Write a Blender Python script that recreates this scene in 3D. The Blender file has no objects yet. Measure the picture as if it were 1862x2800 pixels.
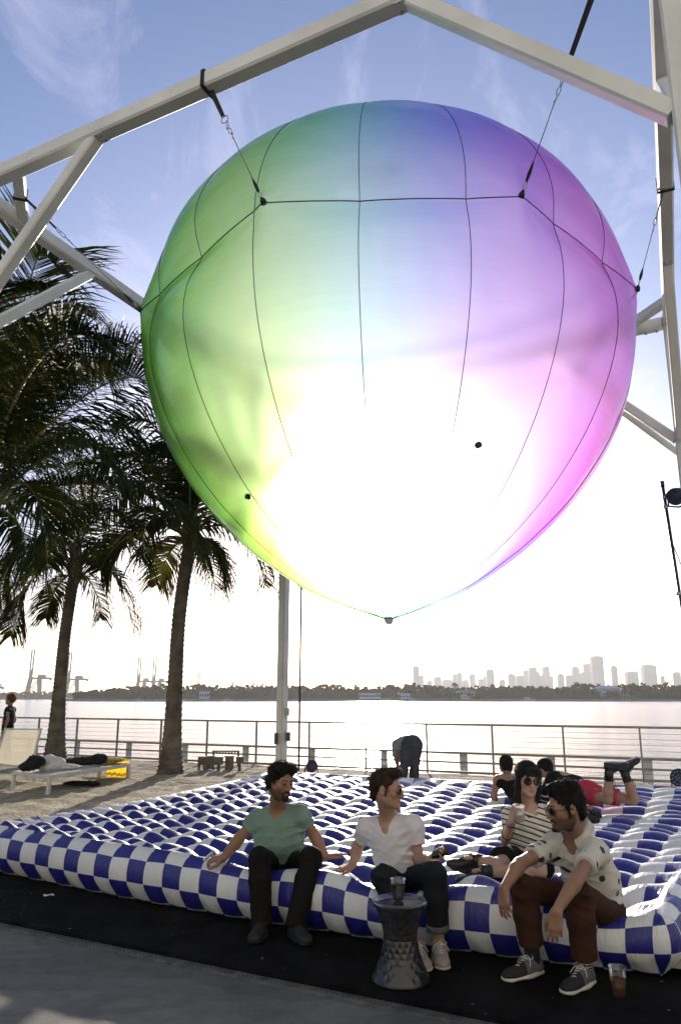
import bpy, math, random
import numpy as np
from mathutils import Vector, Matrix

random.seed(7)
rng = np.random.default_rng(7)
SC = bpy.context.scene
COL = SC.collection

# ------------------------------------------------------------------ camera, sky, sun, exposure
F_PX, PITCH, EYE = 2100.0, math.radians(13.6), 1.6
CP, SP = math.cos(PITCH), math.sin(PITCH)
cam_d = bpy.data.cameras.new("camera")
cam = bpy.data.objects.new("camera", cam_d)
COL.objects.link(cam)
cam.location = (0, 0, EYE)
cam.rotation_euler = (math.pi / 2 + PITCH, 0, 0)
cam_d.sensor_fit = 'VERTICAL'
cam_d.sensor_height = 36
cam_d.lens = F_PX / 2800 * 36
cam_d.clip_start = 0.05
cam_d.clip_end = 30000
SC.camera = cam

SUN_EL, SUN_AZ = math.radians(12.5), math.radians(2.6)
world = bpy.data.worlds.new("World")
SC.world = world
world.use_nodes = True
wn = world.node_tree
wn.nodes.clear()
w_out = wn.nodes.new('ShaderNodeOutputWorld')
w_bg = wn.nodes.new('ShaderNodeBackground')
w_bg.inputs['Strength'].default_value = 0.105
sky = wn.nodes.new('ShaderNodeTexSky')
sky.sky_type = 'NISHITA'
sky.sun_disc = False
sky.sun_elevation = SUN_EL
sky.sun_rotation = SUN_AZ
sky.altitude = 0
sky.air_density = 1.0
sky.dust_density = 1.0
sky.ozone_density = 3.4
# thin wisps of cloud: a noise mask on the view direction, brighter than the blue behind it
tc = wn.nodes.new('ShaderNodeTexCoord')
sep = wn.nodes.new('ShaderNodeSeparateXYZ')
wn.links.new(tc.outputs['Generated'], sep.inputs[0])
mz = wn.nodes.new('ShaderNodeMath'); mz.operation = 'ADD'; mz.inputs[1].default_value = 0.22
wn.links.new(sep.outputs['Z'], mz.inputs[0])
cb = wn.nodes.new('ShaderNodeCombineXYZ')
for ax in ('X', 'Y'):
    dv = wn.nodes.new('ShaderNodeMath'); dv.operation = 'DIVIDE'
    wn.links.new(sep.outputs[ax], dv.inputs[0]); wn.links.new(mz.outputs[0], dv.inputs[1])
    wn.links.new(dv.outputs[0], cb.inputs[ax])
mp = wn.nodes.new('ShaderNodeMapping')
mp.inputs['Scale'].default_value = (1.9, 1.1, 1.0)
mp.inputs['Location'].default_value = (0.35, 0.9, 0.0)
wn.links.new(cb.outputs[0], mp.inputs['Vector'])
nz = wn.nodes.new('ShaderNodeTexNoise')
nz.inputs['Scale'].default_value = 2.4
nz.inputs['Detail'].default_value = 9
nz.inputs['Roughness'].default_value = 0.62
nz.inputs['Distortion'].default_value = 0.6
wn.links.new(mp.outputs[0], nz.inputs['Vector'])
cr = wn.nodes.new('ShaderNodeValToRGB')
cr.color_ramp.elements[0].position = 0.53
cr.color_ramp.elements[1].position = 0.80
wn.links.new(nz.outputs['Fac'], cr.inputs['Fac'])
cmul = wn.nodes.new('ShaderNodeMath'); cmul.operation = 'MULTIPLY'; cmul.inputs[1].default_value = 0.36
wn.links.new(cr.outputs['Color'], cmul.inputs[0])
cmx = wn.nodes.new('ShaderNodeMix'); cmx.data_type = 'RGBA'
wn.links.new(cmul.outputs[0], cmx.inputs['Factor'])
wn.links.new(sky.outputs[0], cmx.inputs['A'])
cmx.inputs['B'].default_value = (7.5, 7.9, 9.2, 1)
# two small grey clouds low over the city
c_prev = cmx.outputs['Result']
for az_, el_, wx_, wz_ in ((20.6, 6.6, 0.050, 0.026), (20.9, 3.9, 0.075, 0.013), (11.4, 6.6, 0.020, 0.014)):
    a_, e_ = math.radians(az_), math.radians(el_)
    sb = wn.nodes.new('ShaderNodeVectorMath'); sb.operation = 'SUBTRACT'
    sb.inputs[1].default_value = (math.sin(a_) * math.cos(e_), math.cos(a_) * math.cos(e_), math.sin(e_))
    nrm_ = wn.nodes.new('ShaderNodeVectorMath'); nrm_.operation = 'NORMALIZE'
    wn.links.new(tc.outputs['Generated'], nrm_.inputs[0]); wn.links.new(nrm_.outputs[0], sb.inputs[0])
    scl = wn.nodes.new('ShaderNodeVectorMath'); scl.operation = 'MULTIPLY'; scl.inputs[1].default_value = (1 / wx_, 1 / wx_, 1 / wz_)
    wn.links.new(sb.outputs[0], scl.inputs[0])
    ln = wn.nodes.new('ShaderNodeVectorMath'); ln.operation = 'LENGTH'; wn.links.new(scl.outputs[0], ln.inputs[0])
    n_ = wn.nodes.new('ShaderNodeTexNoise'); n_.inputs['Scale'].default_value = 1.6; n_.inputs['Detail'].default_value = 7
    wn.links.new(scl.outputs[0], n_.inputs['Vector'])
    s_ = wn.nodes.new('ShaderNodeMath'); s_.operation = 'MULTIPLY_ADD'; s_.inputs[1].default_value = 1.7; s_.inputs[2].default_value = -0.35
    wn.links.new(n_.outputs['Fac'], s_.inputs[0])
    d_ = wn.nodes.new('ShaderNodeMath'); d_.operation = 'SUBTRACT'; wn.links.new(s_.outputs[0], d_.inputs[0])
    h_ = wn.nodes.new('ShaderNodeMath'); h_.operation = 'MULTIPLY'; h_.inputs[1].default_value = 0.75; wn.links.new(ln.outputs['Value'], h_.inputs[0])
    wn.links.new(h_.outputs[0], d_.inputs[1])
    r_ = wn.nodes.new('ShaderNodeMapRange'); r_.inputs['From Min'].default_value = -0.25; r_.inputs['From Max'].default_value = 0.35; r_.inputs['To Max'].default_value = 0.7
    wn.links.new(d_.outputs[0], r_.inputs['Value'])
    m_ = wn.nodes.new('ShaderNodeMix'); m_.data_type = 'RGBA'
    wn.links.new(r_.outputs[0], m_.inputs['Factor']); wn.links.new(c_prev, m_.inputs['A']); m_.inputs['B'].default_value = (1.7, 1.9, 2.1, 1)
    c_prev = m_.outputs['Result']
w_tint = wn.nodes.new('ShaderNodeMix'); w_tint.data_type = 'RGBA'; w_tint.blend_type = 'MULTIPLY'
w_tint.inputs['Factor'].default_value = 1.0
w_tint.inputs['B'].default_value = (1.13, 0.98, 1.02, 1)      # the photograph's white balance
wn.links.new(c_prev, w_tint.inputs['A'])
wn.links.new(w_tint.outputs['Result'], w_bg.inputs['Color'])
wn.links.new(w_bg.outputs[0], w_out.inputs['Surface'])

to_sun = Vector((math.sin(SUN_AZ) * math.cos(SUN_EL), math.cos(SUN_AZ) * math.cos(SUN_EL), math.sin(SUN_EL)))
sun_d = bpy.data.lights.new("sun", 'SUN')
sun_d.energy = 4.2
sun_d.angle = math.radians(0.55)
sun_d.color = (1.0, 0.90, 0.74)
sun = bpy.data.objects.new("sun", sun_d)
COL.objects.link(sun)
sun.rotation_euler = to_sun.to_track_quat('Z', 'Y').to_euler()
sun.location = (0, 0, 60)

SC.view_settings.view_transform = 'Standard'
SC.view_settings.look = 'None'
SC.view_settings.gamma = 1
SC.view_settings.exposure = 0.85
SC.view_settings.use_curve_mapping = False
SC.render.engine = 'CYCLES'
SC.cycles.use_denoising = True
SC.cycles.max_bounces = 10
SC.cycles.transparent_max_bounces = 24
SC.cycles.sample_clamp_indirect = 8.0
SC.cycles.caustics_reflective = False
SC.cycles.caustics_refractive = False


def P(u, v, t):
    """point seen at photo pixel (u, v), t metres out along the lens axis"""
    x, y = (u - 931) / F_PX, (1400 - v) / F_PX
    return Vector((x * t, (CP - y * SP) * t, EYE + (SP + y * CP) * t))


def Pz(u, v, z):
    """same, where the ray meets height z"""
    y = (1400 - v) / F_PX
    return P(u, v, (z - EYE) / (SP + y * CP))


def Py(u, v, Y):
    y = (1400 - v) / F_PX
    return P(u, v, Y / (CP - y * SP))

# ------------------------------------------------------------------ helpers
def nd(nt, t, **kw):
    n = nt.nodes.new(t)
    for k, v in kw.items():
        setattr(n, k, v)
    return n


def pm(name, col, rough=0.5, var=0.12, scale=6.0, bump=0.0, bscale=40.0, metal=0.0, spec=0.5, coat=0.0,
       trans=0.0, sub=0.0, col2=None, detail=5):
    """Principled material whose colour wanders a little and whose surface has a fine relief"""
    m = bpy.data.materials.new(name)
    m.use_nodes = True
    nt = m.node_tree
    b = nt.nodes['Principled BSDF']
    b.inputs['Roughness'].default_value = rough
    b.inputs['Metallic'].default_value = metal
    b.inputs['Specular IOR Level'].default_value = spec
    b.inputs['Coat Weight'].default_value = coat
    b.inputs['Coat Roughness'].default_value = 0.15
    if trans:
        b.inputs['Transmission Weight'].default_value = trans
    if sub:
        b.inputs['Subsurface Weight'].default_value = sub
        b.inputs['Subsurface Radius'].default_value = (0.012, 0.005, 0.003)
        b.inputs['Subsurface Scale'].default_value = 1.0
    t = nd(nt, 'ShaderNodeTexCoord')
    n = nd(nt, 'ShaderNodeTexNoise')
    n.inputs['Scale'].default_value = scale
    n.inputs['Detail'].default_value = detail
    nt.links.new(t.outputs['Object'], n.inputs['Vector'])
    r = nd(nt, 'ShaderNodeValToRGB')
    c2 = col2 or tuple(c * (1 - 2 * var) for c in col)
    r.color_ramp.elements[0].position = 0.32
    r.color_ramp.elements[1].position = 0.68
    r.color_ramp.elements[0].color = (*c2, 1)
    r.color_ramp.elements[1].color = (*[min(1, c * (1 + 0.4 * var)) for c in col], 1)
    nt.links.new(n.outputs['Fac'], r.inputs['Fac'])
    nt.links.new(r.outputs['Color'], b.inputs['Base Color'])
    if bump:
        n2 = nd(nt, 'ShaderNodeTexNoise')
        n2.inputs['Scale'].default_value = bscale
        n2.inputs['Detail'].default_value = 4
        nt.links.new(t.outputs['Object'], n2.inputs['Vector'])
        bp = nd(nt, 'ShaderNodeBump')
        bp.inputs['Strength'].default_value = bump
        bp.inputs['Distance'].default_value = 0.01
        nt.links.new(n2.outputs['Fac'], bp.inputs['Height'])
        nt.links.new(bp.outputs[0], b.inputs['Normal'])
    return m


def mesh_np(name, V, Q, mats, parent=None, smooth=True, midx=None, loc=None):
    me = bpy.data.meshes.new(name)
    V = np.asarray(V, dtype=np.float32)
    Q = np.asarray(Q, dtype=np.int32)
    n, k = Q.shape
    me.vertices.add(len(V))
    me.vertices.foreach_set('co', V.ravel())
    me.loops.add(n * k)
    me.loops.foreach_set('vertex_index', Q.ravel())
    me.polygons.add(n)
    me.polygons.foreach_set('loop_start', np.arange(0, n * k, k, dtype=np.int32))
    for m in (mats if isinstance(mats, (list, tuple)) else [mats]):
        me.materials.append(m)
    if midx is not None:
        me.polygons.foreach_set('material_index', np.asarray(midx, dtype=np.int32))
    me.polygons.foreach_set('use_smooth', np.full(n, smooth))
    me.update(calc_edges=True)
    me.validate()
    o = bpy.data.objects.new(name, me)
    COL.objects.link(o)
    put(o, parent)
    return o


def put(o, parent):
    """hang o (built in world coordinates) under parent without moving it"""
    if parent is not None:
        o.parent = parent
        o.matrix_parent_inverse = Matrix.Translation(-world_loc(parent))


def world_loc(o):
    l = Vector(o.location)
    p = o.parent
    if p is not None:
        l = (o.matrix_parent_inverse @ l) + world_loc(p)
    return l


def tag(o, label=None, cat=None, group=None, kind=None):
    if label: o['label'] = label
    if cat: o['category'] = cat
    if group: o['group'] = group
    if kind: o['kind'] = kind
    return o


def thing(name, label, cat, loc, group=None):
    o = bpy.data.objects.new(name, None)
    o.empty_display_size = 0.2
    o.location = loc
    COL.objects.link(o)
    return tag(o, label, cat, group)


class MB:
    """collects shapes and links them as one mesh object"""
    def __init__(s):
        s.v, s.f = [], []

    def add(s, vs, fs):
        n = len(s.v)
        s.v += [tuple(v) for v in vs]
        s.f += [tuple(i + n for i in f) for f in fs]
        return s

    def box(s, c, size, R=None):
        c = Vector(c)
        vs = []
        for z in (-1, 1):
            for x, y in ((-1, -1), (1, -1), (1, 1), (-1, 1)):
                p = Vector((x * size[0] / 2, y * size[1] / 2, z * size[2] / 2))
                vs.append(c + (R @ p if R is not None else p))
        return s.add(vs, [(3, 2, 1, 0), (4, 5, 6, 7), (0, 1, 5, 4), (1, 2, 6, 5), (2, 3, 7, 6), (3, 0, 4, 7)])

    def beam(s, a, b, w, h=None, up=(0, 0, 1), bev=0.12):
        """a bar from a to b with chamfered edges"""
        a, b = Vector(a), Vector(b)
        h = h or w
        d = (b - a).normalized()
        up = Vector(up)
        if abs(d.dot(up)) > 0.98:
            up = Vector((0.9, -0.44, 0))
        sx = d.cross(up).normalized()
        sy = sx.cross(d).normalized()
        w2, h2, c = w / 2, h / 2, min(w, h) * bev
        prof = [(-w2 + c, -h2), (w2 - c, -h2), (w2, -h2 + c), (w2, h2 - c), (w2 - c, h2), (-w2 + c, h2), (-w2, h2 - c), (-w2, -h2 + c)]
        vs = [p + sx * x + sy * y for p in (a, b) for x, y in prof]
        n = len(prof)
        fs = [(i, (i + 1) % n, n + (i + 1) % n, n + i) for i in range(n)]
        fs += [tuple(range(n - 1, -1, -1)), tuple(range(n, 2 * n))]
        return s.add(vs, fs)

    def tube(s, pts, r, n=8, caps=True):
        pts = [Vector(p) for p in pts]
        rs = r if isinstance(r, (list, tuple)) else [r] * len(pts)
        vs, fs = [], []
        prev = None
        for i, p in enumerate(pts):
            d = (pts[min(i + 1, len(pts) - 1)] - pts[max(i - 1, 0)]).normalized()
            if prev is None:
                a = d.orthogonal().normalized()
            else:
                a = (prev - d * prev.dot(d))
                a = a.normalized() if a.length > 1e-6 else d.orthogonal().normalized()
            prev = a
            b = d.cross(a)
            for k in range(n):
                t = 2 * math.pi * k / n
                vs.append(p + (a * math.cos(t) + b * math.sin(t)) * rs[i])
        for i in range(len(pts) - 1):
            for k in range(n):
                k2 = (k + 1) % n
                fs.append((i * n + k, i * n + k2, (i + 1) * n + k2, (i + 1) * n + k))
        if caps:
            fs.append(tuple(range(n - 1, -1, -1)))
            m = (len(pts) - 1) * n
            fs.append(tuple(range(m, m + n)))
        return s.add(vs, fs)

    def lathe(s, prof, c=(0, 0, 0), n=24, close=False):
        c = Vector(c)
        vs, fs = [], []
        for r, z in prof:
            for k in range(n):
                t = 2 * math.pi * k / n
                vs.append(c + Vector((r * math.cos(t), r * math.sin(t), z)))
        for i in range(len(prof) - 1):
            for k in range(n):
                k2 = (k + 1) % n
                fs.append((i * n + k, i * n + k2, (i + 1) * n + k2, (i + 1) * n + k))
        if close:
            fs.append(tuple(range(n - 1, -1, -1)))
            m = (len(prof) - 1) * n
            fs.append(tuple(range(m, m + n)))
        return s.add(vs, fs)

    def ring(s, c, R, r, axis, n=16, m=6, squash=1.0, xdir=None):
        axis = Vector(axis).normalized()
        a = (Vector(xdir) - axis * Vector(xdir).dot(axis)).normalized() if xdir is not None else axis.orthogonal().normalized()
        b = axis.cross(a)
        pts = [Vector(c) + a * math.cos(2 * math.pi * i / n) * R + b * math.sin(2 * math.pi * i / n) * R * squash for i in range(n + 1)]
        return s.tube(pts, r, m, False)

    def build(s, name, m, parent=None, smooth=False, loc=None):
        me = bpy.data.meshes.new(name)
        me.from_pydata(s.v, [], s.f)
        for q in (m if isinstance(m, (list, tuple)) else [m]):
            me.materials.append(q)
        if smooth:
            me.polygons.foreach_set('use_smooth', [True] * len(me.polygons))
        me.update()
        o = bpy.data.objects.new(name, me)
        COL.objects.link(o)
        if loc is not None:
            o.location = loc
        put(o, parent)
        return o


def struct(o):
    o['kind'] = 'structure'
    return o


# ------------------------------------------------------------------ signed-distance bodies -> one continuous skin
def smin(a, b, k):
    if k <= 0:
        return np.minimum(a, b)
    h = np.maximum(k - np.abs(a - b), 0) / k
    return np.minimum(a, b) - h * h * k * 0.25


class SDF:
    def __init__(s, h=0.006):
        s.h, s.ops = h, []
        s.lo, s.hi = np.full(3, 1e9), np.full(3, -1e9)

    def _grow(s, lo, hi):
        s.lo = np.minimum(s.lo, lo); s.hi = np.maximum(s.hi, hi)

    def cone(s, a, b, ra, rb=None, k=0.02, flat=None, cap=None, sub=False):
        a, b = np.array(a, float), np.array(b, float)
        rb = ra if rb is None else rb
        r = max(ra, rb)
        lo, hi = np.minimum(a, b) - r, np.maximum(a, b) + r
        if not sub: s._grow(lo, hi)
        s.ops.append(('sub' if sub else 'add', 'cone', lo, hi, k, (a, b, ra, rb, flat, cap)))
        return s

    def ell(s, c, rad, R=None, k=0.02, sub=False, cap=None):
        c = np.array(c, float); rad = np.array(rad, float)
        R = np.eye(3) if R is None else np.array(R, float)
        e = np.sqrt(((R * rad[None, :]) ** 2).sum(1))
        if not sub: s._grow(c - e, c + e)
        s.ops.append(('sub' if sub else 'add', 'ell', c - e, c + e, k, (c, rad, R, cap)))
        return s

    def cut(s, p, n):
        s.ops.append(('cut', np.array(p, float), np.array(n, float))); return s

    def disp(s, fn):
        s.ops.append(('disp', fn)); return s

    def run(s):
        h = s.h
        lo = s.lo - 0.03; hi = s.hi + 0.03
        n = np.ceil((hi - lo) / h).astype(int) + 1
        d = np.full(n, 0.2, np.float32)
        ax = [lo[i] + h * np.arange(n[i]) for i in range(3)]

        def region(l, u, m):
            i0 = np.clip(((l - m - lo) / h).astype(int), 0, n - 1)
            i1 = np.clip(((u + m - lo) / h).astype(int) + 2, 1, n)
            sl = tuple(slice(i0[i], i1[i]) for i in range(3))
            X = ax[0][sl[0]][:, None, None].astype(np.float32)
            Y = ax[1][sl[1]][None, :, None].astype(np.float32)
            Z = ax[2][sl[2]][None, None, :].astype(np.float32)
            return sl, X, Y, Z
        for op in s.ops:
            if op[0] in ('add', 'sub'):
                _, kind, l, u, k, par = op
                sl, X, Y, Z = region(l, u, k + 3 * h)
                if d[sl].size == 0: continue
                if kind == 'cone':
                    a, b, ra, rb, flat, cap = par
                    ba = b - a
                    px, py, pz = X - a[0], Y - a[1], Z - a[2]
                    t = np.clip((px * ba[0] + py * ba[1] + pz * ba[2]) / max(ba @ ba, 1e-9), 0, 1)
                    qx, qy, qz = px - t * ba[0], py - t * ba[1], pz - t * ba[2]
                    if flat is not None:
                        f, fac = np.array(flat[0], float), flat[1]
                        f = f / np.linalg.norm(f)
                        c = (qx * f[0] + qy * f[1] + qz * f[2]) * (1 / fac - 1)
                        qx, qy, qz = qx + c * f[0], qy + c * f[1], qz + c * f[2]
                    v = np.sqrt(qx * qx + qy * qy + qz * qz) - (ra + (rb - ra) * t)
                    if flat is not None: v = v * min(1.0, flat[1])
                else:
                    c, rad, R, cap = par
                    px, py, pz = X - c[0], Y - c[1], Z - c[2]
                    q = 0; g = 0
                    for i in range(3):
                        w = (px * R[0, i] + py * R[1, i] + pz * R[2, i])
                        q = q + (w / rad[i]) ** 2
                        g = g + (w / rad[i] ** 2) ** 2
                    k0 = np.sqrt(q); k1 = np.sqrt(g) + 1e-6
                    v = k0 * (k0 - 1) / k1
                    v = np.where(k0 < 0.3, -0.5 * rad.min(), v)
                if cap is not None:
                    cp, cn = cap
                    v = np.maximum(v, (X - cp[0]) * cn[0] + (Y - cp[1]) * cn[1] + (Z - cp[2]) * cn[2])
                v = v.astype(np.float32)
                if op[0] == 'add':
                    d[sl] = smin(d[sl], v, k)
                else:
                    d[sl] = -smin(-d[sl], v, k)
            elif op[0] == 'cut':
                p, nn = op[1], op[2]
                v = ((ax[0] - p[0]) * nn[0])[:, None, None] + ((ax[1] - p[1]) * nn[1])[None, :, None] + ((ax[2] - p[2]) * nn[2])[None, None, :]
                d = np.maximum(d, v.astype(np.float32))
            elif op[0] == 'disp':
                I = np.nonzero(np.abs(d) < 0.03)
                d[I] += op[1](ax[0][I[0]], ax[1][I[1]], ax[2][I[2]]).astype(np.float32)
        d[0, :, :] = d[-1, :, :] = 0.1; d[:, 0, :] = d[:, -1, :] = 0.1; d[:, :, 0] = d[:, :, -1] = 0.1
        return surface_nets(d, lo, h)


def surface_nets(d, lo, h):
    sg = d < 0
    n = d.shape
    cnt = np.zeros((n[0] - 1, n[1] - 1, n[2] - 1), np.uint8)
    corners = [(i, j, k) for i in (0, 1) for j in (0, 1) for k in (0, 1)]
    for i, j, k in corners:
        cnt += sg[i:n[0] - 1 + i, j:n[1] - 1 + j, k:n[2] - 1 + k]
    act = (cnt > 0) & (cnt < 8)
    I = np.argwhere(act)
    idx = np.full(act.shape, -1, np.int32)
    idx[act] = np.arange(len(I))
    dv = {c: d[I[:, 0] + c[0], I[:, 1] + c[1], I[:, 2] + c[2]] for c in corners}
    acc = np.zeros((len(I), 3)); num = np.zeros(len(I))
    for c in corners:
        for a in range(3):
            if c[a] == 0:
                e = list(c); e[a] = 1; e = tuple(e)
                A, B = dv[c], dv[e]
                m = (A < 0) != (B < 0)
                t = A[m] / (A[m] - B[m])
                q = np.tile(np.array(c, float), (m.sum(), 1)); q[:, a] = t
                acc[m] += q; num[m] += 1
    V = lo + h * (I + acc / num[:, None])
    quads = []
    for a in range(3):
        b, c = (a + 1) % 3, (a + 2) % 3
        s0 = [slice(None)] * 3; s1 = [slice(None)] * 3
        s0[a] = slice(0, n[a] - 1); s1[a] = slice(1, n[a])
        A, B = sg[tuple(s0)], sg[tuple(s1)]
        E = np.argwhere(A != B)
        if len(E) == 0: continue
        ok = (E[:, b] > 0) & (E[:, c] > 0) & (E[:, b] < n[b] - 1) & (E[:, c] < n[c] - 1)
        E = E[ok]
        def cell(ob, oc):
            q = E.copy(); q[:, b] += ob; q[:, c] += oc
            return idx[q[:, 0], q[:, 1], q[:, 2]]
        Q = np.stack([cell(-1, -1), cell(0, -1), cell(0, 0), cell(-1, 0)], 1)
        flip = B[E[:, 0], E[:, 1], E[:, 2]]
        Q[flip] = Q[flip][:, ::-1]
        quads.append(Q)
    Q = np.concatenate(quads)
    Q = Q[(Q >= 0).all(1)]
    # one relaxation step takes the grid steps out of the skin
    for _ in range(2):
        acc = np.zeros_like(V); num = np.zeros(len(V))
        for k in range(4):
            np.add.at(acc, Q[:, k], V[Q[:, (k + 1) % 4]] + V[Q[:, (k + 3) % 4]])
            np.add.at(num, Q[:, k], 2)
        V = V * 0.5 + 0.5 * acc / np.maximum(num, 1)[:, None]
    return V, Q
# ------------------------------------------------------------------ ground, water
M = {}
M['steel'] = pm('white_painted_steel', (0.76, 0.77, 0.74), 0.42, 0.09, 1.3, 0.08, 60)
M['black'] = pm('black_webbing', (0.012, 0.012, 0.013), 0.7, 0.2, 40)
M['chrome'] = pm('galvanised_metal', (0.45, 0.45, 0.44), 0.35, 0.1, 30, metal=0.9)
M['wire'] = pm('steel_wire', (0.16, 0.16, 0.16), 0.4, 0.1, 30, metal=0.6)


def floor_mat():
    m = bpy.data.materials.new('painted_concrete')
    m.use_nodes = True
    nt = m.node_tree
    b = nt.nodes['Principled BSDF']
    t = nd(nt, 'ShaderNodeTexCoord')
    mp = nd(nt, 'ShaderNodeMapping')
    mp.inputs['Rotation'].default_value = (0, 0, 0.5)
    mp.inputs['Scale'].default_value = (0.8, 2.0, 1)
    nt.links.new(t.outputs['Object'], mp.inputs[0])
    n = nd(nt, 'ShaderNodeTexNoise')
    n.inputs['Scale'].default_value = 0.85
    n.inputs['Detail'].default_value = 0.6
    n.inputs['Distortion'].default_value = 0.7
    nt.links.new(mp.outputs[0], n.inputs['Vector'])
    r = nd(nt, 'ShaderNodeValToRGB')
    r.color_ramp.interpolation = 'CONSTANT'
    els = r.color_ramp.elements
    els[0].position = 0; els[0].color = (0.112, 0.111, 0.110, 1)
    els[1].position = 0.44; els[1].color = (0.136, 0.135, 0.133, 1)
    e = els.new(0.53); e.color = (0.120, 0.120, 0.121, 1)
    e = els.new(0.60); e.color = (0.150, 0.148, 0.145, 1)
    nt.links.new(n.outputs['Fac'], r.inputs[0])
    n2 = nd(nt, 'ShaderNodeTexNoise')
    n2.inputs['Scale'].default_value = 9
    n2.inputs['Detail'].default_value = 8
    nt.links.new(t.outputs['Object'], n2.inputs['Vector'])
    mx = nd(nt, 'ShaderNodeMix', data_type='RGBA', blend_type='MULTIPLY')
    mx.inputs['Factor'].default_value = 0.5
    r2 = nd(nt, 'ShaderNodeValToRGB')
    r2.color_ramp.elements[0].position = 0.3; r2.color_ramp.elements[0].color = (0.5, 0.5, 0.5, 1)
    r2.color_ramp.elements[1].position = 0.62
    nt.links.new(n2.outputs['Fac'], r2.inputs[0])
    nt.links.new(r.outputs[0], mx.inputs['A']); nt.links.new(r2.outputs[0], mx.inputs['B'])
    nt.links.new(mx.outputs['Result'], b.inputs['Base Color'])
    b.inputs['Roughness'].default_value = 0.62
    b.inputs['Specular IOR Level'].default_value = 0.3
    bp = nd(nt, 'ShaderNodeBump'); bp.inputs['Strength'].default_value = 0.25; bp.inputs['Distance'].default_value = 0.004
    n3 = nd(nt, 'ShaderNodeTexNoise'); n3.inputs['Scale'].default_value = 70; n3.inputs['Detail'].default_value = 5
    nt.links.new(t.outputs['Object'], n3.inputs['Vector'])
    nt.links.new(n3.outputs['Fac'], bp.inputs['Height']); nt.links.new(bp.outputs[0], b.inputs['Normal'])
    return m


M['floor'] = floor_mat()
M['carpet'] = pm('black_carpet', (0.013, 0.013, 0.013), 0.95, 0.3, 3, 0.5, 260, spec=0.06)
M['drain'] = pm('perforated_strip', (0.13, 0.13, 0.125), 0.6, 0.25, 12, 0.3, 90)
M['sand'] = pm('sand', (0.45, 0.40, 0.31), 0.9, 0.16, 5.0, 0.8, 22, spec=0.1, col2=(0.27, 0.23, 0.17), detail=9)
M['seawall'] = pm('seawall_concrete', (0.42, 0.40, 0.37), 0.85, 0.2, 1.2, 0.3, 20)

FR = Vector((0.878, -0.479, 0))          # along the mattress front, to the right
BK = Vector((0.479, 0.878, 0))           # away from the camera, square to it


def sheet(name, pts, z, m, kind='structure'):
    mb = MB().add([(p[0], p[1], z) for p in pts], [tuple(range(len(pts)))])
    o = mb.build(name, m)
    o['kind'] = kind
    return o


# land slab: everything this side of the seawall (its top is the concrete of the terrace)
FA, FB = Vector((-5.8, 21.0, 0)), Vector((4.6, 15.8, 0))       # two points of the fence line
fdir = (FB - FA).normalized()
fn = Vector((-fdir.y, fdir.x, 0))
if fn.y < 0: fn = -fn
e0, e1 = FA - fdir * 34 + fn * 0.55, FB + fdir * 34 + fn * 0.55
mb = MB()
q = [e0, e1, e1 - fn * 70, e0 - fn * 70]
mb.add([(p.x, p.y, z) for z in (-0.03, -2.6) for p in q], [(3, 2, 1, 0), (4, 5, 6, 7), (0, 1, 5, 4), (1, 2, 6, 5), (2, 3, 7, 6), (3, 0, 4, 7)])
struct(mb.build('terrace', M['floor']))
# sand beach: a gently lumpy sheet beyond the line of the mattress front
o1 = Vector((-3.35, 7.75, 0))
nx, ny = 190, 150
U = np.linspace(-24, 20, nx) ; W = np.concatenate([np.linspace(0.15, 12.2, ny)])
V = []
for w in W:
    for u in U:
        p = o1 + FR * u + BK * w
        d = (p - FA).dot(fn)
        if d > 0.30: p = p - fn * (d - 0.30)
        z = 0.012 + 0.022 * math.sin(p.x * 5.1 + 1.3 * math.sin(p.y * 3.3)) * math.sin(p.y * 4.7 + math.sin(p.x * 2.9))
        z += 0.016 * math.sin(p.x * 11.3 + 2 * math.sin(p.y * 5)) * math.sin(p.y * 13.1 + 1.7 * math.sin(p.x * 6)) + 0.05
        if d > -0.3: z = max(0.0, z * max(0, (0.3 - d) / 0.6)) + 0.004
        V.append((p.x, p.y, z))
Q = [(j * nx + i, j * nx + i + 1, (j + 1) * nx + i + 1, (j + 1) * nx + i) for j in range(ny - 1) for i in range(nx - 1)]
o = mesh_np('sand', V, Q, M['sand']); struct(o)
nt = M['sand'].node_tree
for n in nt.nodes:
    if n.type == 'BUMP': n.inputs['Distance'].default_value = 0.05
# black carpet strip under the front of the mattress and the joint strip beside it
ca, cb_ = Vector((-2.53, 6.25, 0)), Vector((0.93, 4.36, 0))
cd = (cb_ - ca).normalized(); cn = Vector((-cd.y, cd.x, 0))
a, b = ca - cd * 9, cb_ + cd * 8
mb = MB()
q = [a, b, b + cn * 2.6, a + cn * 2.6]
mb.add([(p.x, p.y, z) for z in (-0.031, 0.006) for p in q], [(3, 2, 1, 0), (4, 5, 6, 7), (0, 1, 5, 4), (1, 2, 6, 5), (2, 3, 7, 6), (3, 0, 4, 7)])
struct(mb.build('carpet', M['carpet']))
mb = MB()
holes = 0
q = [a - cn * 0.085, b - cn * 0.085, b - cn * 0.004, a - cn * 0.004]
mb.add([(p.x, p.y, z) for z in (-0.031, -0.018) for p in q], [(3, 2, 1, 0), (4, 5, 6, 7), (0, 1, 5, 4), (1, 2, 6, 5), (2, 3, 7, 6), (3, 0, 4, 7)])
dr = struct(mb.build('drain_strip', M['drain']))
mb = MB()
L = (b - a).length
for i in range(int(L / 0.034)):
    for j in range(3):
        p = a + cd * (i * 0.034 + (0.017 if j % 2 else 0)) - cn * (0.026 + 0.019 * j)
        if abs((p - ca).dot(cd) - 2.6) > 3.2: continue
        mb.add([(p.x + 0.006 * math.cos(k * 1.0472), p.y + 0.006 * math.sin(k * 1.0472), -0.0155) for k in range(6)], [(0, 1, 2, 3, 4, 5)])
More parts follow.
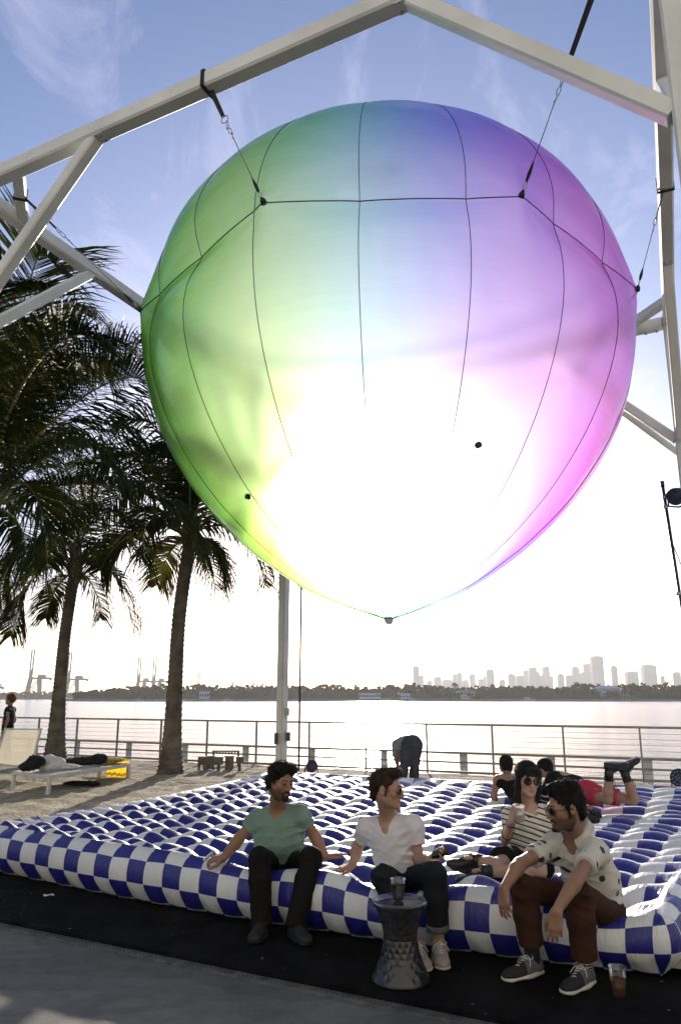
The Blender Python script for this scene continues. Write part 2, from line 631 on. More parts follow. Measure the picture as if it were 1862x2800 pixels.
ho = mb.build('drain_holes', M['black'], dr)
ho['kind'] = 'stuff'
# grains of sand, crumbs and bits of leaf trodden over the carpet and the paving
mb = MB()
for k in range(220):
    u_ = rng.uniform(-0.5, 7.0); w_ = rng.normal(0.9, 0.8) if k % 3 else rng.uniform(-1.6, 1.6)
    p = ca - cd * 1.5 + cd * u_ + cn * w_
    r_ = rng.uniform(0.002, 0.006) if k % 9 else rng.uniform(0.006, 0.011)
    z_ = 0.0105 if w_ > 0 else -0.0265
    a_ = rng.uniform(0, 6)
    mb.add([(p.x + r_ * math.cos(a_ + q * 1.7) * (1.6 if q % 2 else 0.7), p.y + r_ * math.sin(a_ + q * 1.7), z_ + (0.002 if q == 1 else 0)) for q in range(4)], [(0, 1, 2, 3)])
cr_o = mb.build('crumbs', pm('sand_crumbs', (0.30, 0.26, 0.20), 0.9, 0.3, 30))
cr_o['kind'] = 'stuff'

# water
wm = bpy.data.materials.new('bay_water')
wm.use_nodes = True
nt = wm.node_tree
b = nt.nodes['Principled BSDF']
b.inputs['Base Color'].default_value = (0.030, 0.052, 0.060, 1)
b.inputs['Roughness'].default_value = 0.20
b.inputs['IOR'].default_value = 1.333
t = nd(nt, 'ShaderNodeTexCoord')
hsum = None
for sc_, amp, det, rot in ((0.35, 0.5, 3, 0.2), (1.6, 0.22, 5, -0.3), (6.0, 0.06, 4, 0.5)):
    mp = nd(nt, 'ShaderNodeMapping')
    mp.inputs['Scale'].default_value = (0.55, 1.25, 1)
    mp.inputs['Rotation'].default_value = (0, 0, rot)
    n = nd(nt, 'ShaderNodeTexNoise')
    n.inputs['Scale'].default_value = sc_
    n.inputs['Detail'].default_value = det
    nt.links.new(t.outputs['Object'], mp.inputs[0]); nt.links.new(mp.outputs[0], n.inputs['Vector'])
    mu = nd(nt, 'ShaderNodeMath', operation='MULTIPLY'); mu.inputs[1].default_value = amp
    nt.links.new(n.outputs['Fac'], mu.inputs[0])
    if hsum is None: hsum = mu
    else:
        ad = nd(nt, 'ShaderNodeMath', operation='ADD')
        nt.links.new(hsum.outputs[0], ad.inputs[0]); nt.links.new(mu.outputs[0], ad.inputs[1]); hsum = ad
bp = nd(nt, 'ShaderNodeBump'); bp.inputs['Strength'].default_value = 0.55; bp.inputs['Distance'].default_value = 1.0
nt.links.new(hsum.outputs[0], bp.inputs['Height']); nt.links.new(bp.outputs[0], b.inputs['Normal'])
WATER_Z = -1.5
sheet('water', [(-9000, -4000), (9000, -4000), (9000, 12000), (-9000, 12000)], WATER_Z, wm)

# ------------------------------------------------------------------ white steel frame round the balloon
TOP = 8.0
NL, NR, BKc, BRc = Vector((-4.75, 8.65, TOP)), Vector((2.57, 4.86, TOP)), Vector((-1.2, 16.3, TOP)), Vector((5.74, 12.3, TOP))
frame = thing('steel_frame', 'white painted square steel frame of posts and beams standing round the balloon', 'steel frame', (0.6, 10.5, 0))


def bm(name, a, b, w=0.19):
    return MB().beam(a, b, w).build(name, M['steel'], frame)


def lerp(a, b, t):
    return a + (b - a) * t


eA, eR, eB, eC = (NR - NL).normalized(), (BRc - NR).normalized(), (BRc - BKc).normalized(), (BKc - NL).normalized()
bm('beam', NL + eA * 0.098, NR - eA * 0.098); bm('beam', NR + eR * 0.098, BRc - eR * 0.098)
bm('beam', BKc + eB * 0.098, BRc - eB * 0.098); bm('beam', NL + eC * 0.098, BKc - eC * 0.098)
for c in (NL, NR, BKc, BRc):
    mb = MB().beam((c.x, c.y, 0.0), (c.x, c.y, TOP + 0.093), 0.186, up=FR)
    mb.box((c.x, c.y, 0.012), (0.36, 0.36, 0.024), Matrix.Rotation(-0.5, 3, 'Z'))
    post = mb.build('post', M['steel'], frame)
# knee braces from post to beam and flat corner braces
KB = 2.15
for c, dirs in ((NL, (eA, eC)), (NR, (-eA, eR)), (BKc, (eC * -1, eB)), (BRc, (-eB, -eR))):
    for d in dirs:
        bm('knee_brace', c + d * KB - Vector((0, 0, 0.08)), c + d * 0.08 - Vector((0, 0, KB)), 0.15)
    bm('corner_brace', c + dirs[0] * 0.85, c + dirs[1] * 0.85, 0.15)
# gusset plates and bolts at the joints
bolt = MB().tube([(0, 0, 0), (0, 0, 0.02)], 0.016, 6)
b0 = None
for c, dirs in ((NL, (eA, eC)), (NR, (-eA, eR)), (BKc, (eC * -1, eB)), (BRc, (-eB, -eR))):
    for d in dirs:
        for base_, ax in ((c + d * (KB + 0.02), d), (c + d * 0.30, d)):
            sd_ = d.cross(Vector((0, 0, 1))).normalized()
            MB().beam(base_ - Vector((0, 0, 0.099)) - ax * 0.13, base_ - Vector((0, 0, 0.099)) + ax * 0.13, 0.15, 0.012).build('gusset_plate', M['steel'], frame)
            for q in (-0.09, 0.09):
                for r_ in (-0.045, 0.045):
                    p_ = base_ - Vector((0, 0, 0.125)) + ax * q + sd_ * r_
                    if b0 is None:
                        b0 = bolt.build('bolt', M['chrome'], frame); bo = b0
                        bo.matrix_parent_inverse = Matrix.Translation(-Vector(frame.location))
                    else:
                        bo = b0.copy(); COL.objects.link(bo)
                    bo.location = p_
t0_, t1_ = P(1680, 1112, 14.0), P(1862, 1245, 13.2)
bm('tie_brace', t0_, lerp(t0_, t1_, (t0_.z - 0.05) / (t0_.z - t1_.z)), 0.11)
# bolts and cable on the far post, junction boxes
pb = Vector((BKc.x, BKc.y, 0))
mb = MB().tube([pb + Vector((0.015, -0.106, 0.3)), pb + Vector((0.012, -0.106, 1.5)), pb + Vector((0.02, -0.106, 4.2)), pb + Vector((0.0, -0.106, 7.9))], 0.011, 6)
M['ycable'] = pm('yellow_cable', (0.55, 0.40, 0.05), 0.5, 0.1)
mb.build('power_cable', M['ycable'], frame, True)
mb = MB().box(pb + Vector((0.11, -0.09, 1.32)), (0.09, 0.10, 0.15))
mb.build('junction_box', pm('grey_box', (0.45, 0.45, 0.44), 0.5), frame)
M['dark_box'] = pm('dark_box', (0.06, 0.06, 0.06), 0.5)
MB().box(pb + Vector((0.14, -0.12, 0.84)), (0.09, 0.10, 0.17)).build('dimmer_box', M['dark_box'], frame)
MB().box(pb + Vector((-0.10, -0.13, 0.80)), (0.07, 0.06, 0.22)).build('plug_box', M['dark_box'], frame)

# ------------------------------------------------------------------ the balloon
BC = Vector((0.605, 9.65, 6.4))
BR_, HU, HL = 3.2, 2.62, 3.86
ATT = [math.radians(a) for a in (-77, -25.2, 21.3, 67.4, 112.5, 157, 202, 241)]      # pull points, angle from the camera side towards +x


def ring_poly(ph):
    """distance from the axis to the straight hem between two pull points"""
    n = len(ATT)
    ph = (ph + math.pi) % (2 * math.pi) - math.pi
    for i in range(n):
        a0 = ATT[i]; a1 = ATT[(i + 1) % n]
        if a1 < a0: a1 += 2 * math.pi
        p = ph
        while p < a0: p += 2 * math.pi
        if p <= a1:
            R = 3.235
            h = (a1 - a0) / 2
            return R * math.cos(h) / math.cos(p - a0 - h)
    return 3.2


GORES = [math.radians(-8 + 20 * k) for k in range(18)]


PK = [(0, 3.16), (.06, 3.175), (.12, 3.165), (.25, 3.095), (.4, 2.89), (.55, 2.55), (.7, 2.055), (.82, 1.495), (.92, 0.85), (1.0, 0.0)]
PU, PR = np.array([a for a, _ in PK]), np.array([b for _, b in PK])
PM = np.gradient(PR, PU)


def b_prof(u):
    i = int(min(len(PU) - 2, max(0, np.searchsorted(PU, u) - 1)))
    h = PU[i + 1] - PU[i]; t = (u - PU[i]) / h
    return float((2 * t ** 3 - 3 * t * t + 1) * PR[i] + (t ** 3 - 2 * t * t + t) * h * PM[i] + (-2 * t ** 3 + 3 * t * t) * PR[i + 1] + (t ** 3 - t * t) * h * PM[i + 1])


def b_rad(ph, dz):
    """radius of the skin at angle ph and height dz over the hem"""
    if dz >= 0:
        u = min(1, dz / HU); r = (BR_ - 0.08) * math.sqrt(max(0, 1 - u * u))
    else:
        r = b_prof(min(1, -dz / HL))
    w = math.exp(-(abs(dz) / 0.38) ** 1.25)
    r = r * (1 - w) + ring_poly(ph) * w
    # radial puckers where the skin is pulled
    if abs(dz) < 0.8:
        for a_ in ATT:
            dx = ((ph - a_ + math.pi) % (2 * math.pi) - math.pi) * r
            dd = math.hypot(dx, dz)
            if dd < 0.9: r += 0.010 * math.sin(9 * math.atan2(dz, dx) + a_) * math.exp(-dd / 0.22) * min(1, dd / 0.05)
    g = ((ph - GORES[0]) / math.radians(20)) % 1.0
    r *= 1 + 0.0075 * (abs(math.sin(math.pi * g)) ** 0.7 - 0.6)
    return r


def b_pt(ph, dz, off=0.0):
    r = b_rad(ph, dz) + off
    return Vector((BC.x + r * math.sin(ph), BC.y - r * math.cos(ph), BC.z + dz))


balloon = thing('balloon', 'giant translucent rainbow balloon with a pointed bottom, hanging over the chequered mattress', 'balloon', (BC.x, BC.y, BC.z - HL))
NP, NZ = 360, 150
zs = []
for i in range(NZ + 1):
    t = i / NZ * 2 - 1
    zs.append(HU * math.sin(t * math.pi / 2) if t > 0 else -HL * (0.35 * math.sin(-t * math.pi / 2) + 0.65 * (-t) ** 1.1))
# rows are denser round the hem
zs = sorted(set([round(z, 4) for z in zs] + [round(0.03 * k, 4) for k in range(-16, 17)]))
zs = [z for z in zs if -HL < z < HU]
V, Q = [], []
for z in zs:
    for k in range(NP):
        V.append(b_pt(2 * math.pi * k / NP, z))
nzr = len(zs)
for i in range(nzr - 1):
    for k in range(NP):
        Q.append((i * NP + k, i * NP + (k + 1) % NP, (i + 1) * NP + (k + 1) % NP, (i + 1) * NP + k))
V = [tuple(v) for v in V]
V.append((BC.x, BC.y, BC.z - HL)); V.append((BC.x, BC.y, BC.z + HU))
tri = [(k, len(V) - 2, (k + 1) % NP) for k in range(NP)] + [((nzr - 1) * NP + k, (nzr - 1) * NP + (k + 1) % NP, len(V) - 1) for k in range(NP)]


def balloon_mat():
    m = bpy.data.materials.new('balloon_vinyl')
    m.use_nodes = True
    nt = m.node_tree
    nt.nodes.clear()
    out = nd(nt, 'ShaderNodeOutputMaterial')
    t = nd(nt, 'ShaderNodeTexCoord')
    sp = nd(nt, 'ShaderNodeSeparateXYZ')
    nt.links.new(t.outputs['Object'], sp.inputs[0])
    # printed rainbow runs across the balloon from its green side to its pink side
    n = nd(nt, 'ShaderNodeTexNoise'); n.inputs['Scale'].default_value = 0.35; n.inputs['Detail'].default_value = 1
    nt.links.new(t.outputs['Object'], n.inputs['Vector'])
    m1 = nd(nt, 'ShaderNodeMath', operation='MULTIPLY_ADD')     # x/6.4+0.5 - centre
    m1.inputs[1].default_value = 1 / 6.5; m1.inputs[2].default_value = 0.5 - 0.605 / 6.5 - 0.105
    nt.links.new(sp.outputs['X'], m1.inputs[0])
    m2 = nd(nt, 'ShaderNodeMath', operation='MULTIPLY_ADD'); m2.inputs[1].default_value = 0.10
    nt.links.new(n.outputs['Fac'], m2.inputs[0])
    m3 = nd(nt, 'ShaderNodeMath', operation='MULTIPLY_ADD'); m3.inputs[1].default_value = 0.020; m3.inputs[2].default_value = -0.020 * BC.z
    nt.links.new(sp.outputs['Z'], m3.inputs[0])
    m4 = nd(nt, 'ShaderNodeMath', operation='ADD'); nt.links.new(m1.outputs[0], m4.inputs[0]); nt.links.new(m3.outputs[0], m4.inputs[1])
    nt.links.new(m4.outputs[0], m2.inputs[2])
    r = nd(nt, 'ShaderNodeValToRGB')
    r.color_ramp.interpolation = 'B_SPLINE'
    cols = [(0.0, (0.30, 0.62, 0.17)), (0.13, (0.46, 0.74, 0.22)), (0.22, (0.56, 0.82, 0.30)), (0.32, (0.48, 0.83, 0.50)),
            (0.42, (0.46, 0.77, 0.79)), (0.52, (0.43, 0.50, 0.93)), (0.61, (0.47, 0.40, 0.92)), (0.70, (0.74, 0.38, 0.88)),
            (0.80, (0.92, 0.36, 0.80)), (0.93, (0.90, 0.44, 0.82)), (1.0, (0.80, 0.58, 0.86))]
    els = r.color_ramp.elements
    els[0].position, els[0].color = cols[0][0], (*cols[0][1], 1)
    els[1].position, els[1].color = cols[-1][0], (*cols[-1][1], 1)
    for p_, c_ in cols[1:-1]:
        e = els.new(p_); e.color = (*c_, 1)
    nt.links.new(m2.outputs[0], r.inputs[0])
    C = r.outputs[0]
    # fine tension wrinkles
    w = nd(nt, 'ShaderNodeTexNoise'); w.inputs['Scale'].default_value = 3.0; w.inputs['Detail'].default_value = 7; w.inputs['Roughness'].default_value = 0.6
    mp = nd(nt, 'ShaderNodeMapping'); mp.inputs['Scale'].default_value = (0.7, 0.7, 4.5)
    nt.links.new(t.outputs['Object'], mp.inputs[0]); nt.links.new(mp.outputs[0], w.inputs['Vector'])
    bp = nd(nt, 'ShaderNodeBump'); bp.inputs['Strength'].default_value = 0.16; bp.inputs['Distance'].default_value = 0.03
    nt.links.new(w.outputs['Fac'], bp.inputs['Height'])
    geo = nd(nt, 'ShaderNodeNewGeometry')
    # the film tints more where one looks along it (longer way through the vinyl)
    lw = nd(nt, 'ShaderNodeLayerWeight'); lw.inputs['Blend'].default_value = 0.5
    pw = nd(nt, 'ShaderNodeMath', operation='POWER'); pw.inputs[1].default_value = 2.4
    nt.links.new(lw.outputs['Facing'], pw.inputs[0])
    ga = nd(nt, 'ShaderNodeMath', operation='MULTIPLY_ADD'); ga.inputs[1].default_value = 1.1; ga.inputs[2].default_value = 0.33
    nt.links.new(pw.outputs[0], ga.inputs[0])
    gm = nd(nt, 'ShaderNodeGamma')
    dk = nd(nt, 'ShaderNodeMix', data_type='RGBA', blend_type='MULTIPLY'); dk.inputs['Factor'].default_value = 1.0; dk.inputs['B'].default_value = (0.98, 0.98, 0.98, 1)
    # faint streaks of the print and of the stretched film
    sm = nd(nt, 'ShaderNodeMapping'); sm.inputs['Scale'].default_value = (0.5, 0.5, 9.0)
    sn = nd(nt, 'ShaderNodeTexNoise'); sn.inputs['Scale'].default_value = 2.2; sn.inputs['Detail'].default_value = 8; sn.inputs['Roughness'].default_value = 0.65
    nt.links.new(t.outputs['Object'], sm.inputs[0]); nt.links.new(sm.outputs[0], sn.inputs['Vector'])
    sr = nd(nt, 'ShaderNodeValToRGB'); sr.color_ramp.elements[0].position = 0.3; sr.color_ramp.elements[0].color = (0.86, 0.86, 0.86, 1); sr.color_ramp.elements[1].position = 0.62
    nt.links.new(sn.outputs['Fac'], sr.inputs[0])
    st = nd(nt, 'ShaderNodeMix', data_type='RGBA', blend_type='MULTIPLY'); st.inputs['Factor'].default_value = 0.75
    nt.links.new(C, st.inputs['A']); nt.links.new(sr.outputs[0], st.inputs['B'])
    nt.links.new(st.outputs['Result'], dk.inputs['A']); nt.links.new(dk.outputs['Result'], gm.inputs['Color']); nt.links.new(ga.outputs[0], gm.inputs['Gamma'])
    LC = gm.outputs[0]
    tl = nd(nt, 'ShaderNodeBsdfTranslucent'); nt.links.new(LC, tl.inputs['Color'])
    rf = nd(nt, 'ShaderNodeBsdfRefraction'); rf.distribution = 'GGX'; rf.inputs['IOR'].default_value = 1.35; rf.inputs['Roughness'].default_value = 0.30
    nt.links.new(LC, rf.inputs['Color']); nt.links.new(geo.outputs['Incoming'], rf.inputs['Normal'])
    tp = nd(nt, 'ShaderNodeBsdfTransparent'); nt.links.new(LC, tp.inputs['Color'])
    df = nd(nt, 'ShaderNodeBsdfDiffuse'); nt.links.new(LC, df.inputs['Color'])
    def mix(f, a, b):
        x = nd(nt, 'ShaderNodeMixShader')
        if isinstance(f, float): x.inputs[0].default_value = f
        else: nt.links.new(f, x.inputs[0])
        nt.links.new(a.outputs[0], x.inputs[1]); nt.links.new(b.outputs[0], x.inputs[2])
        return x
    s = mix(0.002, rf, tp)
    s = mix(0.10, s, tl)
    s = mix(0.10, s, df)
    gl = nd(nt, 'ShaderNodeBsdfGlossy'); gl.inputs['Roughness'].default_value = 0.10; gl.inputs['Color'].default_value = (1, 1, 1, 1)
    nt.links.new(bp.outputs[0], gl.inputs['Normal'])
    # sheen on the outside only
    p5 = nd(nt, 'ShaderNodeMath', operation='POWER'); p5.inputs[1].default_value = 4.5
    nt.links.new(lw.outputs['Facing'], p5.inputs[0])
    fa = nd(nt, 'ShaderNodeMath', operation='MULTIPLY_ADD'); fa.inputs[1].default_value = 0.55; fa.inputs[2].default_value = 0.03
    nt.links.new(p5.outputs[0], fa.inputs[0])
    ou = nd(nt, 'ShaderNodeMath', operation='SUBTRACT'); ou.inputs[0].default_value = 1.0
    nt.links.new(geo.outputs['Backfacing'], ou.inputs[1])
    fm = nd(nt, 'ShaderNodeMath', operation='MULTIPLY')
    nt.links.new(fa.outputs[0], fm.inputs[0]); nt.links.new(ou.outputs[0], fm.inputs[1])
    s = mix(fm.outputs[0], s, gl)
    nt.links.new(s.outputs[0], out.inputs['Surface'])
    return m


M['vinyl'] = balloon_mat()
env = bpy.data.meshes.new('envelope')
env.from_pydata(V, [], Q + tri)
env.polygons.foreach_set('use_smooth', [True] * len(env.polygons))
env.materials.append(M['vinyl'])
eo = bpy.data.objects.new('envelope', env); COL.objects.link(eo); put(eo, balloon)
M['seam'] = pm('seam_thread', (0.06, 0.07, 0.16), 0.6, 0.2)
for ph in GORES:
    pts = [b_pt(ph, z, 0.004) for z in zs[::3]] + [b_pt(ph, zs[-1], 0.004)]
    pts = [Vector((BC.x, BC.y, BC.z - HL))] + pts
    MB().tube(pts, 0.0045, 5).build('seam', M['seam'], balloon, True)
MB().tube([b_pt(2 * math.pi * k / 360, 0, 0.006) for k in range(361)], 0.0065, 5, False).build('hem_seam', M['seam'], balloon, True)
for ph, dz in ((math.radians(19), -2.32), (math.radians(-50), -2.62)):
    c = b_pt(ph, dz); cam_dir = (c - b_pt(ph, dz, -1)).normalized()
    MB().tube([c - cam_dir * 0.02, c + cam_dir * 0.02], 0.033, 18).build('valve', M['black'], balloon)
MB().lathe([(0.0, -0.05), (0.035, -0.045), (0.06, 0.0), (0.05, 0.04)], (BC.x, BC.y, BC.z - HL), 14).build('bottom_cap', pm('clear_cap', (0.5, 0.6, 0.58), 0.3), balloon, True)


# rigging: strap round the beam, ring, snap hook, wire and a black tab on the balloon
def rig(att, anchor, beam_dir, label, slack=0.75, w=0.19):
    a = Vector(anchor)
    p = b_pt(att, 0.02, 0.0)
    r = thing('rigging_line', label, 'rigging line', a, 'rigging lines from the frame to the balloon')
    bd = Vector(beam_dir).normalized()
    dirn = (p - a).normalized()
    side = Vector((0, 0, 1)).cross(bd).normalized()
    hw = w / 2 + 0.006
    # webbing loop round the square beam
    mb = MB()
    loop = [a + side * sx * hw + Vector((0, 0, sz * hw)) for sx, sz in ((1, 1), (-1, 1), (-1, -1), (1, -1))]
    for i in range(4):
        mb.beam(loop[i] , loop[(i + 1) % 4], 0.046, 0.008, up=(loop[i] + loop[(i + 1) % 4]) / 2 - a, bev=0.1)
    base = a + dirn * hw * 1.05
    ring_c = a + dirn * (hw + slack * 0.55)
    lat = bd
    for s_ in (-0.004, 0.004):
        x = dirn.cross(lat).normalized() * s_
        q = [base - lat * 0.032 + x, base + lat * 0.032 + x, ring_c + lat * 0.022 + x, ring_c - lat * 0.025 + x]
        mb.add(q, [(0, 1, 2, 3)])
    mb.build('strap', M['black'], r)
    nrm = dirn.cross(lat)
    rc = ring_c + dirn * 0.035
    mb = MB().ring(rc, 0.042, 0.006, nrm, 16, 6)
    mb.build('ring', M['chrome'], r, True)
    k0 = rc + dirn * 0.04
    mb = MB().ring(k0 + dirn * 0.045, 0.05, 0.006, lat, 14, 6, 0.4, dirn)
    mb.ring(k0 + dirn * 0.13, 0.04, 0.005, nrm, 14, 6, 0.45, dirn)
    mb.tube([k0 + dirn * 0.16 + lat * 0.012, k0 + dirn * 0.24 - lat * 0.006], 0.008, 6)
    mb.build('snap_hook', M['chrome'], r, True)
    e = p - dirn * 0.0 + Vector((0, 0, 0.0))
    up_ = (k0 + dirn * 0.2 - p).normalized()
    MB().tube([k0 + dirn * 0.2, p + up_ * 0.30], 0.0048, 5).build('wire', M['wire'], r, True)
    MB().tube([p + up_ * 0.32, p + up_ * 0.26, p + up_ * 0.20, p + up_ * 0.14, p + up_ * 0.12], [0.005, 0.014, 0.019, 0.014, 0.006], 8).build('turnbuckle', M['black'], r, True)
    mb = MB().ring(p + up_ * 0.085, 0.045, 0.005, nrm, 12, 6, 0.4, up_)
    mb.build('shackle', M['chrome'], r, True)
    MB().tube([p - up_ * 0.03, p + up_ * 0.01, p + up_ * 0.05], [0.034, 0.030, 0.010], 10).build('tab', M['black'], r, True)
    return r


rig(ATT[1], lerp(NL, NR, 0.455), eA, 'black strap and wire from the long front beam to the green top of the balloon')
rig(ATT[2], lerp(NR - eA * 0.85, NR + eR * 0.85, 0.5), (NR + eR * 0.85) - (NR - eA * 0.85), 'black strap and wire passing behind the right brace to the violet top of the balloon', 1.5, 0.15)
rig(ATT[3], lerp(NR, BRc, 0.50), eR, 'black strap and thin wire from the right beam to the pink corner of the balloon', 0.75)
rig(ATT[0], lerp(NL + eA * 0.85, NL + eC * 0.85, 0.45), (NL + eA * 0.85) - (NL + eC * 0.85), 'black strap and wire from the left corner brace to the green corner of the balloon', 1.1, 0.15)
rig(ATT[4], lerp(BRc, BKc, 0.17), eB, 'black strap on the far right beam half hidden behind the pink side of the balloon', 1.2)
# ------------------------------------------------------------------ the chequered inflatable mattress
F0, F1, F2 = Vector((-3.45, 7.97, 0)), Vector((-0.70, 6.20, 0)), Vector((1.88, 5.02, 0))
L1, L2 = Vector((-2.30, 9.90, 0)), Vector((-1.06, 13.55, 0))
K1, K2 = Vector((1.3, 12.15, 0)), Vector((5.45, 10.9, 0))
R1 = Vector((3.75, 7.95, 0))


def quad_curve(a, m, b, t):
    c = m * 2 - (a + b) * 0.5
    return a * (1 - t) ** 2 + c * 2 * t * (1 - t) + b * t * t


def coons(s, w):
    Fs, Ks = quad_curve(F0, F1, F2, s), quad_curve(L2, K1, K2, s)
    Lw, Rw = quad_curve(F0, L1, L2, w), quad_curve(F2, R1, K2, w)
    return Fs * (1 - w) + Ks * w + Lw * (1 - s) + Rw * s - (F0 * (1 - s) * (1 - w) + F2 * s * (1 - w) + L2 * (1 - s) * w + K2 * s * w)


NS, NW, SIDE = 34, 38, 3.4      # checks along the front, checks in depth, checks down the side
DENTS = []                      # (x, y, depth, radius) where people sit


def pil(x):
    return abs(math.sin(math.pi * x / 2)) ** 0.62


def mat_top(s, w):
    """relief of the quilted top, s and w in checks"""
    k = s / NS
    a = 0.086 * (1 + 0.10 * math.sin(s * 1.9 + w * 0.7))
    sc = 0.66 - 0.26 * max(0, k - 0.5) / 0.5
    h = a * pil(w + 0.05 * math.sin(s * 0.9)) * ((1 - sc) + sc * pil(s + 0.08 * math.sin(w * 1.1)))
    # the first ridge behind the roll is higher
    h *= 1.25 if w < 2 else 1.0
    ew = min(w, NW - w, s, NS - s)
    return 0.325 + h + 0.035 * (1 - math.exp(-max(0, 4 - w) / 2)) * 0 + 0.012 * math.sin(w * 0.9 + s * 0.23)


def mat_xyz(i, j):
    """i, j in checks over the unrolled sheet: negative values run down the sides"""
    s, w = min(max(i, 0), NS), min(max(j, 0), NW)
    es, ew = (i - s), (j - w)
    p = coons(s / NS, w / NW)
    e = max(abs(es), abs(ew))
    if e == 0:
        z = mat_top(s, w)
        edge = min(w, NW - w, s, NS - s)
        # ease into the rolled edge
        f = min(1, edge / 0.9)
        z = z * f + 0.42 * (1 - f)
        out = Vector((0, 0, 0))
    else:
        ds = (coons(min(1, s / NS + 0.01), w / NW) - coons(max(0, s / NS - 0.01), w / NW)).normalized()
        dw = (coons(s / NS, min(1, w / NW + 0.01)) - coons(s / NS, max(0, w / NW - 0.01))).normalized()
        d = (ds * es + dw * ew).normalized()
        t = e / SIDE
        ang = t * math.pi * 0.93
        run = s if ew != 0 else w
        sc = 0.5 + 0.5 * math.cos(math.pi * run)              # pucker every two checks
        rad = 0.125 + 0.010 * pil(run * 1.0 + 1) * math.sin(ang) + 0.006 * math.sin(run * 0.8)
        o = math.sin(ang) * rad - 0.045 * t ** 3
        z = 0.205 + 0.205 * math.cos(ang)
        z += (0.02 * pil(run) - 0.01) * max(0, 1 - 2.4 * t)
        if t > 0.62:
            z += 0.012 * (1 - sc) * (t - 0.62) * 2
            o += -0.022 * (0.5 + 0.5 * math.cos(2 * math.pi * run)) * math.sin((t - 0.62) / 0.38 * math.pi)
        z = max(0.012, z)
        out = d * o
    q = p + out
    for dx, dy, dep, rr in DENTS:
        g = math.exp(-((q.x - dx) ** 2 + (q.y - dy) ** 2) / rr ** 2)
        if z > 0.08: z = max(0.06, z - dep * g * min(1, (z - 0.06) / 0.25))
    return (q.x, q.y, z)


DENTS += [(-0.47, 6.42, 0.17, 0.30), (0.45, 5.85, 0.17, 0.30), (1.66, 5.27, 0.16, 0.30), (1.38, 6.05, 0.07, 0.28),
          (-1.02, 6.55, 0.03, 0.16), (0.0, 6.25, 0.03, 0.16), (2.9, 9.0, 0.07, 0.5), (1.95, 9.5, 0.07, 0.35)]


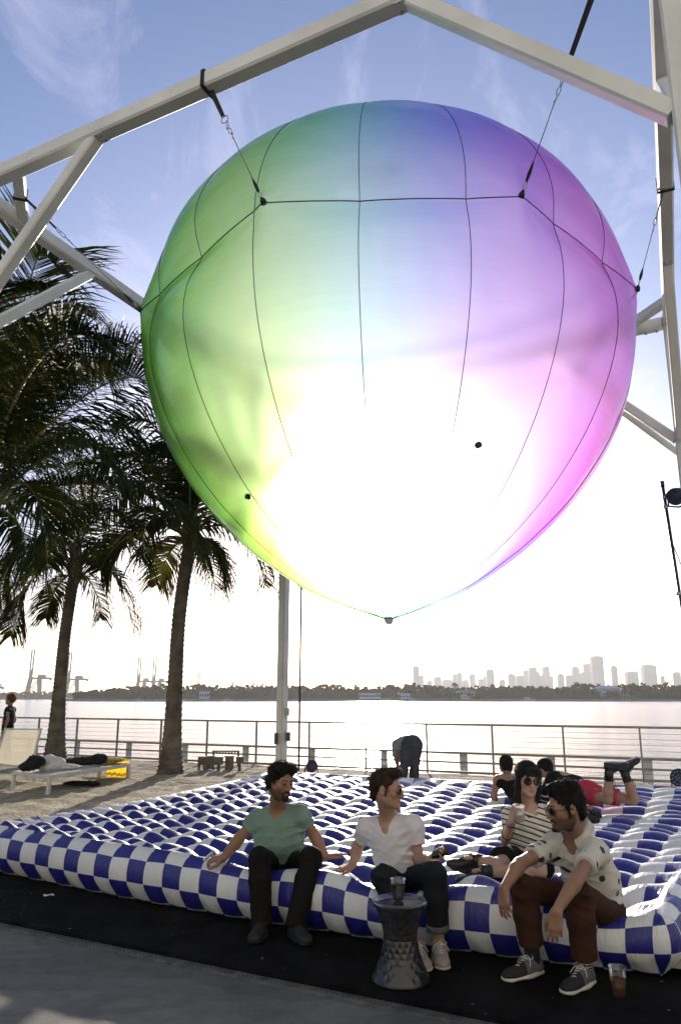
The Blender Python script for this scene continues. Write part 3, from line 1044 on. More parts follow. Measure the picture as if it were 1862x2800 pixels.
def build_mattress():
    SUB = 6
    def axis(n):
        a = [-SIDE + SIDE * k / 22 for k in range(22)]
        return a + [k / SUB for k in range(n * SUB + 1)] + [n + SIDE * (k + 1) / 22 for k in range(22)]
    I, J = axis(NS), axis(NW)
    V = [mat_xyz(i, j) for j in J for i in I]
    n = len(I)
    Q, UV = [], []
    for b in range(len(J) - 1):
        for a in range(n - 1):
            Q.append((b * n + a, b * n + a + 1, (b + 1) * n + a + 1, (b + 1) * n + a))
    m = bpy.data.materials.new('chequered_vinyl')
    m.use_nodes = True
    nt = m.node_tree
    b = nt.nodes['Principled BSDF']
    uv = nd(nt, 'ShaderNodeUVMap')
    ck = nd(nt, 'ShaderNodeTexChecker')
    ck.inputs['Scale'].default_value = 1.0
    ck.inputs['Color1'].default_value = (0.018, 0.019, 0.215, 1)
    ck.inputs['Color2'].default_value = (0.74, 0.76, 0.76, 1)
    nt.links.new(uv.outputs[0], ck.inputs['Vector'])
    t = nd(nt, 'ShaderNodeTexCoord')
    n1 = nd(nt, 'ShaderNodeTexNoise'); n1.inputs['Scale'].default_value = 2.5; n1.inputs['Detail'].default_value = 6
    nt.links.new(t.outputs['Object'], n1.inputs['Vector'])
    rr = nd(nt, 'ShaderNodeValToRGB')
    rr.color_ramp.elements[0].position = 0.3; rr.color_ramp.elements[0].color = (0.80, 0.80, 0.80, 1)
    rr.color_ramp.elements[1].position = 0.65
    nt.links.new(n1.outputs['Fac'], rr.inputs[0])
    mx = nd(nt, 'ShaderNodeMix', data_type='RGBA', blend_type='MULTIPLY'); mx.inputs['Factor'].default_value = 0.6
    nt.links.new(ck.outputs[0], mx.inputs['A']); nt.links.new(rr.outputs[0], mx.inputs['B'])
    nt.links.new(mx.outputs['Result'], b.inputs['Base Color'])
    sc2 = nd(nt, 'ShaderNodeTexNoise'); sc2.inputs['Scale'].default_value = 5; sc2.inputs['Detail'].default_value = 9; sc2.inputs['Roughness'].default_value = 0.7
    nt.links.new(t.outputs['Object'], sc2.inputs['Vector'])
    mr = nd(nt, 'ShaderNodeMapRange'); mr.inputs['From Min'].default_value = 0.3; mr.inputs['From Max'].default_value = 0.7
    mr.inputs['To Min'].default_value = 0.30; mr.inputs['To Max'].default_value = 0.52
    nt.links.new(sc2.outputs['Fac'], mr.inputs['Value']); nt.links.new(mr.outputs[0], b.inputs['Roughness'])
    b.inputs['Specular IOR Level'].default_value = 0.55
    n2 = nd(nt, 'ShaderNodeTexNoise'); n2.inputs['Scale'].default_value = 9; n2.inputs['Detail'].default_value = 5; n2.inputs['Distortion'].default_value = 0.8
    nt.links.new(t.outputs['Object'], n2.inputs['Vector'])
    bp = nd(nt, 'ShaderNodeBump'); bp.inputs['Strength'].default_value = 0.35; bp.inputs['Distance'].default_value = 0.02
    # gathered creases running out of the quilting seams
    cm = nd(nt, 'ShaderNodeMapping'); cm.inputs['Scale'].default_value = (5.0, 0.8, 1)
    nt.links.new(uv.outputs[0], cm.inputs[0])
    n4 = nd(nt, 'ShaderNodeTexNoise'); n4.inputs['Scale'].default_value = 1.3; n4.inputs['Detail'].default_value = 4; n4.inputs['Distortion'].default_value = 0.5
    nt.links.new(cm.outputs[0], n4.inputs['Vector'])
    su = nd(nt, 'ShaderNodeMath', operation='ADD')
    nt.links.new(n2.outputs['Fac'], su.inputs[0]); nt.links.new(n4.outputs['Fac'], su.inputs[1])
    nt.links.new(su.outputs[0], bp.inputs['Height']); nt.links.new(bp.outputs[0], b.inputs['Normal'])
    mx0 = (F0 + F2 + L2 + K2) / 4
    o = mesh_np('mattress', V, Q, m)
    me = o.data
    ul = me.uv_layers.new(name='UVMap')
    A = np.array([(i + 100 + 0.0, j + 100 + 0.0) for j in J for i in I], np.float32)
    li = np.empty(len(me.loops), np.int32); me.loops.foreach_get('vertex_index', li)
    UVL = A[li].copy()
    # at the front right corner the checks run on round the roll
    ii, jj = np.array([i for j in J for i in I])[li], np.array([j for j in J for i in I])[li]
    fi, fj = np.repeat(ii.reshape(-1, 4).mean(1), 4), np.repeat(jj.reshape(-1, 4).mean(1), 4)
    mk = (fi > NS) & (fj < 0)
    ex, ey = np.maximum(ii - NS, 0), np.maximum(-jj, 0)
    th = np.arctan2(ex, ey + 1e-9) / (math.pi / 2)
    UVL[mk, 0] = 100 + NS + 2.4 * th[mk]
    UVL[mk, 1] = 100 - np.maximum(ex, ey)[mk]
    ul.data.foreach_set('uv', UVL.astype(np.float32).ravel())
    tag(o, 'huge blue and white chequered inflatable mattress quilted in rows, lying under the balloon', 'inflatable mattress')
    return o


mattress = build_mattress()


def mat_z(x, y):
    """height of the mattress top at x, y (nearest sample)"""
    if not hasattr(mat_z, 'A'):
        me = mattress.data
        a = np.empty(len(me.vertices) * 3, np.float32); me.vertices.foreach_get('co', a)
        mat_z.A = a.reshape(-1, 3)
    A = mat_z.A
    d = (A[:, 0] - x) ** 2 + (A[:, 1] - y) ** 2
    k = np.argsort(d)[:12]
    return float(A[k, 2].max())
# ------------------------------------------------------------------ unseen hotel front added behind the viewer, its sunlit wall fills the shade
M['stucco'] = pm('pale_stucco', (0.50, 0.50, 0.485), 0.9, 0.06, 0.7, 0.2, 25, spec=0.1)
M['hotel_glass'] = pm('hotel_glazing', (0.10, 0.12, 0.13), 0.12, 0.05, 0.4)
fill_hotel = thing('hotel', 'pale stuccoed hotel front at the landward end of the terrace', 'hotel', (0, -13.0, 0))
MB().box((0, -19.0, 17.0), (92, 12, 34.0)).build('wall', M['stucco'], fill_hotel)
wb = MB().box((0, 0, 0), (2.4, 0.16, 1.9)); sb = MB().box((0, 0, 0), (3.2, 1.1, 0.16))
w0 = s0 = None
for fl in range(9):
    for k in range(13):
        x, z = -39 + 6.5 * k, 3.2 + 3.4 * fl
        if w0 is None:
            w0 = wb.build('window', M['hotel_glass'], fill_hotel); s0 = sb.build('balcony', M['stucco'], fill_hotel)
            w0.matrix_parent_inverse = s0.matrix_parent_inverse = Matrix.Translation(-Vector(fill_hotel.location))
            a, b = w0, s0
        else:
            a, b = w0.copy(), s0.copy(); COL.objects.link(a); COL.objects.link(b)
        a.location = (x, -12.95, z); b.location = (x, -12.44, z - 1.1)
# ------------------------------------------------------------------ railing along the terrace edge
M['rail'] = pm('weathered_rail', (0.34, 0.33, 0.27), 0.5, 0.12, 6, metal=0.4)
M['grey_rail'] = pm('grey_dock_paint', (0.68, 0.70, 0.71), 0.6, 0.12, 4)
fence = thing('railing', 'long metal railing with thin horizontal wires along the water edge of the terrace', 'railing', FA)
ks = range(-5, 16)
sp = [FA + fdir * (-0.07 + 1.437 * k) for k in ks]
mb = MB().beam((0, 0, 0), (0, 0, 1.035), 0.058, 0.03, up=fdir)
p0 = mb.build('post', M['rail'], fence)
p0.location = sp[0]
p0.matrix_parent_inverse = Matrix.Translation(-FA)
for p in sp[1:]:
    c = p0.copy(); COL.objects.link(c); c.location = p
MB().beam(sp[0] - fdir * 0.3 + Vector((0, 0, 1.05)), sp[-1] + fdir * 0.3 + Vector((0, 0, 1.05)), 0.065, 0.045).build('top_rail', M['rail'], fence)
MB().beam(sp[0] - fdir * 0.3 + Vector((0, 0, 0.09)), sp[-1] + fdir * 0.3 + Vector((0, 0, 0.09)), 0.045, 0.05).build('bottom_rail', M['rail'], fence)
for i in range(8):
    z = 0.20 + 0.105 * i
    pts = []
    for a_, b_ in zip(sp[:-1], sp[1:]):
        pts += [a_ + Vector((0, 0, z)), (a_ + b_) / 2 + Vector((0, 0, z - 0.006))]
    MB().tube(pts + [sp[-1] + Vector((0, 0, z))], 0.0045, 4).build('wire', M['wire'], fence)
# lower dock rail on the water side
dock = thing('dock_railing', 'low grey dock rail with flat posts standing in the water behind the terrace railing', 'dock railing', FA + fn * 1.6)
sd = [FA + fn * 1.6 + fdir * (-7.0 + 1.98 * k) for k in range(14)]
mb = MB().beam((0, 0, -1.7), (0, 0, 0.34), 0.17, 0.06, up=fn)
d0 = mb.build('post', M['grey_rail'], dock)
d0.location = sd[0]; d0.matrix_parent_inverse = Matrix.Translation(-Vector(dock.location))
for p in sd[1:]:
    c = d0.copy(); COL.objects.link(c); c.location = p
MB().beam(sd[0] + Vector((0, 0, 0.37)), sd[-1] + Vector((0, 0, 0.37)), 0.19, 0.055).build('rail', M['rail'], dock)
MB().beam(sd[0] + Vector((0, 0, 0.16)) - fn * 0.04, sd[-1] + Vector((0, 0, 0.16)) - fn * 0.04, 0.05, 0.04).build('rail', M['rail'], dock)

# ------------------------------------------------------------------ the island across the bay
M['far_leaf'] = pm('far_foliage', (0.034, 0.040, 0.018), 0.95, 0.3, 0.06, spec=0.0, col2=(0.016, 0.021, 0.010))
M['far_trunk'] = pm('far_trunk', (0.17, 0.15, 0.12), 0.9)
M['white_house'] = pm('white_render', (0.66, 0.66, 0.64), 0.8, 0.06)
M['far_roof'] = pm('far_roof', (0.30, 0.22, 0.17), 0.8)
M['far_glass'] = pm('dark_glazing', (0.04, 0.05, 0.06), 0.2)
ISL = 745.0
iw = lambda u: (u - 931) / F_PX * (CP * ISL) * 1.0 * 1.0277
isl = MB()
shore = []
for u in range(150, 2600, 40):
    shore.append(Vector(((u - 931) / F_PX * ISL * 0.975, ISL + 6 * math.sin(u * 0.013), 0)))
back = [Vector((p.x * 1.15, p.y + 160, 0)) for p in shore]
n = len(shore)
isl.add([(p.x, p.y, WATER_Z - 1) for p in shore] + [(p.x, p.y, 0.4) for p in shore] + [(p.x, p.y, 1.0) for p in back],
        [(i, i + 1, n + i + 1, n + i) for i in range(n - 1)] + [(n + i, n + i + 1, 2 * n + i + 1, 2 * n + i) for i in range(n - 1)])
struct(isl.build('island', pm('far_bank', (0.10, 0.10, 0.07), 0.9, 0.3, 0.05)))
sw = MB()
for i in range(n - 1):
    sw.beam(shore[i] + Vector((0, -1.2, WATER_Z + 0.7)), shore[i + 1] + Vector((0, -1.2, WATER_Z + 0.7)), 0.6, 2.4)
struct(sw.build('far_seawall', pm('far_seawall', (0.30, 0.30, 0.28), 0.9, 0.15, 0.1)))
# headland of the port on the left, farther away
port = MB()
pts = [Vector((x, 1500 + 30 * math.sin(x * 0.01), 0)) for x in range(-1400, -420, 60)]
n = len(pts)
port.add([(p.x, p.y, WATER_Z - 1) for p in pts] + [(p.x, p.y, 2.0) for p in pts] + [(p.x, p.y + 700, 2.2) for p in pts],
         [(i, i + 1, n + i + 1, n + i) for i in range(n - 1)] + [(n + i, n + i + 1, 2 * n + i + 1, 2 * n + i) for i in range(n - 1)])
struct(port.build('port_land', pm('port_land', (0.13, 0.13, 0.11), 0.9)))


def far_clumps(name, spots, leafsize, per):
    """crowns of loose leaf clumps: (x, y, base z, height, radius)"""
    V, Q = [], []
    for x, y, z, h, r in spots:
        lobes = [(rng.normal(0, r * 0.45), rng.normal(0, r * 0.4), z + h * rng.uniform(0.45, 0.88), r * rng.uniform(0.35, 0.6)) for _ in range(5)]
        for k in range(per):
            lx, ly, lz, lr = lobes[k % 5]
            d = rng.normal(size=3); d /= np.linalg.norm(d)
            d = d * lr * rng.uniform(0.6, 1.05); d[2] *= 0.75
            c = np.array([x + lx, y + ly, lz]) + d
            if c[2] < 0.3: continue
            a = rng.normal(size=3); a /= np.linalg.norm(a)
            b = np.cross(a, rng.normal(size=3)); b /= np.linalg.norm(b) + 1e-9
            s = leafsize * rng.uniform(0.5, 1.2)
            m = len(V)
            V += [c - a * s - b * s * 0.6, c + a * s - b * s * 0.6, c + a * s * 0.7 + b * s * 0.6, c - a * s * 0.8 + b * s * 0.6]
            Q.append((m, m + 1, m + 2, m + 3))
        # a dense core in every lobe, and a lower skirt of bushes
        for lx, ly, lz, lr in lobes + [(0, -0.5, z + h * 0.22, r * 0.95)]:
            m = len(V)
            c = np.array([x + lx, y + ly, lz])
            e = lr * 0.82
            V += [c + np.array(q) for q in ((-e, -e * .6, -e * .6), (e, -e * .6, -e * .6), (e, e * .6, -e * .6), (-e, e * .6, -e * .6), (-e * .6, -e * .4, e * .62), (e * .7, -e * .4, e * .55), (e * .6, e * .4, e * .62), (-e * .6, e * .4, e * .5))]
            Q += [(m, m + 1, m + 5, m + 4), (m + 1, m + 2, m + 6, m + 5), (m + 2, m + 3, m + 7, m + 6), (m + 3, m, m + 4, m + 7), (m + 4, m + 5, m + 6, m + 7)]
    o = mesh_np(name, V, Q, M['far_leaf'], smooth=False)
    o['kind'] = 'stuff'
    return o


spots = []
HP = [(150, 6), (230, 8), (290, 12), (360, 15), (440, 16), (520, 15), (640, 15), (760, 15), (860, 14), (905, 19), (940, 13), (1000, 13), (1080, 16),
      (1140, 17), (1200, 15), (1260, 13), (1330, 16), (1420, 14), (1500, 14), (1580, 16), (1680, 15), (1760, 17), (1862, 15), (2300, 15)]
for row in range(4):
    u = 215.0
    while u < 2300:
        h = np.interp(u, [a for a, _ in HP], [b for _, b in HP]) * rng.uniform(0.72, 1.0) * (0.62 if row == 0 else 0.78 if row == 3 else 1)
        y = ISL + 9 + row * 11 + rng.uniform(-3, 3)
        spots.append(((u - 931) / F_PX * y * 0.975, y, 0.5, h, rng.uniform(3.2, 5.4)))
        u += rng.uniform(7, 15)
far_clumps('far_trees', spots, 0.75, 46)
spots = []
for row in range(2):
    x = -1150.0
    while x < -430:
        spots.append((x, 1512 + row * 14, 2, rng.uniform(7, 13), rng.uniform(5, 9))); x += rng.uniform(7, 14)
far_clumps('far_trees', spots, 1.4, 36)
# palms standing clear of the far trees
pp = MB().tube([(0, 0, 0), (0.3, 0, 5), (0.1, 0, 11)], [0.28, 0.22, 0.18], 6)
ff = MB()
for k in range(16):
    az = k * 2.4; el = rng.uniform(-0.5, 1.1); L = rng.uniform(2.6, 3.6)
    pts = []
    for j in range(6):
        t = j / 5
        pts.append(Vector((math.cos(az) * math.cos(el) * L * t, math.sin(az) * math.cos(el) * L * t, 11 + math.sin(el) * L * t - 1.9 * t * t)))
    lat = Vector((-math.sin(az), math.cos(az), 0))
    for j in range(5):
        for q in (0.0, 0.5):
            a = pts[j].lerp(pts[j + 1], q); b = pts[j].lerp(pts[j + 1], q + 0.32)
            for s in (-1, 1):
                ff.add([a, b, b + lat * s * 0.75 - Vector((0, 0, 0.45)), a + lat * s * 0.75 - Vector((0, 0, 0.45))], [(0, 1, 2, 3)])
FP_L = ['tallest far palm left of the skyline centre, standing before the hazy close pair of towers', 'small far palm left of the tallest one near the leftmost skyline towers', 'bushy far palm in front of the tall skyline cluster',
        'far palm right beside the bushy one before the tall cluster', 'far palm below the foot of the tallest tower', 'far palm between the white house and the narrow tower', 'far palm at the foot of the broad tower',
        'far palm nearest the right edge of the far shore', 'far palm just right of the wide white house', 'far palm just right of the white post', 'low far palm right of the thin dark pole', 'far palm left of the sun glitter beside the lone stepped tower',
        'far palm rising behind the wide white house', 'far palm just left of the rightmost one on the far shore']
first = None
for i, (u, hh) in enumerate([(1243, 17.5), (1202, 14.5), (1575, 18), (1590, 16.5), (1636, 16.5), (1702, 17), (1760, 16.8), (1822, 18.5), (1718, 15.5), (800, 15.5), (833, 14.6), (973, 16.5), (1662, 15.5), (1800, 16.5)]):
    y = ISL + 14
    loc = Vector(((u - 931) / F_PX * y * 0.975, y, 0.5))
    t = thing('far_palm', FP_L[i], 'palm tree', loc, 'distant palms above the far treeline')
    if first is None:
        a = pp.build('trunk', M['far_trunk'], None, True); b = ff.build('crown', M['far_leaf'])
        first = (a, b)
    else:
        a, b = first[0].copy(), first[1].copy()
        COL.objects.link(a); COL.objects.link(b)
    for o in (a, b):
        o.parent = t
        o.location = (0, 0, 0)
    t.scale = (1, 1, 1)
    s = hh / 13.5
    t.scale = (s, s, s)
    t.rotation_euler = (0, 0, i * 1.3)


def pxm(u, y):
    return (u - 931) / F_PX * y * 0.975


def far_house(u0, u1, hgt, y, label, roof=None, storeys=2, z0=0.6):
    x0, x1 = pxm(u0, y), pxm(u1, y)
    t = thing('house', label, 'house', ((x0 + x1) / 2, y, z0))
    w = x1 - x0
    MB().box(((x0 + x1) / 2, y + 5, z0 + hgt / 2), (w, 10, hgt)).build('wall', M['white_house'], t)
    if roof == 'hip':
        c = Vector(((x0 + x1) / 2, y + 5, z0 + hgt + 0.004))
        mb = MB().add([c + Vector((sx * (w / 2 + 0.6), sy * 5.6, 0)) for sx, sy in ((-1, -1), (1, -1), (1, 1), (-1, 1))] + [c + Vector((-w * 0.25, 0, 2.2)), c + Vector((w * 0.25, 0, 2.2))],
                      [(0, 1, 5, 4), (1, 2, 5), (2, 3, 4, 5), (3, 0, 4), (3, 2, 1, 0)])
        mb.build('roof', M['far_roof'] if 'roof' in label else M['white_house'], t)
    else:
        MB().box(((x0 + x1) / 2, y + 4.9, z0 + hgt + 0.25), (w + 0.8, 11, 0.45)).build('roof', M['white_house'], t)
    nwin = max(4, int(w / 2.1))
    for s in range(storeys):
        for k in range(nwin):
            MB().box((x0 + w * (k + 0.5) / nwin, y - 0.04, z0 + hgt * (s + 0.52) / storeys), (w / nwin * 0.62, 0.12, hgt / storeys * 0.42)).build('window', M['far_glass'], t)
    return t


far_house(1247, 1296, 6.2, ISL + 5, 'white waterfront house with a gabled roof near the middle of the far shore', 'hip')
far_house(1631, 1695, 7.8, ISL + 7, 'wide white house between palms on the right of the far shore', 'hip', 2, 3.0)
far_house(547, 574, 6.5, ISL + 4, 'boxy white modern house on the far shore beside the palm trunk', None, 1)
far_house(982, 1040, 5.0, ISL + 5, 'low pale flat roofed house on the far shore left of the sun glitter', None, 1)
far_house(1094, 1122, 4.0, ISL + 5, 'small pale house under the trees on the far shore right of the sun glitter', 'hip', 1)


def far_boat(u, L, y, label, cab=True):
    x = pxm(u, y)
    t = thing('motor_boat', label, 'boat', (x, y, WATER_Z))
    prof = [(-0.5, 0.0), (-0.48, 0.16), (0.3, 0.18), (0.5, 0.24), (0.42, 0.02)]
    V = []
    for sy in (-1, 1):
        for px, pz in prof:
            wd = 0.14 if px < 0.35 else 0.03
            V.append((x + px * L, y + sy * wd * L, WATER_Z + pz * L * 0.55))
    n = len(prof)
    MB().add(V, [tuple(range(n)), tuple(range(2 * n - 1, n - 1, -1))] + [(i, i + n, (i + 1) % n + n, (i + 1) % n) for i in range(n)]).build('hull', M['white_house'], t)
    if cab:
        MB().beam((x - 0.25 * L, y, WATER_Z + 0.15 * L), (x + 0.16 * L, y, WATER_Z + 0.15 * L), 0.2 * L, 0.11 * L).build('cabin', M['white_house'], t)
        MB().beam((x - 0.2 * L, y, WATER_Z + 0.17 * L), (x + 0.17 * L, y, WATER_Z + 0.17 * L), 0.205 * L, 0.035 * L).build('window', M['far_glass'], t)
        MB().beam((x - 0.2 * L, y, WATER_Z + 0.225 * L), (x + 0.05 * L, y, WATER_Z + 0.225 * L), 0.16 * L, 0.02 * L).build('roof', M['white_house'], t)
    return t


far_boat(624, 10, 700, 'pale cabin boat anchored off the far shore left of the white post')
far_boat(505, 9, ISL - 12, 'white motor boat moored at the far seawall just right of the thick palm trunk')
far_boat(1441, 15, ISL - 10, 'long white yacht moored below the trees right of centre on the far shore')
far_boat(385, 9, ISL - 10, 'small white motor boat at the far shore between the two palm trunks')
far_boat(806, 9, ISL - 12, 'white motor boat moored at the far shore beside the thin dark pole')
far_boat(238, 12, 1380, 'white boat off the port headland left of the wooded island')
t = thing('boat_lift', 'white frame of a boat lift at the water on the right of the far shore', 'boat lift', (pxm(1708, ISL - 6), ISL - 6, WATER_Z))
for du in (-9, 0, 9):
    MB().beam((pxm(1708 + du, ISL - 6), ISL - 6, WATER_Z - 1), (pxm(1708 + du, ISL - 6), ISL - 6, 4.2), 0.4).build('post', M['white_house'], t)
MB().beam((pxm(1697, ISL - 6), ISL - 6, 4.2), (pxm(1719, ISL - 6), ISL - 6, 4.2), 0.45).build('beam', M['white_house'], t)

# ------------------------------------------------------------------ city skyline
def tower_mat(name, col):
    m = pm(name, col, 0.4, 0.06, 0.02)
    nt = m.node_tree
    b = nt.nodes['Principled BSDF']
    t = nd(nt, 'ShaderNodeTexCoord')
    w = nd(nt, 'ShaderNodeTexBrick')
    w.inputs['Scale'].default_value = 1.0
    w.offset = 0
    w.inputs['Brick Width'].default_value = 4.0; w.inputs['Row Height'].default_value = 3.6
    w.inputs['Mortar Size'].default_value = 0.9
    w.inputs['Color1'].default_value = (0.10, 0.12, 0.14, 1); w.inputs['Color2'].default_value = (0.14, 0.16, 0.18, 1)
    w.inputs['Mortar'].default_value = (*col, 1)
    mp = nd(nt, 'ShaderNodeMapping'); mp.inputs['Rotation'].default_value = (math.pi / 2, 0, 0)
    nt.links.new(t.outputs['Object'], mp.inputs[0]); nt.links.new(mp.outputs[0], w.inputs['Vector'])
    nt.links.new(w.outputs['Color'], b.inputs['Base Color'])
    return m


TM = [tower_mat('tower_pale', (0.48, 0.46, 0.43)), tower_mat('tower_grey', (0.36, 0.37, 0.39)), tower_mat('tower_blue', (0.30, 0.35, 0.40))]
CITY = 3300.0
TW = [(153, 188, 140), (188, 210, 188), (262, 302, 197), (305, 360, 210), (362, 386, 182), (386, 412, 175), (415, 447, 213), (452, 483, 185), (497, 525, 208),
      (524, 545, 193), (541, 580, 158), (608, 638, 212), (655, 693, 184), (695, 738, 190), (737, 768, 163), (767, 808, 147), (777, 822, 170), (822, 840, 190), (838, 876, 142),
      (876, 893, 193), (918, 951, 185), (962, 996, 188), (996, 1034, 147), (1036, 1062, 175), (1057, 1098, 128), (1100, 1160, 88), (1205, 1235, 142),
      (1280, 1340, 168), (1368, 1436, 136), (1463, 1482, 192), (1532, 1566, 172), (226, 256, 216)]
LB = ['tall pale tower leftmost in the distant skyline, beside the sun glare', 'lower step of hazy blocks joined to the leftmost tower', 'broad low hazy block right of the leftmost towers', 'lowest wide hazy slab of the left skyline',
      'slim hazy tower left half of a close pair', 'slim hazy tower right half of a close pair', 'short hazy block right of the close pair', 'rounded hazy tower standing alone left of centre skyline', 'short hazy block before a stepped tower',
      'lower shoulder beside the stepped tower', 'tall stepped tower above the middle of the trees', 'small hazy block mostly hidden behind trees', 'rounded dark hazy tower on the left of the central cluster', 'wide low hazy block in the central cluster',
      'flat topped tower left of the twin tops in the central cluster', 'tallest flat tower of the central cluster', 'paler tower in front of the central cluster', 'low block between the two tall central towers', 'tall slender tower closing the central cluster',
      'thin low block right of the slender tower', 'round topped tower between the two clusters', 'short hazy block left of the right hand cluster', 'domed tower at the left of the tall cluster', 'middle block of the tall cluster', 'second tallest tower, shoulder of the tallest one',
      'tallest tower of the whole skyline', 'narrow round topped tower right of the tallest one', 'squat block with a mast right of the narrow tower', 'broad tower with a projecting roof slab near the right edge', 'thin low block right of the broad tower',
      'grey tower at the right edge of the skyline', 'very low hazy block just right of the leftmost tower']
for i, ((a, b, v), lb) in enumerate(zip(TW, LB)):
    u0, u1, vt = 1050 + a / 1.931, 1050 + b / 1.931, 1750 + v / 1.931
    y = CITY + (i % 5) * 45
    x0, x1 = pxm(u0, y), pxm(u1, y)
    zt = (1908 - vt) / F_PX * y * 0.975 * 0.99 + EYE
    t = thing('tower', lb, 'tower block', ((x0 + x1) / 2, y, 2))
    w = x1 - x0
    mm = TM[i % 3]
    MB().box(((x0 + x1) / 2, y, 1 + (zt - 3) / 2), (w, w * 0.7, zt - 3)).build('shaft', mm, t)
    # roof plant / crown
    if 'round' in lb or 'domed' in lb:
        MB().tube([((x0 + x1) / 2, y, zt - 4), ((x0 + x1) / 2, y, zt + 1), ((x0 + x1) / 2, y, zt + 5)], [w * 0.46, w * 0.40, w * 0.16], 14).build('crown', mm, t)
    elif 'projecting' in lb:
        MB().box(((x0 + x1) / 2, y, zt - 1), (w * 0.66, w * 0.5, 5)).build('crown', mm, t)
        MB().box(((x0 + x1) / 2, y, zt + 2.5), (w * 0.8, w * 0.6, 1.6)).build('roof_slab', mm, t)
    else:
        MB().box(((x0 + x1) / 2 + w * 0.06, y, zt - 0.5), (w * 0.62, w * 0.45, 4)).build('crown', mm, t)
    for k in range(3):
        MB().box((x0 + w * (k + 0.5) / 3, y - w * 0.35 - 0.5, 1 + (zt - 8) / 2), (w * 0.20, 1.2, zt - 9)).build('window_bay', TM[(i + 1) % 3], t)
    if 'mast' in lb:
        MB().tube([((x0 + x1) / 2 - w * 0.2, y, zt), ((x0 + x1) / 2 - w * 0.2, y, zt + 27)], 0.8, 5).build('mast', mm, t)
y = 2600
t = thing('tower', 'lone stepped tower peeking over the trees left of the sun glitter', 'tower block', (pxm(919, y), y, 2))
MB().box((pxm(919, y), y, 20), (15, 12, 42)).build('shaft', TM[0], t)
MB().box((pxm(919, y), y, 43), (11, 9, 5)).build('crown', TM[0], t)

# ------------------------------------------------------------------ container cranes of the port
M['crane'] = pm('crane_paint', (0.20, 0.25, 0.28), 0.5, 0.1, 0.05)


def crane(u, vtop, vbase, y, label, s=1.0, boom=True, face=1):
    x = pxm(u, y)
    z0 = 1.2
    ztop = (1908 - vtop) / F_PX * y * 0.965 + EYE
    t = thing('container_crane', label, 'crane', (x, y, z0), 'container cranes of the far port')
    m = M['crane']
    G = (ztop - z0) * 0.40             # girder height
    W = G * 0.36 * s                   # half the gauge between legs
    legs = [(-W * 1.05, -6), (-W * 1.05, 6), (W * 0.75, -6), (W * 0.75, 6)]
    for lx, ly in legs:
        k = -0.18 if lx < 0 else 0.0
        MB().beam((x + face * (lx + k * W), y + ly, z0), (x + face * lx * 0.72, y + ly, z0 + G), 4.2).build('leg', m, t)
    for ly in (-6, 6):
        MB().beam((x - face * W * 1.1, y + ly, z0 + G * 0.22), (x + face * W * 0.75, y + ly, z0 + G * 0.22), 3.2).build('portal_beam', m, t)
        MB().beam((x - face * W * 1.0, y + ly, z0 + G * 0.25), (x + face * W * 0.5, y + ly, z0 + G * 0.95), 1.8).build('diagonal', m, t)
    MB().beam((x - face * W * 0.9, y, z0 + G), (x + face * W * 2.3, y, z0 + G), 8, 4.2).build('girder', m, t)
    MB().box((x + face * W * 0.9, y, z0 + G + 4.2), (W * 1.1, 10, 6)).build('machinery_house', m, t)
    MB().box((x + face * W * 2.15, y, z0 + G - 2.2), (4, 5, 3.6)).build('cab', m, t)
    xb = x - face * W * 0.78
    MB().beam((xb, y - 5, z0 + G), (xb + face * 2.5, y - 1, z0 + G * 1.5), 2.6).build('mast', m, t)
    MB().beam((xb, y + 5, z0 + G), (xb + face * 2.5, y + 1, z0 + G * 1.5), 2.6).build('mast', m, t)
    MB().beam((xb + face * 2.5, y, z0 + G * 1.5), (x + face * W * 1.2, y, z0 + G + 6), 0.9).build('stay', m, t)
    if boom:
        for dx in (-2.6, 2.6):
            MB().beam((xb + dx, y, z0 + G), (xb + dx + face * 0.6, y, ztop), 2.4).build('boom_chord', m, t)
        for k in range(10):
            zz = z0 + G + (ztop - z0 - G) * (k + 1) / 10.0 - 0.8
            MB().beam((xb - 2.6 + face * 0.3, y, zz), (xb + 2.6 + face * 0.3, y, zz), 0.9).build('rung', m, t)
        MB().beam((xb + face * 2.5, y, z0 + G * 1.5), (xb + face * 1, y, z0 + G + (ztop - z0 - G) * 0.55), 0.7).build('stay', m, t)
    return t


crane(97, 1776, 1890, 1620, 'tall port crane with raised boom left of the first palm trunk')
crane(200, 1783, 1890, 1640, 'tall port crane with raised boom just right of the first palm trunk')
crane(-12, 1838, 1890, 1620, 'port crane cut by the left edge of the view', boom=False)
crane(388, 1797, 1890, 1720, 'port crane above the trees, first of the pair left of the thick palm trunk', 0.8)
crane(430, 1799, 1890, 1720, 'port crane above the trees, beside the thick palm trunk', 0.8)
crane(548, 1835, 1890, 2000, 'small leaning port crane right of the thick palm trunk', 0.7)
crane(640, 1839, 1890, 2050, 'small distant port crane left of the white post', 0.7)
crane(697, 1840, 1890, 2050, 'small distant port crane, left one of the close pair beside the white post', 0.7)
crane(722, 1841, 1890, 2080, 'small distant port crane, right one of the close pair beside the white post', 0.7)

# ------------------------------------------------------------------ air over the bay
hz = MB().box((0, 2300, 104), (5200, 4800, 215))
hm = bpy.data.materials.new('sea_haze')
hm.use_nodes = True
nt = hm.node_tree
nt.nodes.clear()
ho = nd(nt, 'ShaderNodeOutputMaterial')
pv = nd(nt, 'ShaderNodeVolumePrincipled')
pv.inputs['Color'].default_value = (0.93, 0.95, 1.0, 1)
pv.inputs['Density'].default_value = 0.00008
pv.inputs['Anisotropy'].default_value = 0.45
nt.links.new(pv.outputs[0], ho.inputs['Volume'])
hazo = hz.build('haze', hm)
hazo['kind'] = 'stuff'
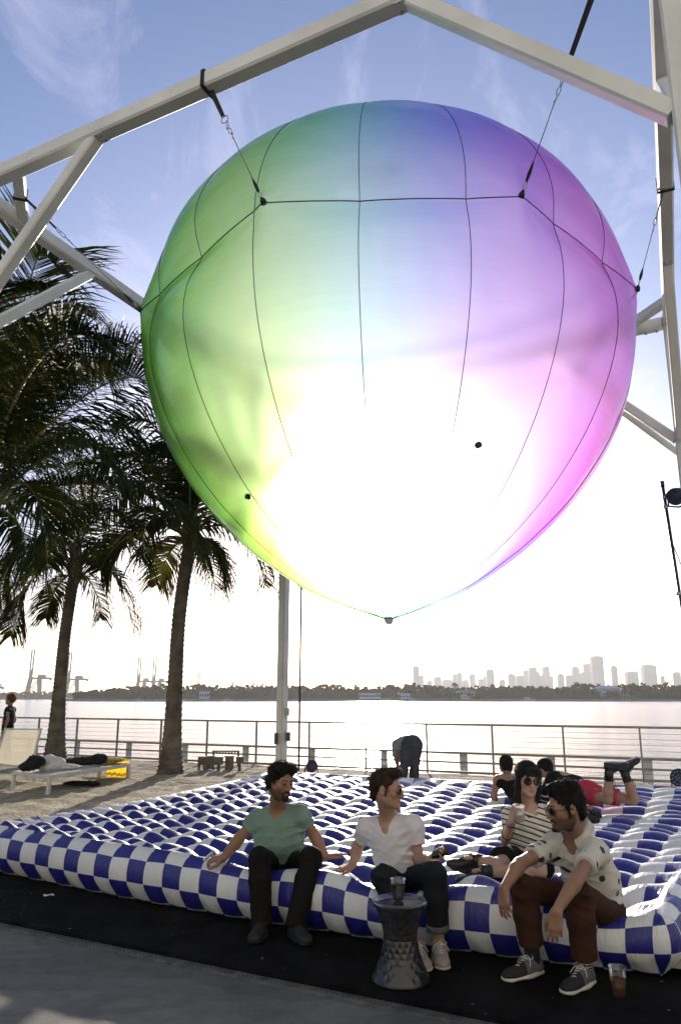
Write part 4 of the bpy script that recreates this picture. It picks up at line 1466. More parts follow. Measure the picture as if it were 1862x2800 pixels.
# ------------------------------------------------------------------ coconut palms
def leaf_mat(name, col, col2, tl=0.35):
    m = pm(name, col, 0.6, 0.2, 3.0, col2=col2, spec=0.07)
    nt = m.node_tree
    b = nt.nodes['Principled BSDF']
    out = [n for n in nt.nodes if n.type == 'OUTPUT_MATERIAL'][0]
    t = nd(nt, 'ShaderNodeBsdfTranslucent')
    t.inputs['Color'].default_value = (0.17, 0.20, 0.03, 1)
    mx = nd(nt, 'ShaderNodeMixShader'); mx.inputs[0].default_value = tl
    nt.links.new(b.outputs[0], mx.inputs[1]); nt.links.new(t.outputs[0], mx.inputs[2])
    nt.links.new(mx.outputs[0], out.inputs['Surface'])
    return m


M['frond'] = leaf_mat('palm_leaf', (0.030, 0.042, 0.014), (0.013, 0.020, 0.008), 0.09)
M['frond_dry'] = leaf_mat('palm_leaf_dry', (0.16, 0.11, 0.05), (0.09, 0.06, 0.03), 0.2)
M['rachis'] = pm('palm_stalk', (0.20, 0.19, 0.08), 0.55, 0.2, 4)


def trunk_mat():
    m = pm('palm_bark', (0.19, 0.165, 0.13), 0.9, 0.25, 4.0, 0.6, 30, spec=0.15, col2=(0.09, 0.08, 0.065))
    return m


M['bark'] = trunk_mat()
M['fibre'] = pm('palm_fibre', (0.13, 0.085, 0.045), 0.9, 0.3, 14, 0.7, 50)


def bez(pts, t):
    """point on a Catmull-like smooth curve through pts"""
    n = len(pts) - 1
    x = min(t * n, n - 1e-6); i = int(x); f = x - i
    p0, p1, p2, p3 = pts[max(i - 1, 0)], pts[i], pts[i + 1], pts[min(i + 2, n)]
    return 0.5 * ((2 * p1) + (p2 - p0) * f + (2 * p0 - 5 * p1 + 4 * p2 - p3) * f * f + (3 * p1 - p0 - 3 * p2 + p3) * f ** 3)


def frond(parent, pts, nleaf=70, leaf=0.75, rad=0.028, droop=0.55, bare=0.16, dry=False, seed=0):
    r = random.Random(seed)
    pts = [Vector(p) for p in pts]
    L = sum((pts[i + 1] - pts[i]).length for i in range(len(pts) - 1))
    mb = MB()
    cur = [bez(pts, k / 22) for k in range(23)]
    mb.tube(cur, [rad * (1 - 0.88 * k / 22) for k in range(23)], 5)
    lf = MB()
    V, F = lf.v, lf.f
    twist = r.uniform(-0.35, 0.35)
    for k in range(nleaf):
        t = bare + (1 - bare) * (k + 0.5) / nleaf
        p = bez(pts, t)
        d = (bez(pts, min(1, t + 0.02)) - bez(pts, max(0, t - 0.02))).normalized()
        lat = d.cross(Vector((0, 0, 1)))
        if lat.length < 0.05: lat = d.orthogonal()
        lat.normalize()
        up = lat.cross(d).normalized()
        ph = twist * t
        lat, up = lat * math.cos(ph) + up * math.sin(ph), up * math.cos(ph) - lat * math.sin(ph)
        ll = leaf * (0.45 + 1.1 * math.sin(math.pi * min(1, (t - bare) / (1 - bare) * 0.86 + 0.08)) ** 0.8) * r.uniform(0.82, 1.1)
        if t > 0.93: ll *= 0.75
        for s in (-1, 1):
            if r.random() < 0.05: continue
            fw = 0.45 + 0.65 * t
            d0 = (lat * s + d * fw + up * r.uniform(0.05, 0.42)).normalized()
            g = Vector((r.uniform(-.25, .25), r.uniform(-.25, .25), -1)) * (droop * r.uniform(0.5, 1.7))
            q0 = p
            q1 = q0 + d0 * ll * 0.38
            d1 = (d0 + g * 0.55).normalized()
            q2 = q1 + d1 * ll * 0.36
            d2 = (d1 + g * 0.8).normalized()
            q3 = q2 + d2 * ll * 0.32
            wv = (d + up * 0.3 * s + Vector((r.uniform(-.2, .2), r.uniform(-.2, .2), 0))).normalized() * (0.0225 * r.uniform(0.8, 1.15))
            n = len(V)
            V.extend([tuple(q0 - wv * 0.5), tuple(q0 + wv * 0.5), tuple(q1 - wv), tuple(q1 + wv), tuple(q2 - wv * 0.75), tuple(q2 + wv * 0.75), tuple(q3)])
            F.extend([(n, n + 1, n + 3, n + 2), (n + 2, n + 3, n + 5, n + 4), (n + 4, n + 5, n + 6)])
    st = mb.build('frond', M['rachis'], parent, True)
    lo = lf.build('leaflets', M['frond_dry'] if dry else M['frond'], st)
    return st


def arc(c, az, el, L, g, n=6):
    """rachis leaving c at azimuth az and elevation el, bending down by g"""
    h = Vector((math.cos(az), math.sin(az), 0))
    p, pts = Vector(c), [Vector(c)]
    a = el
    for k in range(n):
        d = h * math.cos(a) + Vector((0, 0, 1)) * math.sin(a)
        p = p + d * (L / n)
        pts.append(p)
        a -= g * (0.5 + 1.0 * k / n)
    return pts


def trunk(parent, pts, r0, r1, rings=46):
    pts = [Vector(p) for p in pts]
    P_, R_ = [], []
    N = rings * 4
    for k in range(N + 1):
        t = k / N
        P_.append(bez(pts, t))
        base = r1 + (r0 - r1) * math.exp(-t * 7) + (0.02 * (1 - t))
        f = (k % 4)
        R_.append(base * (1.085 if f == 0 else 0.965 if f == 1 else 1.0 if f == 2 else 1.02) * (1 + 0.012 * math.sin(k * 1.7)))
    return MB().tube(P_, R_, 18).build('trunk', M['bark'], parent, True)


def heart(parent, c, n=9, seed=1, up=0.9):
    """the sheathed bud between the fronds: stubs of old stalks and fibre"""
    r = random.Random(seed)
    mb = MB().tube([c + Vector((0, 0, -0.25)), c + Vector((0, 0, 0.05)), c + Vector((0, 0, 0.45)), c + Vector((0, 0, up))], [0.14, 0.20, 0.15, 0.04], 12)
    mb.build('bud', M['fibre'], parent, True)
    for k in range(n):
        az = k * 2.4 + r.random()
        pts = arc(c + Vector((0, 0, -0.05 + 0.03 * k)), az, r.uniform(0.5, 1.2), r.uniform(0.45, 0.8), 0.1, 3)
        MB().tube(pts, [0.06, 0.045, 0.035, 0.03], 6).build('stalk_stub', M['fibre'] if k % 2 else M['rachis'], parent, True)


# -- the big palm on the left: its trunk stands just outside the picture
c1 = P(-25, 1385, 14.63)
base = Vector((c1.x - 0.45, c1.y + 0.1, 0))
palm = thing('coconut_palm', 'nearest coconut palm, huge dark crown at the left edge reaching up behind the white braces', 'palm tree', base)
trunk(palm, [base, base + Vector((0.1, 0, 1.6)), base + Vector((0.3, 0, 3.2)), c1], 0.32, 0.15)
heart(palm, c1, 9, 3)
T1 = 11.6
hand = [
    ([c1, P(20, 1132, 14.26), P(52, 897, 14.01), P(105, 706, 13.64), P(150, 723, 13.39)], 1.0, 0.35),
    ([c1, P(60, 1180, 14.14), P(180, 1028, 13.89), P(320, 949, 13.64), P(430, 936, 13.39)], 0.85, 0.5),
    ([c1, P(70, 1230, 13.89), P(230, 1084, 13.52), P(370, 1032, 13.27), P(445, 1115, 13.14)], 0.9, 0.8),
    ([c1, P(95, 1342, 14.01), P(230, 1322, 13.64), P(400, 1352, 13.39), P(500, 1425, 13.39), P(535, 1500, 13.39)], 0.95, 1.1),
    ([c1, P(10, 1180, 14.76), P(30, 984, 15.13), P(140, 845, 15.38), P(235, 858, 15.38)], 0.95, 0.5),
    ([c1, P(40, 1220, 15.13), P(110, 1071, 15.50), P(230, 984, 15.75), P(300, 1028, 15.87)], 0.9, 0.7),
    ([c1, P(-60, 1180, 14.51), P(-80, 984, 14.14), P(-40, 810, 13.64), P(20, 758, 13.39)], 0.95, 0.4),
    ([c1, P(60, 1270, 15.38), P(180, 1180, 16.00), P(330, 1190, 16.37), P(420, 1280, 16.37)], 0.95, 1.0),
    ([c1, P(60, 1300, 13.27), P(150, 1240, 12.40), P(270, 1230, 12.03), P(330, 1330, 12.03)], 0.9, 1.0),
    ([c1, P(20, 1150, 13.64), P(110, 984, 13.14), P(215, 915, 12.90), P(290, 954, 12.77)], 0.85, 0.6),
    ([c1, P(30, 1330, 13.14), P(80, 1330, 12.28), P(120, 1420, 12.03), P(130, 1540, 12.15)], 0.8, 1.1),
    ([c1, P(20, 1400, 15.62), P(60, 1450, 16.37), P(80, 1560, 16.62)], 0.8, 1.2),
    ([c1, P(-80, 1300, 13.64), P(-160, 1300, 13.02), P(-220, 1420, 12.77)], 0.9, 1.0),
    ([c1, P(-90, 1230, 15.25), P(-190, 1180, 15.87), P(-270, 1300, 16.12)], 0.9, 1.0),
    ([c1, P(10, 1200, 16.00), P(20, 1071, 17.24), P(60, 984, 18.23), P(90, 1019, 18.85)], 0.9, 0.8),
]
for i, (pts, ll, dr) in enumerate(hand):
    frond(palm, pts, 128, ll * 1.05, 0.036, dr, 0.17, False, i)

# -- palm with the thin trunk at the left
b2 = Pz(150, 2090, 0.02); b2.z = 0
c2 = P(206, 1560, 20.0)
palm = thing('coconut_palm', 'leaning coconut palm with the slimmer trunk, between the loungers and the railing at the left', 'palm tree', b2)
trunk(palm, [b2, lerp(b2, c2, 0.33) + Vector((-0.06, 0, 0)), lerp(b2, c2, 0.66) + Vector((-0.08, 0, 0)), c2], 0.33, 0.135)
heart(palm, c2, 9, 5)
fr = [([c2, P(250, 1535, 19.8), P(310, 1570, 19.6), P(345, 1640, 19.6), P(368, 1715, 19.6)], 0.75, 1.1),
      ([c2, P(150, 1500, 19.6), P(70, 1500, 19.2), P(10, 1580, 19.0), P(-10, 1700, 19.0)], 0.85, 1.1),
      ([c2, P(160, 1545, 19.5), P(95, 1580, 19.0), P(60, 1650, 18.8), P(30, 1740, 18.8)], 0.85, 1.1),
      ([c2, P(190, 1480, 20.2), P(160, 1390, 20.4), P(90, 1340, 20.4), P(20, 1380, 20.4)], 0.85, 0.9),
      ([c2, P(215, 1470, 20.2), P(240, 1380, 20.4), P(300, 1330, 20.4), P(370, 1380, 20.4)], 0.85, 0.9),
      ([c2, P(260, 1500, 20.5), P(340, 1480, 21), P(420, 1530, 21.3)], 0.85, 1.0),
      ([c2, P(205, 1470, 19.4), P(210, 1390, 18.6), P(205, 1370, 17.9), P(190, 1430, 17.3)], 0.8, 1.0),
      ([c2, P(240, 1580, 20.4), P(270, 1640, 20.6), P(275, 1690, 20.6)], 0.6, 1.2),
      ([c2, P(170, 1590, 20.5), P(140, 1640, 20.7), P(125, 1690, 20.7)], 0.6, 1.2),
      ([c2, P(120, 1530, 20.5), P(40, 1560, 21), P(-40, 1640, 21.2)], 0.85, 1.0),
      ([c2, P(235, 1450, 19.6), P(290, 1400, 19.0), P(350, 1420, 18.6), P(400, 1500, 18.5)], 0.8, 1.0),
      ([c2, P(205, 1450, 20.6), P(190, 1340, 21.3), P(175, 1270, 21.9), P(150, 1280, 22.3)], 0.85, 0.7)]
for i, (pts, ll, dr) in enumerate(fr):
    frond(palm, pts, 92, ll * 1.05, 0.03, dr, 0.16, False, 40 + i)

# -- palm with the thick trunk beside the mattress
b3 = Pz(466, 2122, 0.02); b3.z = 0
c3 = P(520, 1470, 16.8)
palm = thing('coconut_palm', 'coconut palm with the thick ringed trunk, beside the far left corner of the mattress', 'palm tree', b3)
trunk(palm, [b3, lerp(b3, c3, 0.33) + Vector((-0.05, 0, 0)), lerp(b3, c3, 0.66) + Vector((-0.09, 0, 0)), c3 + Vector((0, 0, -0.1))], 0.29, 0.135)
heart(palm, c3, 10, 8)
fr = [([c3, P(470, 1440, 16.6), P(385, 1445, 16.3), P(310, 1500, 16.2), P(275, 1560, 16.2)], 0.85, 1.1),
      ([c3, P(505, 1380, 16.9), P(480, 1260, 17.0), P(415, 1160, 17.0), P(330, 1150, 17.0)], 0.85, 0.8),
      ([c3, P(530, 1360, 17.0), P(538, 1230, 17.2), P(500, 1110, 17.4), P(440, 1060, 17.5)], 0.85, 0.7),
      ([c3, P(570, 1440, 16.9), P(640, 1450, 17.0), P(705, 1530, 17.0), P(725, 1600, 17.0)], 0.75, 1.1),
      ([c3, P(555, 1480, 16.4), P(595, 1520, 16.2), P(612, 1580, 16.1)], 0.7, 1.1),
      ([c3, P(560, 1420, 17.5), P(660, 1410, 18.3), P(760, 1500, 18.8), P(810, 1600, 19.0)], 0.85, 1.0),
      ([c3, P(490, 1430, 16.2), P(450, 1400, 15.6), P(400, 1440, 15.1), P(385, 1530, 14.9)], 0.8, 1.1),
      ([c3, P(545, 1370, 16.6), P(600, 1290, 16.4), P(680, 1290, 16.3), P(740, 1380, 16.3)], 0.8, 0.9),
      ([c3, P(500, 1390, 17.6), P(440, 1320, 18.2), P(350, 1330, 18.5), P(280, 1420, 18.6)], 0.85, 1.0),
      ([c3, P(520, 1350, 16.2), P(520, 1260, 15.5), P(510, 1220, 14.8), P(490, 1270, 14.2)], 0.8, 0.9),
      ([c3, P(540, 1480, 17.6), P(570, 1540, 18.0), P(590, 1610, 18.1)], 0.7, 1.2),
      ([c3, P(495, 1480, 17.3), P(460, 1520, 17.7), P(430, 1600, 17.8)], 0.7, 1.2),
      ([c3, P(510, 1400, 17.0), P(455, 1300, 16.8), P(360, 1240, 16.6), P(270, 1270, 16.6)], 0.85, 0.9)]
for i, (pts, ll, dr) in enumerate(fr):
    frond(palm, pts, 98, ll * 1.0, 0.03, dr, 0.16, i == 11, 80 + i)
# hanging flower stalks and young nuts
for k in range(7):
    d = arc(c3 + Vector((0, 0, 0.1)), k * 0.9 + 2.2, 0.5, 0.7, 0.5, 4)
    MB().tube(d, [0.03, 0.022, 0.016, 0.01, 0.006], 5).build('flower_stalk', M['fibre'], palm, True)

# -- a fourth crown behind, its trunk off to the left
c4 = P(-150, 1180, 17.5)
b4 = Vector((c4.x - 0.5, c4.y + 0.3, 0))
palm = thing('coconut_palm', 'farther coconut palm at the left, its crown mostly hidden behind the nearest one', 'palm tree', b4)
trunk(palm, [b4, lerp(b4, c4, 0.5) + Vector((-0.1, 0, 0)), c4], 0.3, 0.15, 30)
heart(palm, c4, 6, 9)
for i in range(16):
    pts = arc(c4 + Vector((0, 0, 0.15)), i * 2.4, random.Random(i).uniform(-0.1, 1.25), random.Random(i + 9).uniform(3.4, 4.4), 0.34, 6)
    frond(palm, pts, 56, 0.85, 0.03, 0.9, 0.16, False, 120 + i)
# ------------------------------------------------------------------ stool, cups
def clear_mat(name, tint, gloss=0.05, ior=1.45, body=0.0, bodycol=(0.5, 0.5, 0.5)):
    m = bpy.data.materials.new(name); m.use_nodes = True
    nt = m.node_tree; nt.nodes.clear()
    out = nd(nt, 'ShaderNodeOutputMaterial')
    tp = nd(nt, 'ShaderNodeBsdfTransparent'); tp.inputs['Color'].default_value = (*tint, 1)
    gl = nd(nt, 'ShaderNodeBsdfGlossy'); gl.inputs['Roughness'].default_value = gloss; gl.inputs['Color'].default_value = (1, 1, 1, 1)
    lw = nd(nt, 'ShaderNodeLayerWeight'); lw.inputs['Blend'].default_value = 0.35
    t = nd(nt, 'ShaderNodeTexCoord'); n = nd(nt, 'ShaderNodeTexNoise'); n.inputs['Scale'].default_value = 45
    nt.links.new(t.outputs['Object'], n.inputs['Vector'])
    bp = nd(nt, 'ShaderNodeBump'); bp.inputs['Strength'].default_value = 0.06; bp.inputs['Distance'].default_value = 0.01
    nt.links.new(n.outputs['Fac'], bp.inputs['Height']); nt.links.new(bp.outputs[0], gl.inputs['Normal'])
    a = nd(nt, 'ShaderNodeMath', operation='MULTIPLY_ADD'); a.inputs[1].default_value = 0.65; a.inputs[2].default_value = 0.06
    nt.links.new(lw.outputs['Fresnel'], a.inputs[0])
    x = nd(nt, 'ShaderNodeMixShader'); nt.links.new(a.outputs[0], x.inputs[0])
    nt.links.new(tp.outputs[0], x.inputs[1]); nt.links.new(gl.outputs[0], x.inputs[2])
    if body:
        d = nd(nt, 'ShaderNodeBsdfDiffuse'); d.inputs['Color'].default_value = (*bodycol, 1)
        tl = nd(nt, 'ShaderNodeBsdfTranslucent'); tl.inputs['Color'].default_value = (*bodycol, 1)
        y0 = nd(nt, 'ShaderNodeMixShader'); nt.links.new(d.outputs[0], y0.inputs[1]); nt.links.new(tl.outputs[0], y0.inputs[2])
        y = nd(nt, 'ShaderNodeMixShader'); y.inputs[0].default_value = body
        nt.links.new(x.outputs[0], y.inputs[1]); nt.links.new(y0.outputs[0], y.inputs[2]); x = y
    nt.links.new(x.outputs[0], out.inputs['Surface'])
    return m


M['smoke'] = clear_mat('smoked_polycarbonate', (0.42, 0.42, 0.43), 0.22, body=0.35, bodycol=(0.07, 0.07, 0.073))
M['cup'] = clear_mat('clear_plastic', (0.90, 0.90, 0.90), 0.12, body=0.06, bodycol=(0.6, 0.6, 0.6))
M['cup_frost'] = clear_mat('frosted_plastic', (0.7, 0.7, 0.68), 0.3, body=0.65, bodycol=(0.72, 0.70, 0.67))
for n_ in M['smoke'].node_tree.nodes:
    if n_.type == 'MATH': n_.inputs[1].default_value = 0.38
sc_ = Pz(1096, 2682, 0.008)
stool = thing('stool', 'waisted clear plastic stool with a diamond facet pattern, before the man in white', 'stool', sc_)
prof = []
NR_, NC = 13, 34
for i in range(NR_ + 1):
    t = i / NR_
    z = 0.018 + 0.392 * t
    r = 0.097 + 0.060 * abs(2 * (t - 0.54)) ** 1.8 + (0.004 if t < 0.5 else 0)
    prof.append((r, z))
V, F = [], []
for i, (r, z) in enumerate(prof):
    for k in range(NC):
        a = 2 * math.pi * (k + 0.35 * math.sin(i * 0.5)) / NC
        rr = r * (1.0 + (0.018 if (i + k) % 2 == 0 else -0.018) * (0 if i in (0, NR_) else 1))
        V.append((sc_.x + rr * math.cos(a), sc_.y + rr * math.sin(a), sc_.z + z))
for i in range(NR_):
    for k in range(NC):
        k2 = (k + 1) % NC
        a, b, c, d = i * NC + k, i * NC + k2, (i + 1) * NC + k, (i + 1) * NC + k2
        if (i + k) % 2 == 0: F += [(a, b, d), (a, d, c)]
        else: F += [(a, b, c), (b, d, c)]
MB().add(V, F).build('body', M['smoke'], stool)
MB().lathe([(0.155, 0.0), (0.166, 0.004), (0.168, 0.013), (0.158, 0.020), (0.150, 0.012), (0.155, 0.0)], sc_, 40).build('base_ring', M['smoke'], stool, True)
MB().lathe([(0.0, 0.415), (0.120, 0.413), (0.143, 0.416), (0.150, 0.430), (0.156, 0.434), (0.162, 0.424), (0.161, 0.405), (0.154, 0.402)], sc_, 48).build('tray', M['smoke'], stool, True)


def cup(c, h, r0, r1, label, liquid, fill, mat, foam=None):
    t = thing('plastic_cup', label, 'cup', c)
    MB().lathe([(0.0, 0.003), (r0 * 0.94, 0.002), (r0, 0.004), (lerp(r0, r1, 0.5), h * 0.5), (r1, h * 0.97), (r1 + 0.003, h * 0.985), (r1 + 0.0025, h), (r1 - 0.001, h * 0.995)], c, 32).build('cup', mat, t, True)
    if liquid:
        rf = lerp(r0, r1, fill)
        MB().lathe([(0.0, 0.006), (r0 * 0.96, 0.006), (rf * 0.965, h * fill), (0.0, h * fill)], c, 28).build('drink', liquid, t, True)
    return t


def drink_mat(name, col):
    m = clear_mat(name, col, 0.05, body=0.6, bodycol=tuple(c * 0.75 for c in col))
    return m


M['tea'] = drink_mat('iced_tea', (0.16, 0.05, 0.014))
M['beer'] = drink_mat('pale_beer', (0.62, 0.27, 0.05))
M['punch'] = pm('pink_punch', (0.50, 0.22, 0.17), 0.4)
ct = cup(sc_ + Vector((-0.006, 0.02, 0.418)), 0.125, 0.030, 0.044, 'clear plastic cup of dark iced tea standing on the stool', M['tea'], 0.74, M['cup'])
M['ice'] = clear_mat('ice', (0.9, 0.9, 0.9), 0.05, body=0.1)
for k in range(4):
    MB().box(sc_ + Vector((-0.006 + 0.016 * math.cos(k * 1.7), 0.02 + 0.016 * math.sin(k * 1.7), 0.418 + 0.088 + 0.004 * (k % 2))), (0.018, 0.018, 0.018), Matrix.Rotation(k, 3, 'Z')).build('ice_cube', M['ice'], ct)
cp = Pz(1692, 2722, 0.008)
cup(cp, 0.145, 0.034, 0.047, 'clear plastic cup of beer on the black carpet beside the right shoe', M['beer'], 0.55, M['cup'])

# ------------------------------------------------------------------ lamps and poles
M['lamp_black'] = pm('lamp_black', (0.018, 0.018, 0.02), 0.45, 0.1, 10)
M['led'] = pm('blue_led_lens', (0.05, 0.07, 0.20), 0.15, 0.2, 60, spec=0.7)
tp_ = P(1809, 1318, 9.6)
st = thing('lamp_pole', 'tall thin black pole with a clamp at the right edge, carrying a stage lamp', 'pole', (tp_.x + 0.22, tp_.y, 0))
MB().tube([(tp_.x + 0.22, tp_.y, 0.0), (tp_.x, tp_.y, tp_.z)], 0.019, 10).build('pole', M['lamp_black'], st, True)
MB().tube([(tp_.x + 0.002, tp_.y, tp_.z - 0.06), (tp_.x, tp_.y, tp_.z + 0.01)], 0.024, 10).build('cap', M['lamp_black'], st, True)
for dz in (0.20, 0.32, 1.4, 2.0):
    MB().tube([(tp_.x + 0.042 * dz, tp_.y, tp_.z - dz - 0.02), (tp_.x + 0.042 * dz, tp_.y, tp_.z - dz + 0.02)], 0.028, 10).build('clamp', M['chrome'], st, True)
mb = MB()
pts = [Vector((tp_.x + 0.05 + 0.05 * k + (0.03 if k % 2 else -0.01), tp_.y - 0.03, tp_.z - 0.8 - 0.32 * k)) for k in range(9)]
mb.tube([bez(pts, k / 40) for k in range(41)], 0.006, 5)
mb.build('cable', M['lamp_black'], st, True)


def stage_lamp(c, aim, label, r=0.10, L=0.22, bracket=True):
    aim = Vector(aim).normalized()
    t = thing('stage_lamp', label, 'stage lamp', c)
    a = Vector(c) - aim * L * 0.5
    pts = [a, a + aim * 0.02, a + aim * L * 0.25, a + aim * L * 0.95, a + aim * L]
    MB().tube(pts, [r * 0.55, r * 0.72, r * 0.95, r, r * 1.03], 22).build('housing', M['lamp_black'], t, True)
    e = a + aim * (L + 0.002)
    x = aim.orthogonal().normalized(); y = aim.cross(x)
    for ring_, n in ((0.0, 1), (0.36, 6), (0.72, 12)):
        for k in range(n):
            q = e + (x * math.cos(6.2832 * k / n) + y * math.sin(6.2832 * k / n)) * r * ring_
            MB().tube([q, q + aim * 0.006], r * 0.13, 8).build('led', M['led'], t)
    if bracket:
        side = aim.cross(UPV).normalized()
        MB().tube([Vector(c) + side * r * 1.12, Vector(c) + side * r * 1.15 + UPV * -r * 1.1, Vector(c) - UPV * r * 1.35, Vector(c) - side * r * 1.15 - UPV * r * 1.1, Vector(c) - side * r * 1.12], 0.012, 6).build('bracket', M['lamp_black'], t, True)
    return t


UPV = Vector((0, 0, 1))
lc = P(1852, 1356, 9.5)
stage_lamp(lc, (-0.62, -0.75, -0.28), 'round black stage lamp with blue lenses clamped to the pole at the right edge', 0.105, 0.22)
MB_ = MB().tube([(tp_.x + 0.012, tp_.y, tp_.z - 0.20), lc + Vector((-0.10, 0, 0.06))], 0.012, 6)
MB_.build('lamp_arm', M['lamp_black'], st, True)
l2 = P(851, 2097, 14.9)
stage_lamp(Vector((l2.x, l2.y, max(l2.z, 0.25))), (0.2, -0.95, 0.25), 'black stage lamp standing on the ground beside the thin dark pole', 0.11, 0.2)
l3 = P(1862, 2128, 11.6)
stage_lamp(l3, (-0.6, -0.75, 0.1), 'black stage lamp with blue lenses at the right edge beyond the mattress', 0.13, 0.24)
th = P(817, 2100, 14.6)
M['pole_brown'] = pm('bronze_pole', (0.075, 0.05, 0.038), 0.5, 0.15, 8)
t = thing('thin_pole', 'thin dark brown pole standing between the white post and the railing, behind the balloon', 'pole', (th.x, th.y, 0))
MB().tube([(th.x, th.y, 0), (th.x + 0.012, th.y, 6.6)], 0.019, 10).build('pole', M['pole_brown'], t, True)
MB().lathe([(0.11, 0.0), (0.11, 0.012), (0.03, 0.03), (0.022, 0.10)], (th.x, th.y, 0), 16).build('foot', M['pole_brown'], t, True)

# ------------------------------------------------------------------ little boxes on legs near the thick palm
M['crate'] = pm('grey_brown_wood', (0.21, 0.185, 0.15), 0.8, 0.2, 6, 0.2, 40)
M['crate_pale'] = pm('paper_label', (0.34, 0.31, 0.25), 0.8, 0.1)
BX = [(551, 17, 'leftmost small wooden box on splayed legs near the thick palm', 0.5), (574, 23, 'second small wooden box with a pale label, on short legs near the thick palm', 0.85), (598, 20, 'middle small wooden box on a single post near the thick palm', 0.5),
      (627, 22, 'fourth small wooden box with a pale label, on short legs near the thick palm', 0.85), (655, 16, 'rightmost small wooden box on a post near the thick palm', 0.35)]
for i, (u, w, lab, fr_) in enumerate(BX):
    g = Pz(u, 2111 - (3 if i in (1, 3) else 0), 0.04)
    Lw = w * 17.2 / F_PX
    t = thing('wooden_box', lab, 'box', (g.x, g.y, 0.04))
    hz_ = 0.30
    MB().beam((g.x, g.y, 0.04 + hz_ * (1 - fr_)), (g.x, g.y, 0.04 + hz_), Lw, 0.13).build('box', M['crate'], t)
    MB().box((g.x, g.y, 0.04 + hz_ + 0.008), (Lw * 1.12, 0.16, 0.016)).build('lid', M['crate'], t)
    if fr_ > 0.8:
        MB().box((g.x - 0.01, g.y - 0.068, 0.04 + hz_ * 0.6), (Lw * 0.6, 0.006, hz_ * 0.45)).build('label', M['crate_pale'], t)
    if fr_ in (0.85, 0.5) and i != 2:
        for s_ in (-1, 1):
            for q in (-1, 1):
                MB().beam((g.x + s_ * Lw * 0.36, g.y + q * 0.045, 0.04 + hz_ * (1 - fr_) + 0.02), (g.x + s_ * Lw * 0.46, g.y + q * 0.05, 0.02), 0.026).build('leg', M['crate'], t)
    else:
        MB().beam((g.x, g.y, 0.02), (g.x, g.y, 0.04 + hz_ * (1 - fr_) + 0.01), 0.055).build('post', M['crate'], t)
        MB().box((g.x, g.y, 0.035), (0.12, 0.1, 0.02)).build('foot', M['crate'], t)
g0, g1 = Pz(566, 2106, 0.04), Pz(643, 2106, 0.04)
g0.y += 0.7; g1.y += 0.7
t = thing('low_rack', 'low slatted wooden rack standing behind the small wooden boxes', 'rack', (g0.x, g0.y, 0.04))
MB().beam(g0 + Vector((0, 0, 0.36)), g1 + Vector((0, 0, 0.36)), 0.10, 0.03).build('top_board', M['crate'], t)
MB().beam(g0 + Vector((0, 0, 0.10)), g1 + Vector((0, 0, 0.10)), 0.06, 0.03).build('lower_board', M['crate'], t)
for k in range(9):
    q = lerp(g0, g1, (k + 0.5) / 9)
    MB().beam(q + Vector((0, 0, 0.30)), q + Vector((0, 0, 0.345)), 0.03).build('block', M['crate'], t)
for k in (0.04, 0.96):
    q = lerp(g0, g1, k)
    MB().beam(q + Vector((0, 0, -0.02)), q + Vector((0, 0, 0.345)), 0.04).build('leg', M['crate'], t)

# ------------------------------------------------------------------ loungers and clothes on the sand
M['white_alu'] = pm('white_lounger_paint', (0.66, 0.66, 0.64), 0.5, 0.05, 4)
M['sling'] = pm('white_sling', (0.62, 0.60, 0.55), 0.8, 0.05, 20, 0.2, 250)
A_, B_, C_, D_ = Pz(36, 2158, 0.05), Pz(132, 2172, 0.05), Pz(350, 2132, 0.05), Pz(272, 2126, 0.05)
lg = thing('sun_lounger', 'low white sun lounger piled with clothes on the sand beside the palms', 'sun lounger', ((A_.x + C_.x) / 2, (A_.y + C_.y) / 2, 0.05))
hL = 0.37
for q in (A_, B_, C_, D_):
    MB().beam((q.x, q.y, 0.03), (q.x, q.y, hL - 0.03), 0.06).build('leg', M['white_alu'], lg)
up_ = Vector((0, 0, hL - 0.05))
for a, b in ((A_, B_), (B_, C_), (C_, D_), (D_, A_)):
    MB().beam(Vector((a.x, a.y, 0)) + up_, Vector((b.x, b.y, 0)) + up_, 0.055, 0.06).build('rail', M['white_alu'], lg)
V, F = [], []
n = 18
for j in range(7):
    for i in range(n + 1):
        a = lerp(lerp(A_, D_, i / n), lerp(B_, C_, i / n), j / 6)
        sag = -0.035 * math.sin(math.pi * j / 6) * (0.6 + 0.4 * math.sin(i)) + (0.05 if False else 0)
        V.append((a.x, a.y, hL - 0.012 + sag))
for j in range(6):
    for i in range(n):
        F.append((j * (n + 1) + i, j * (n + 1) + i + 1, (j + 1) * (n + 1) + i + 1, (j + 1) * (n + 1) + i))
MB().add(V, F).build('sling', M['sling'], lg, True)


def heap(name, c, blobs, mat, label, cat='clothes', amp=0.012, seed=0, h=0.012, flat=1.0):
    S = SDF(h)
    for (dx, dy, dz, rx, ry, rz) in blobs:
        S.ell(Vector(c) + Vector((dx, dy, dz)), (rx, ry, rz), k=0.05)
    r = random.Random(seed)
    ph = [r.uniform(0, 6) for _ in range(4)]
    def fn(x, y, z):
        return amp * (np.abs(np.sin(31 * x + 17 * y + 3 * np.sin(21 * z + ph[0]) + ph[1])) - 0.6 + 0.8 * np.abs(np.sin(-19 * x + 37 * y + 26 * z + 2 * np.sin(14 * x + ph[2]))) - 0.5)
    S.disp(fn)
    V, Q = S.run()
    o = mesh_np(name, V, Q, mat)
    tag(o, label, cat)
    return o


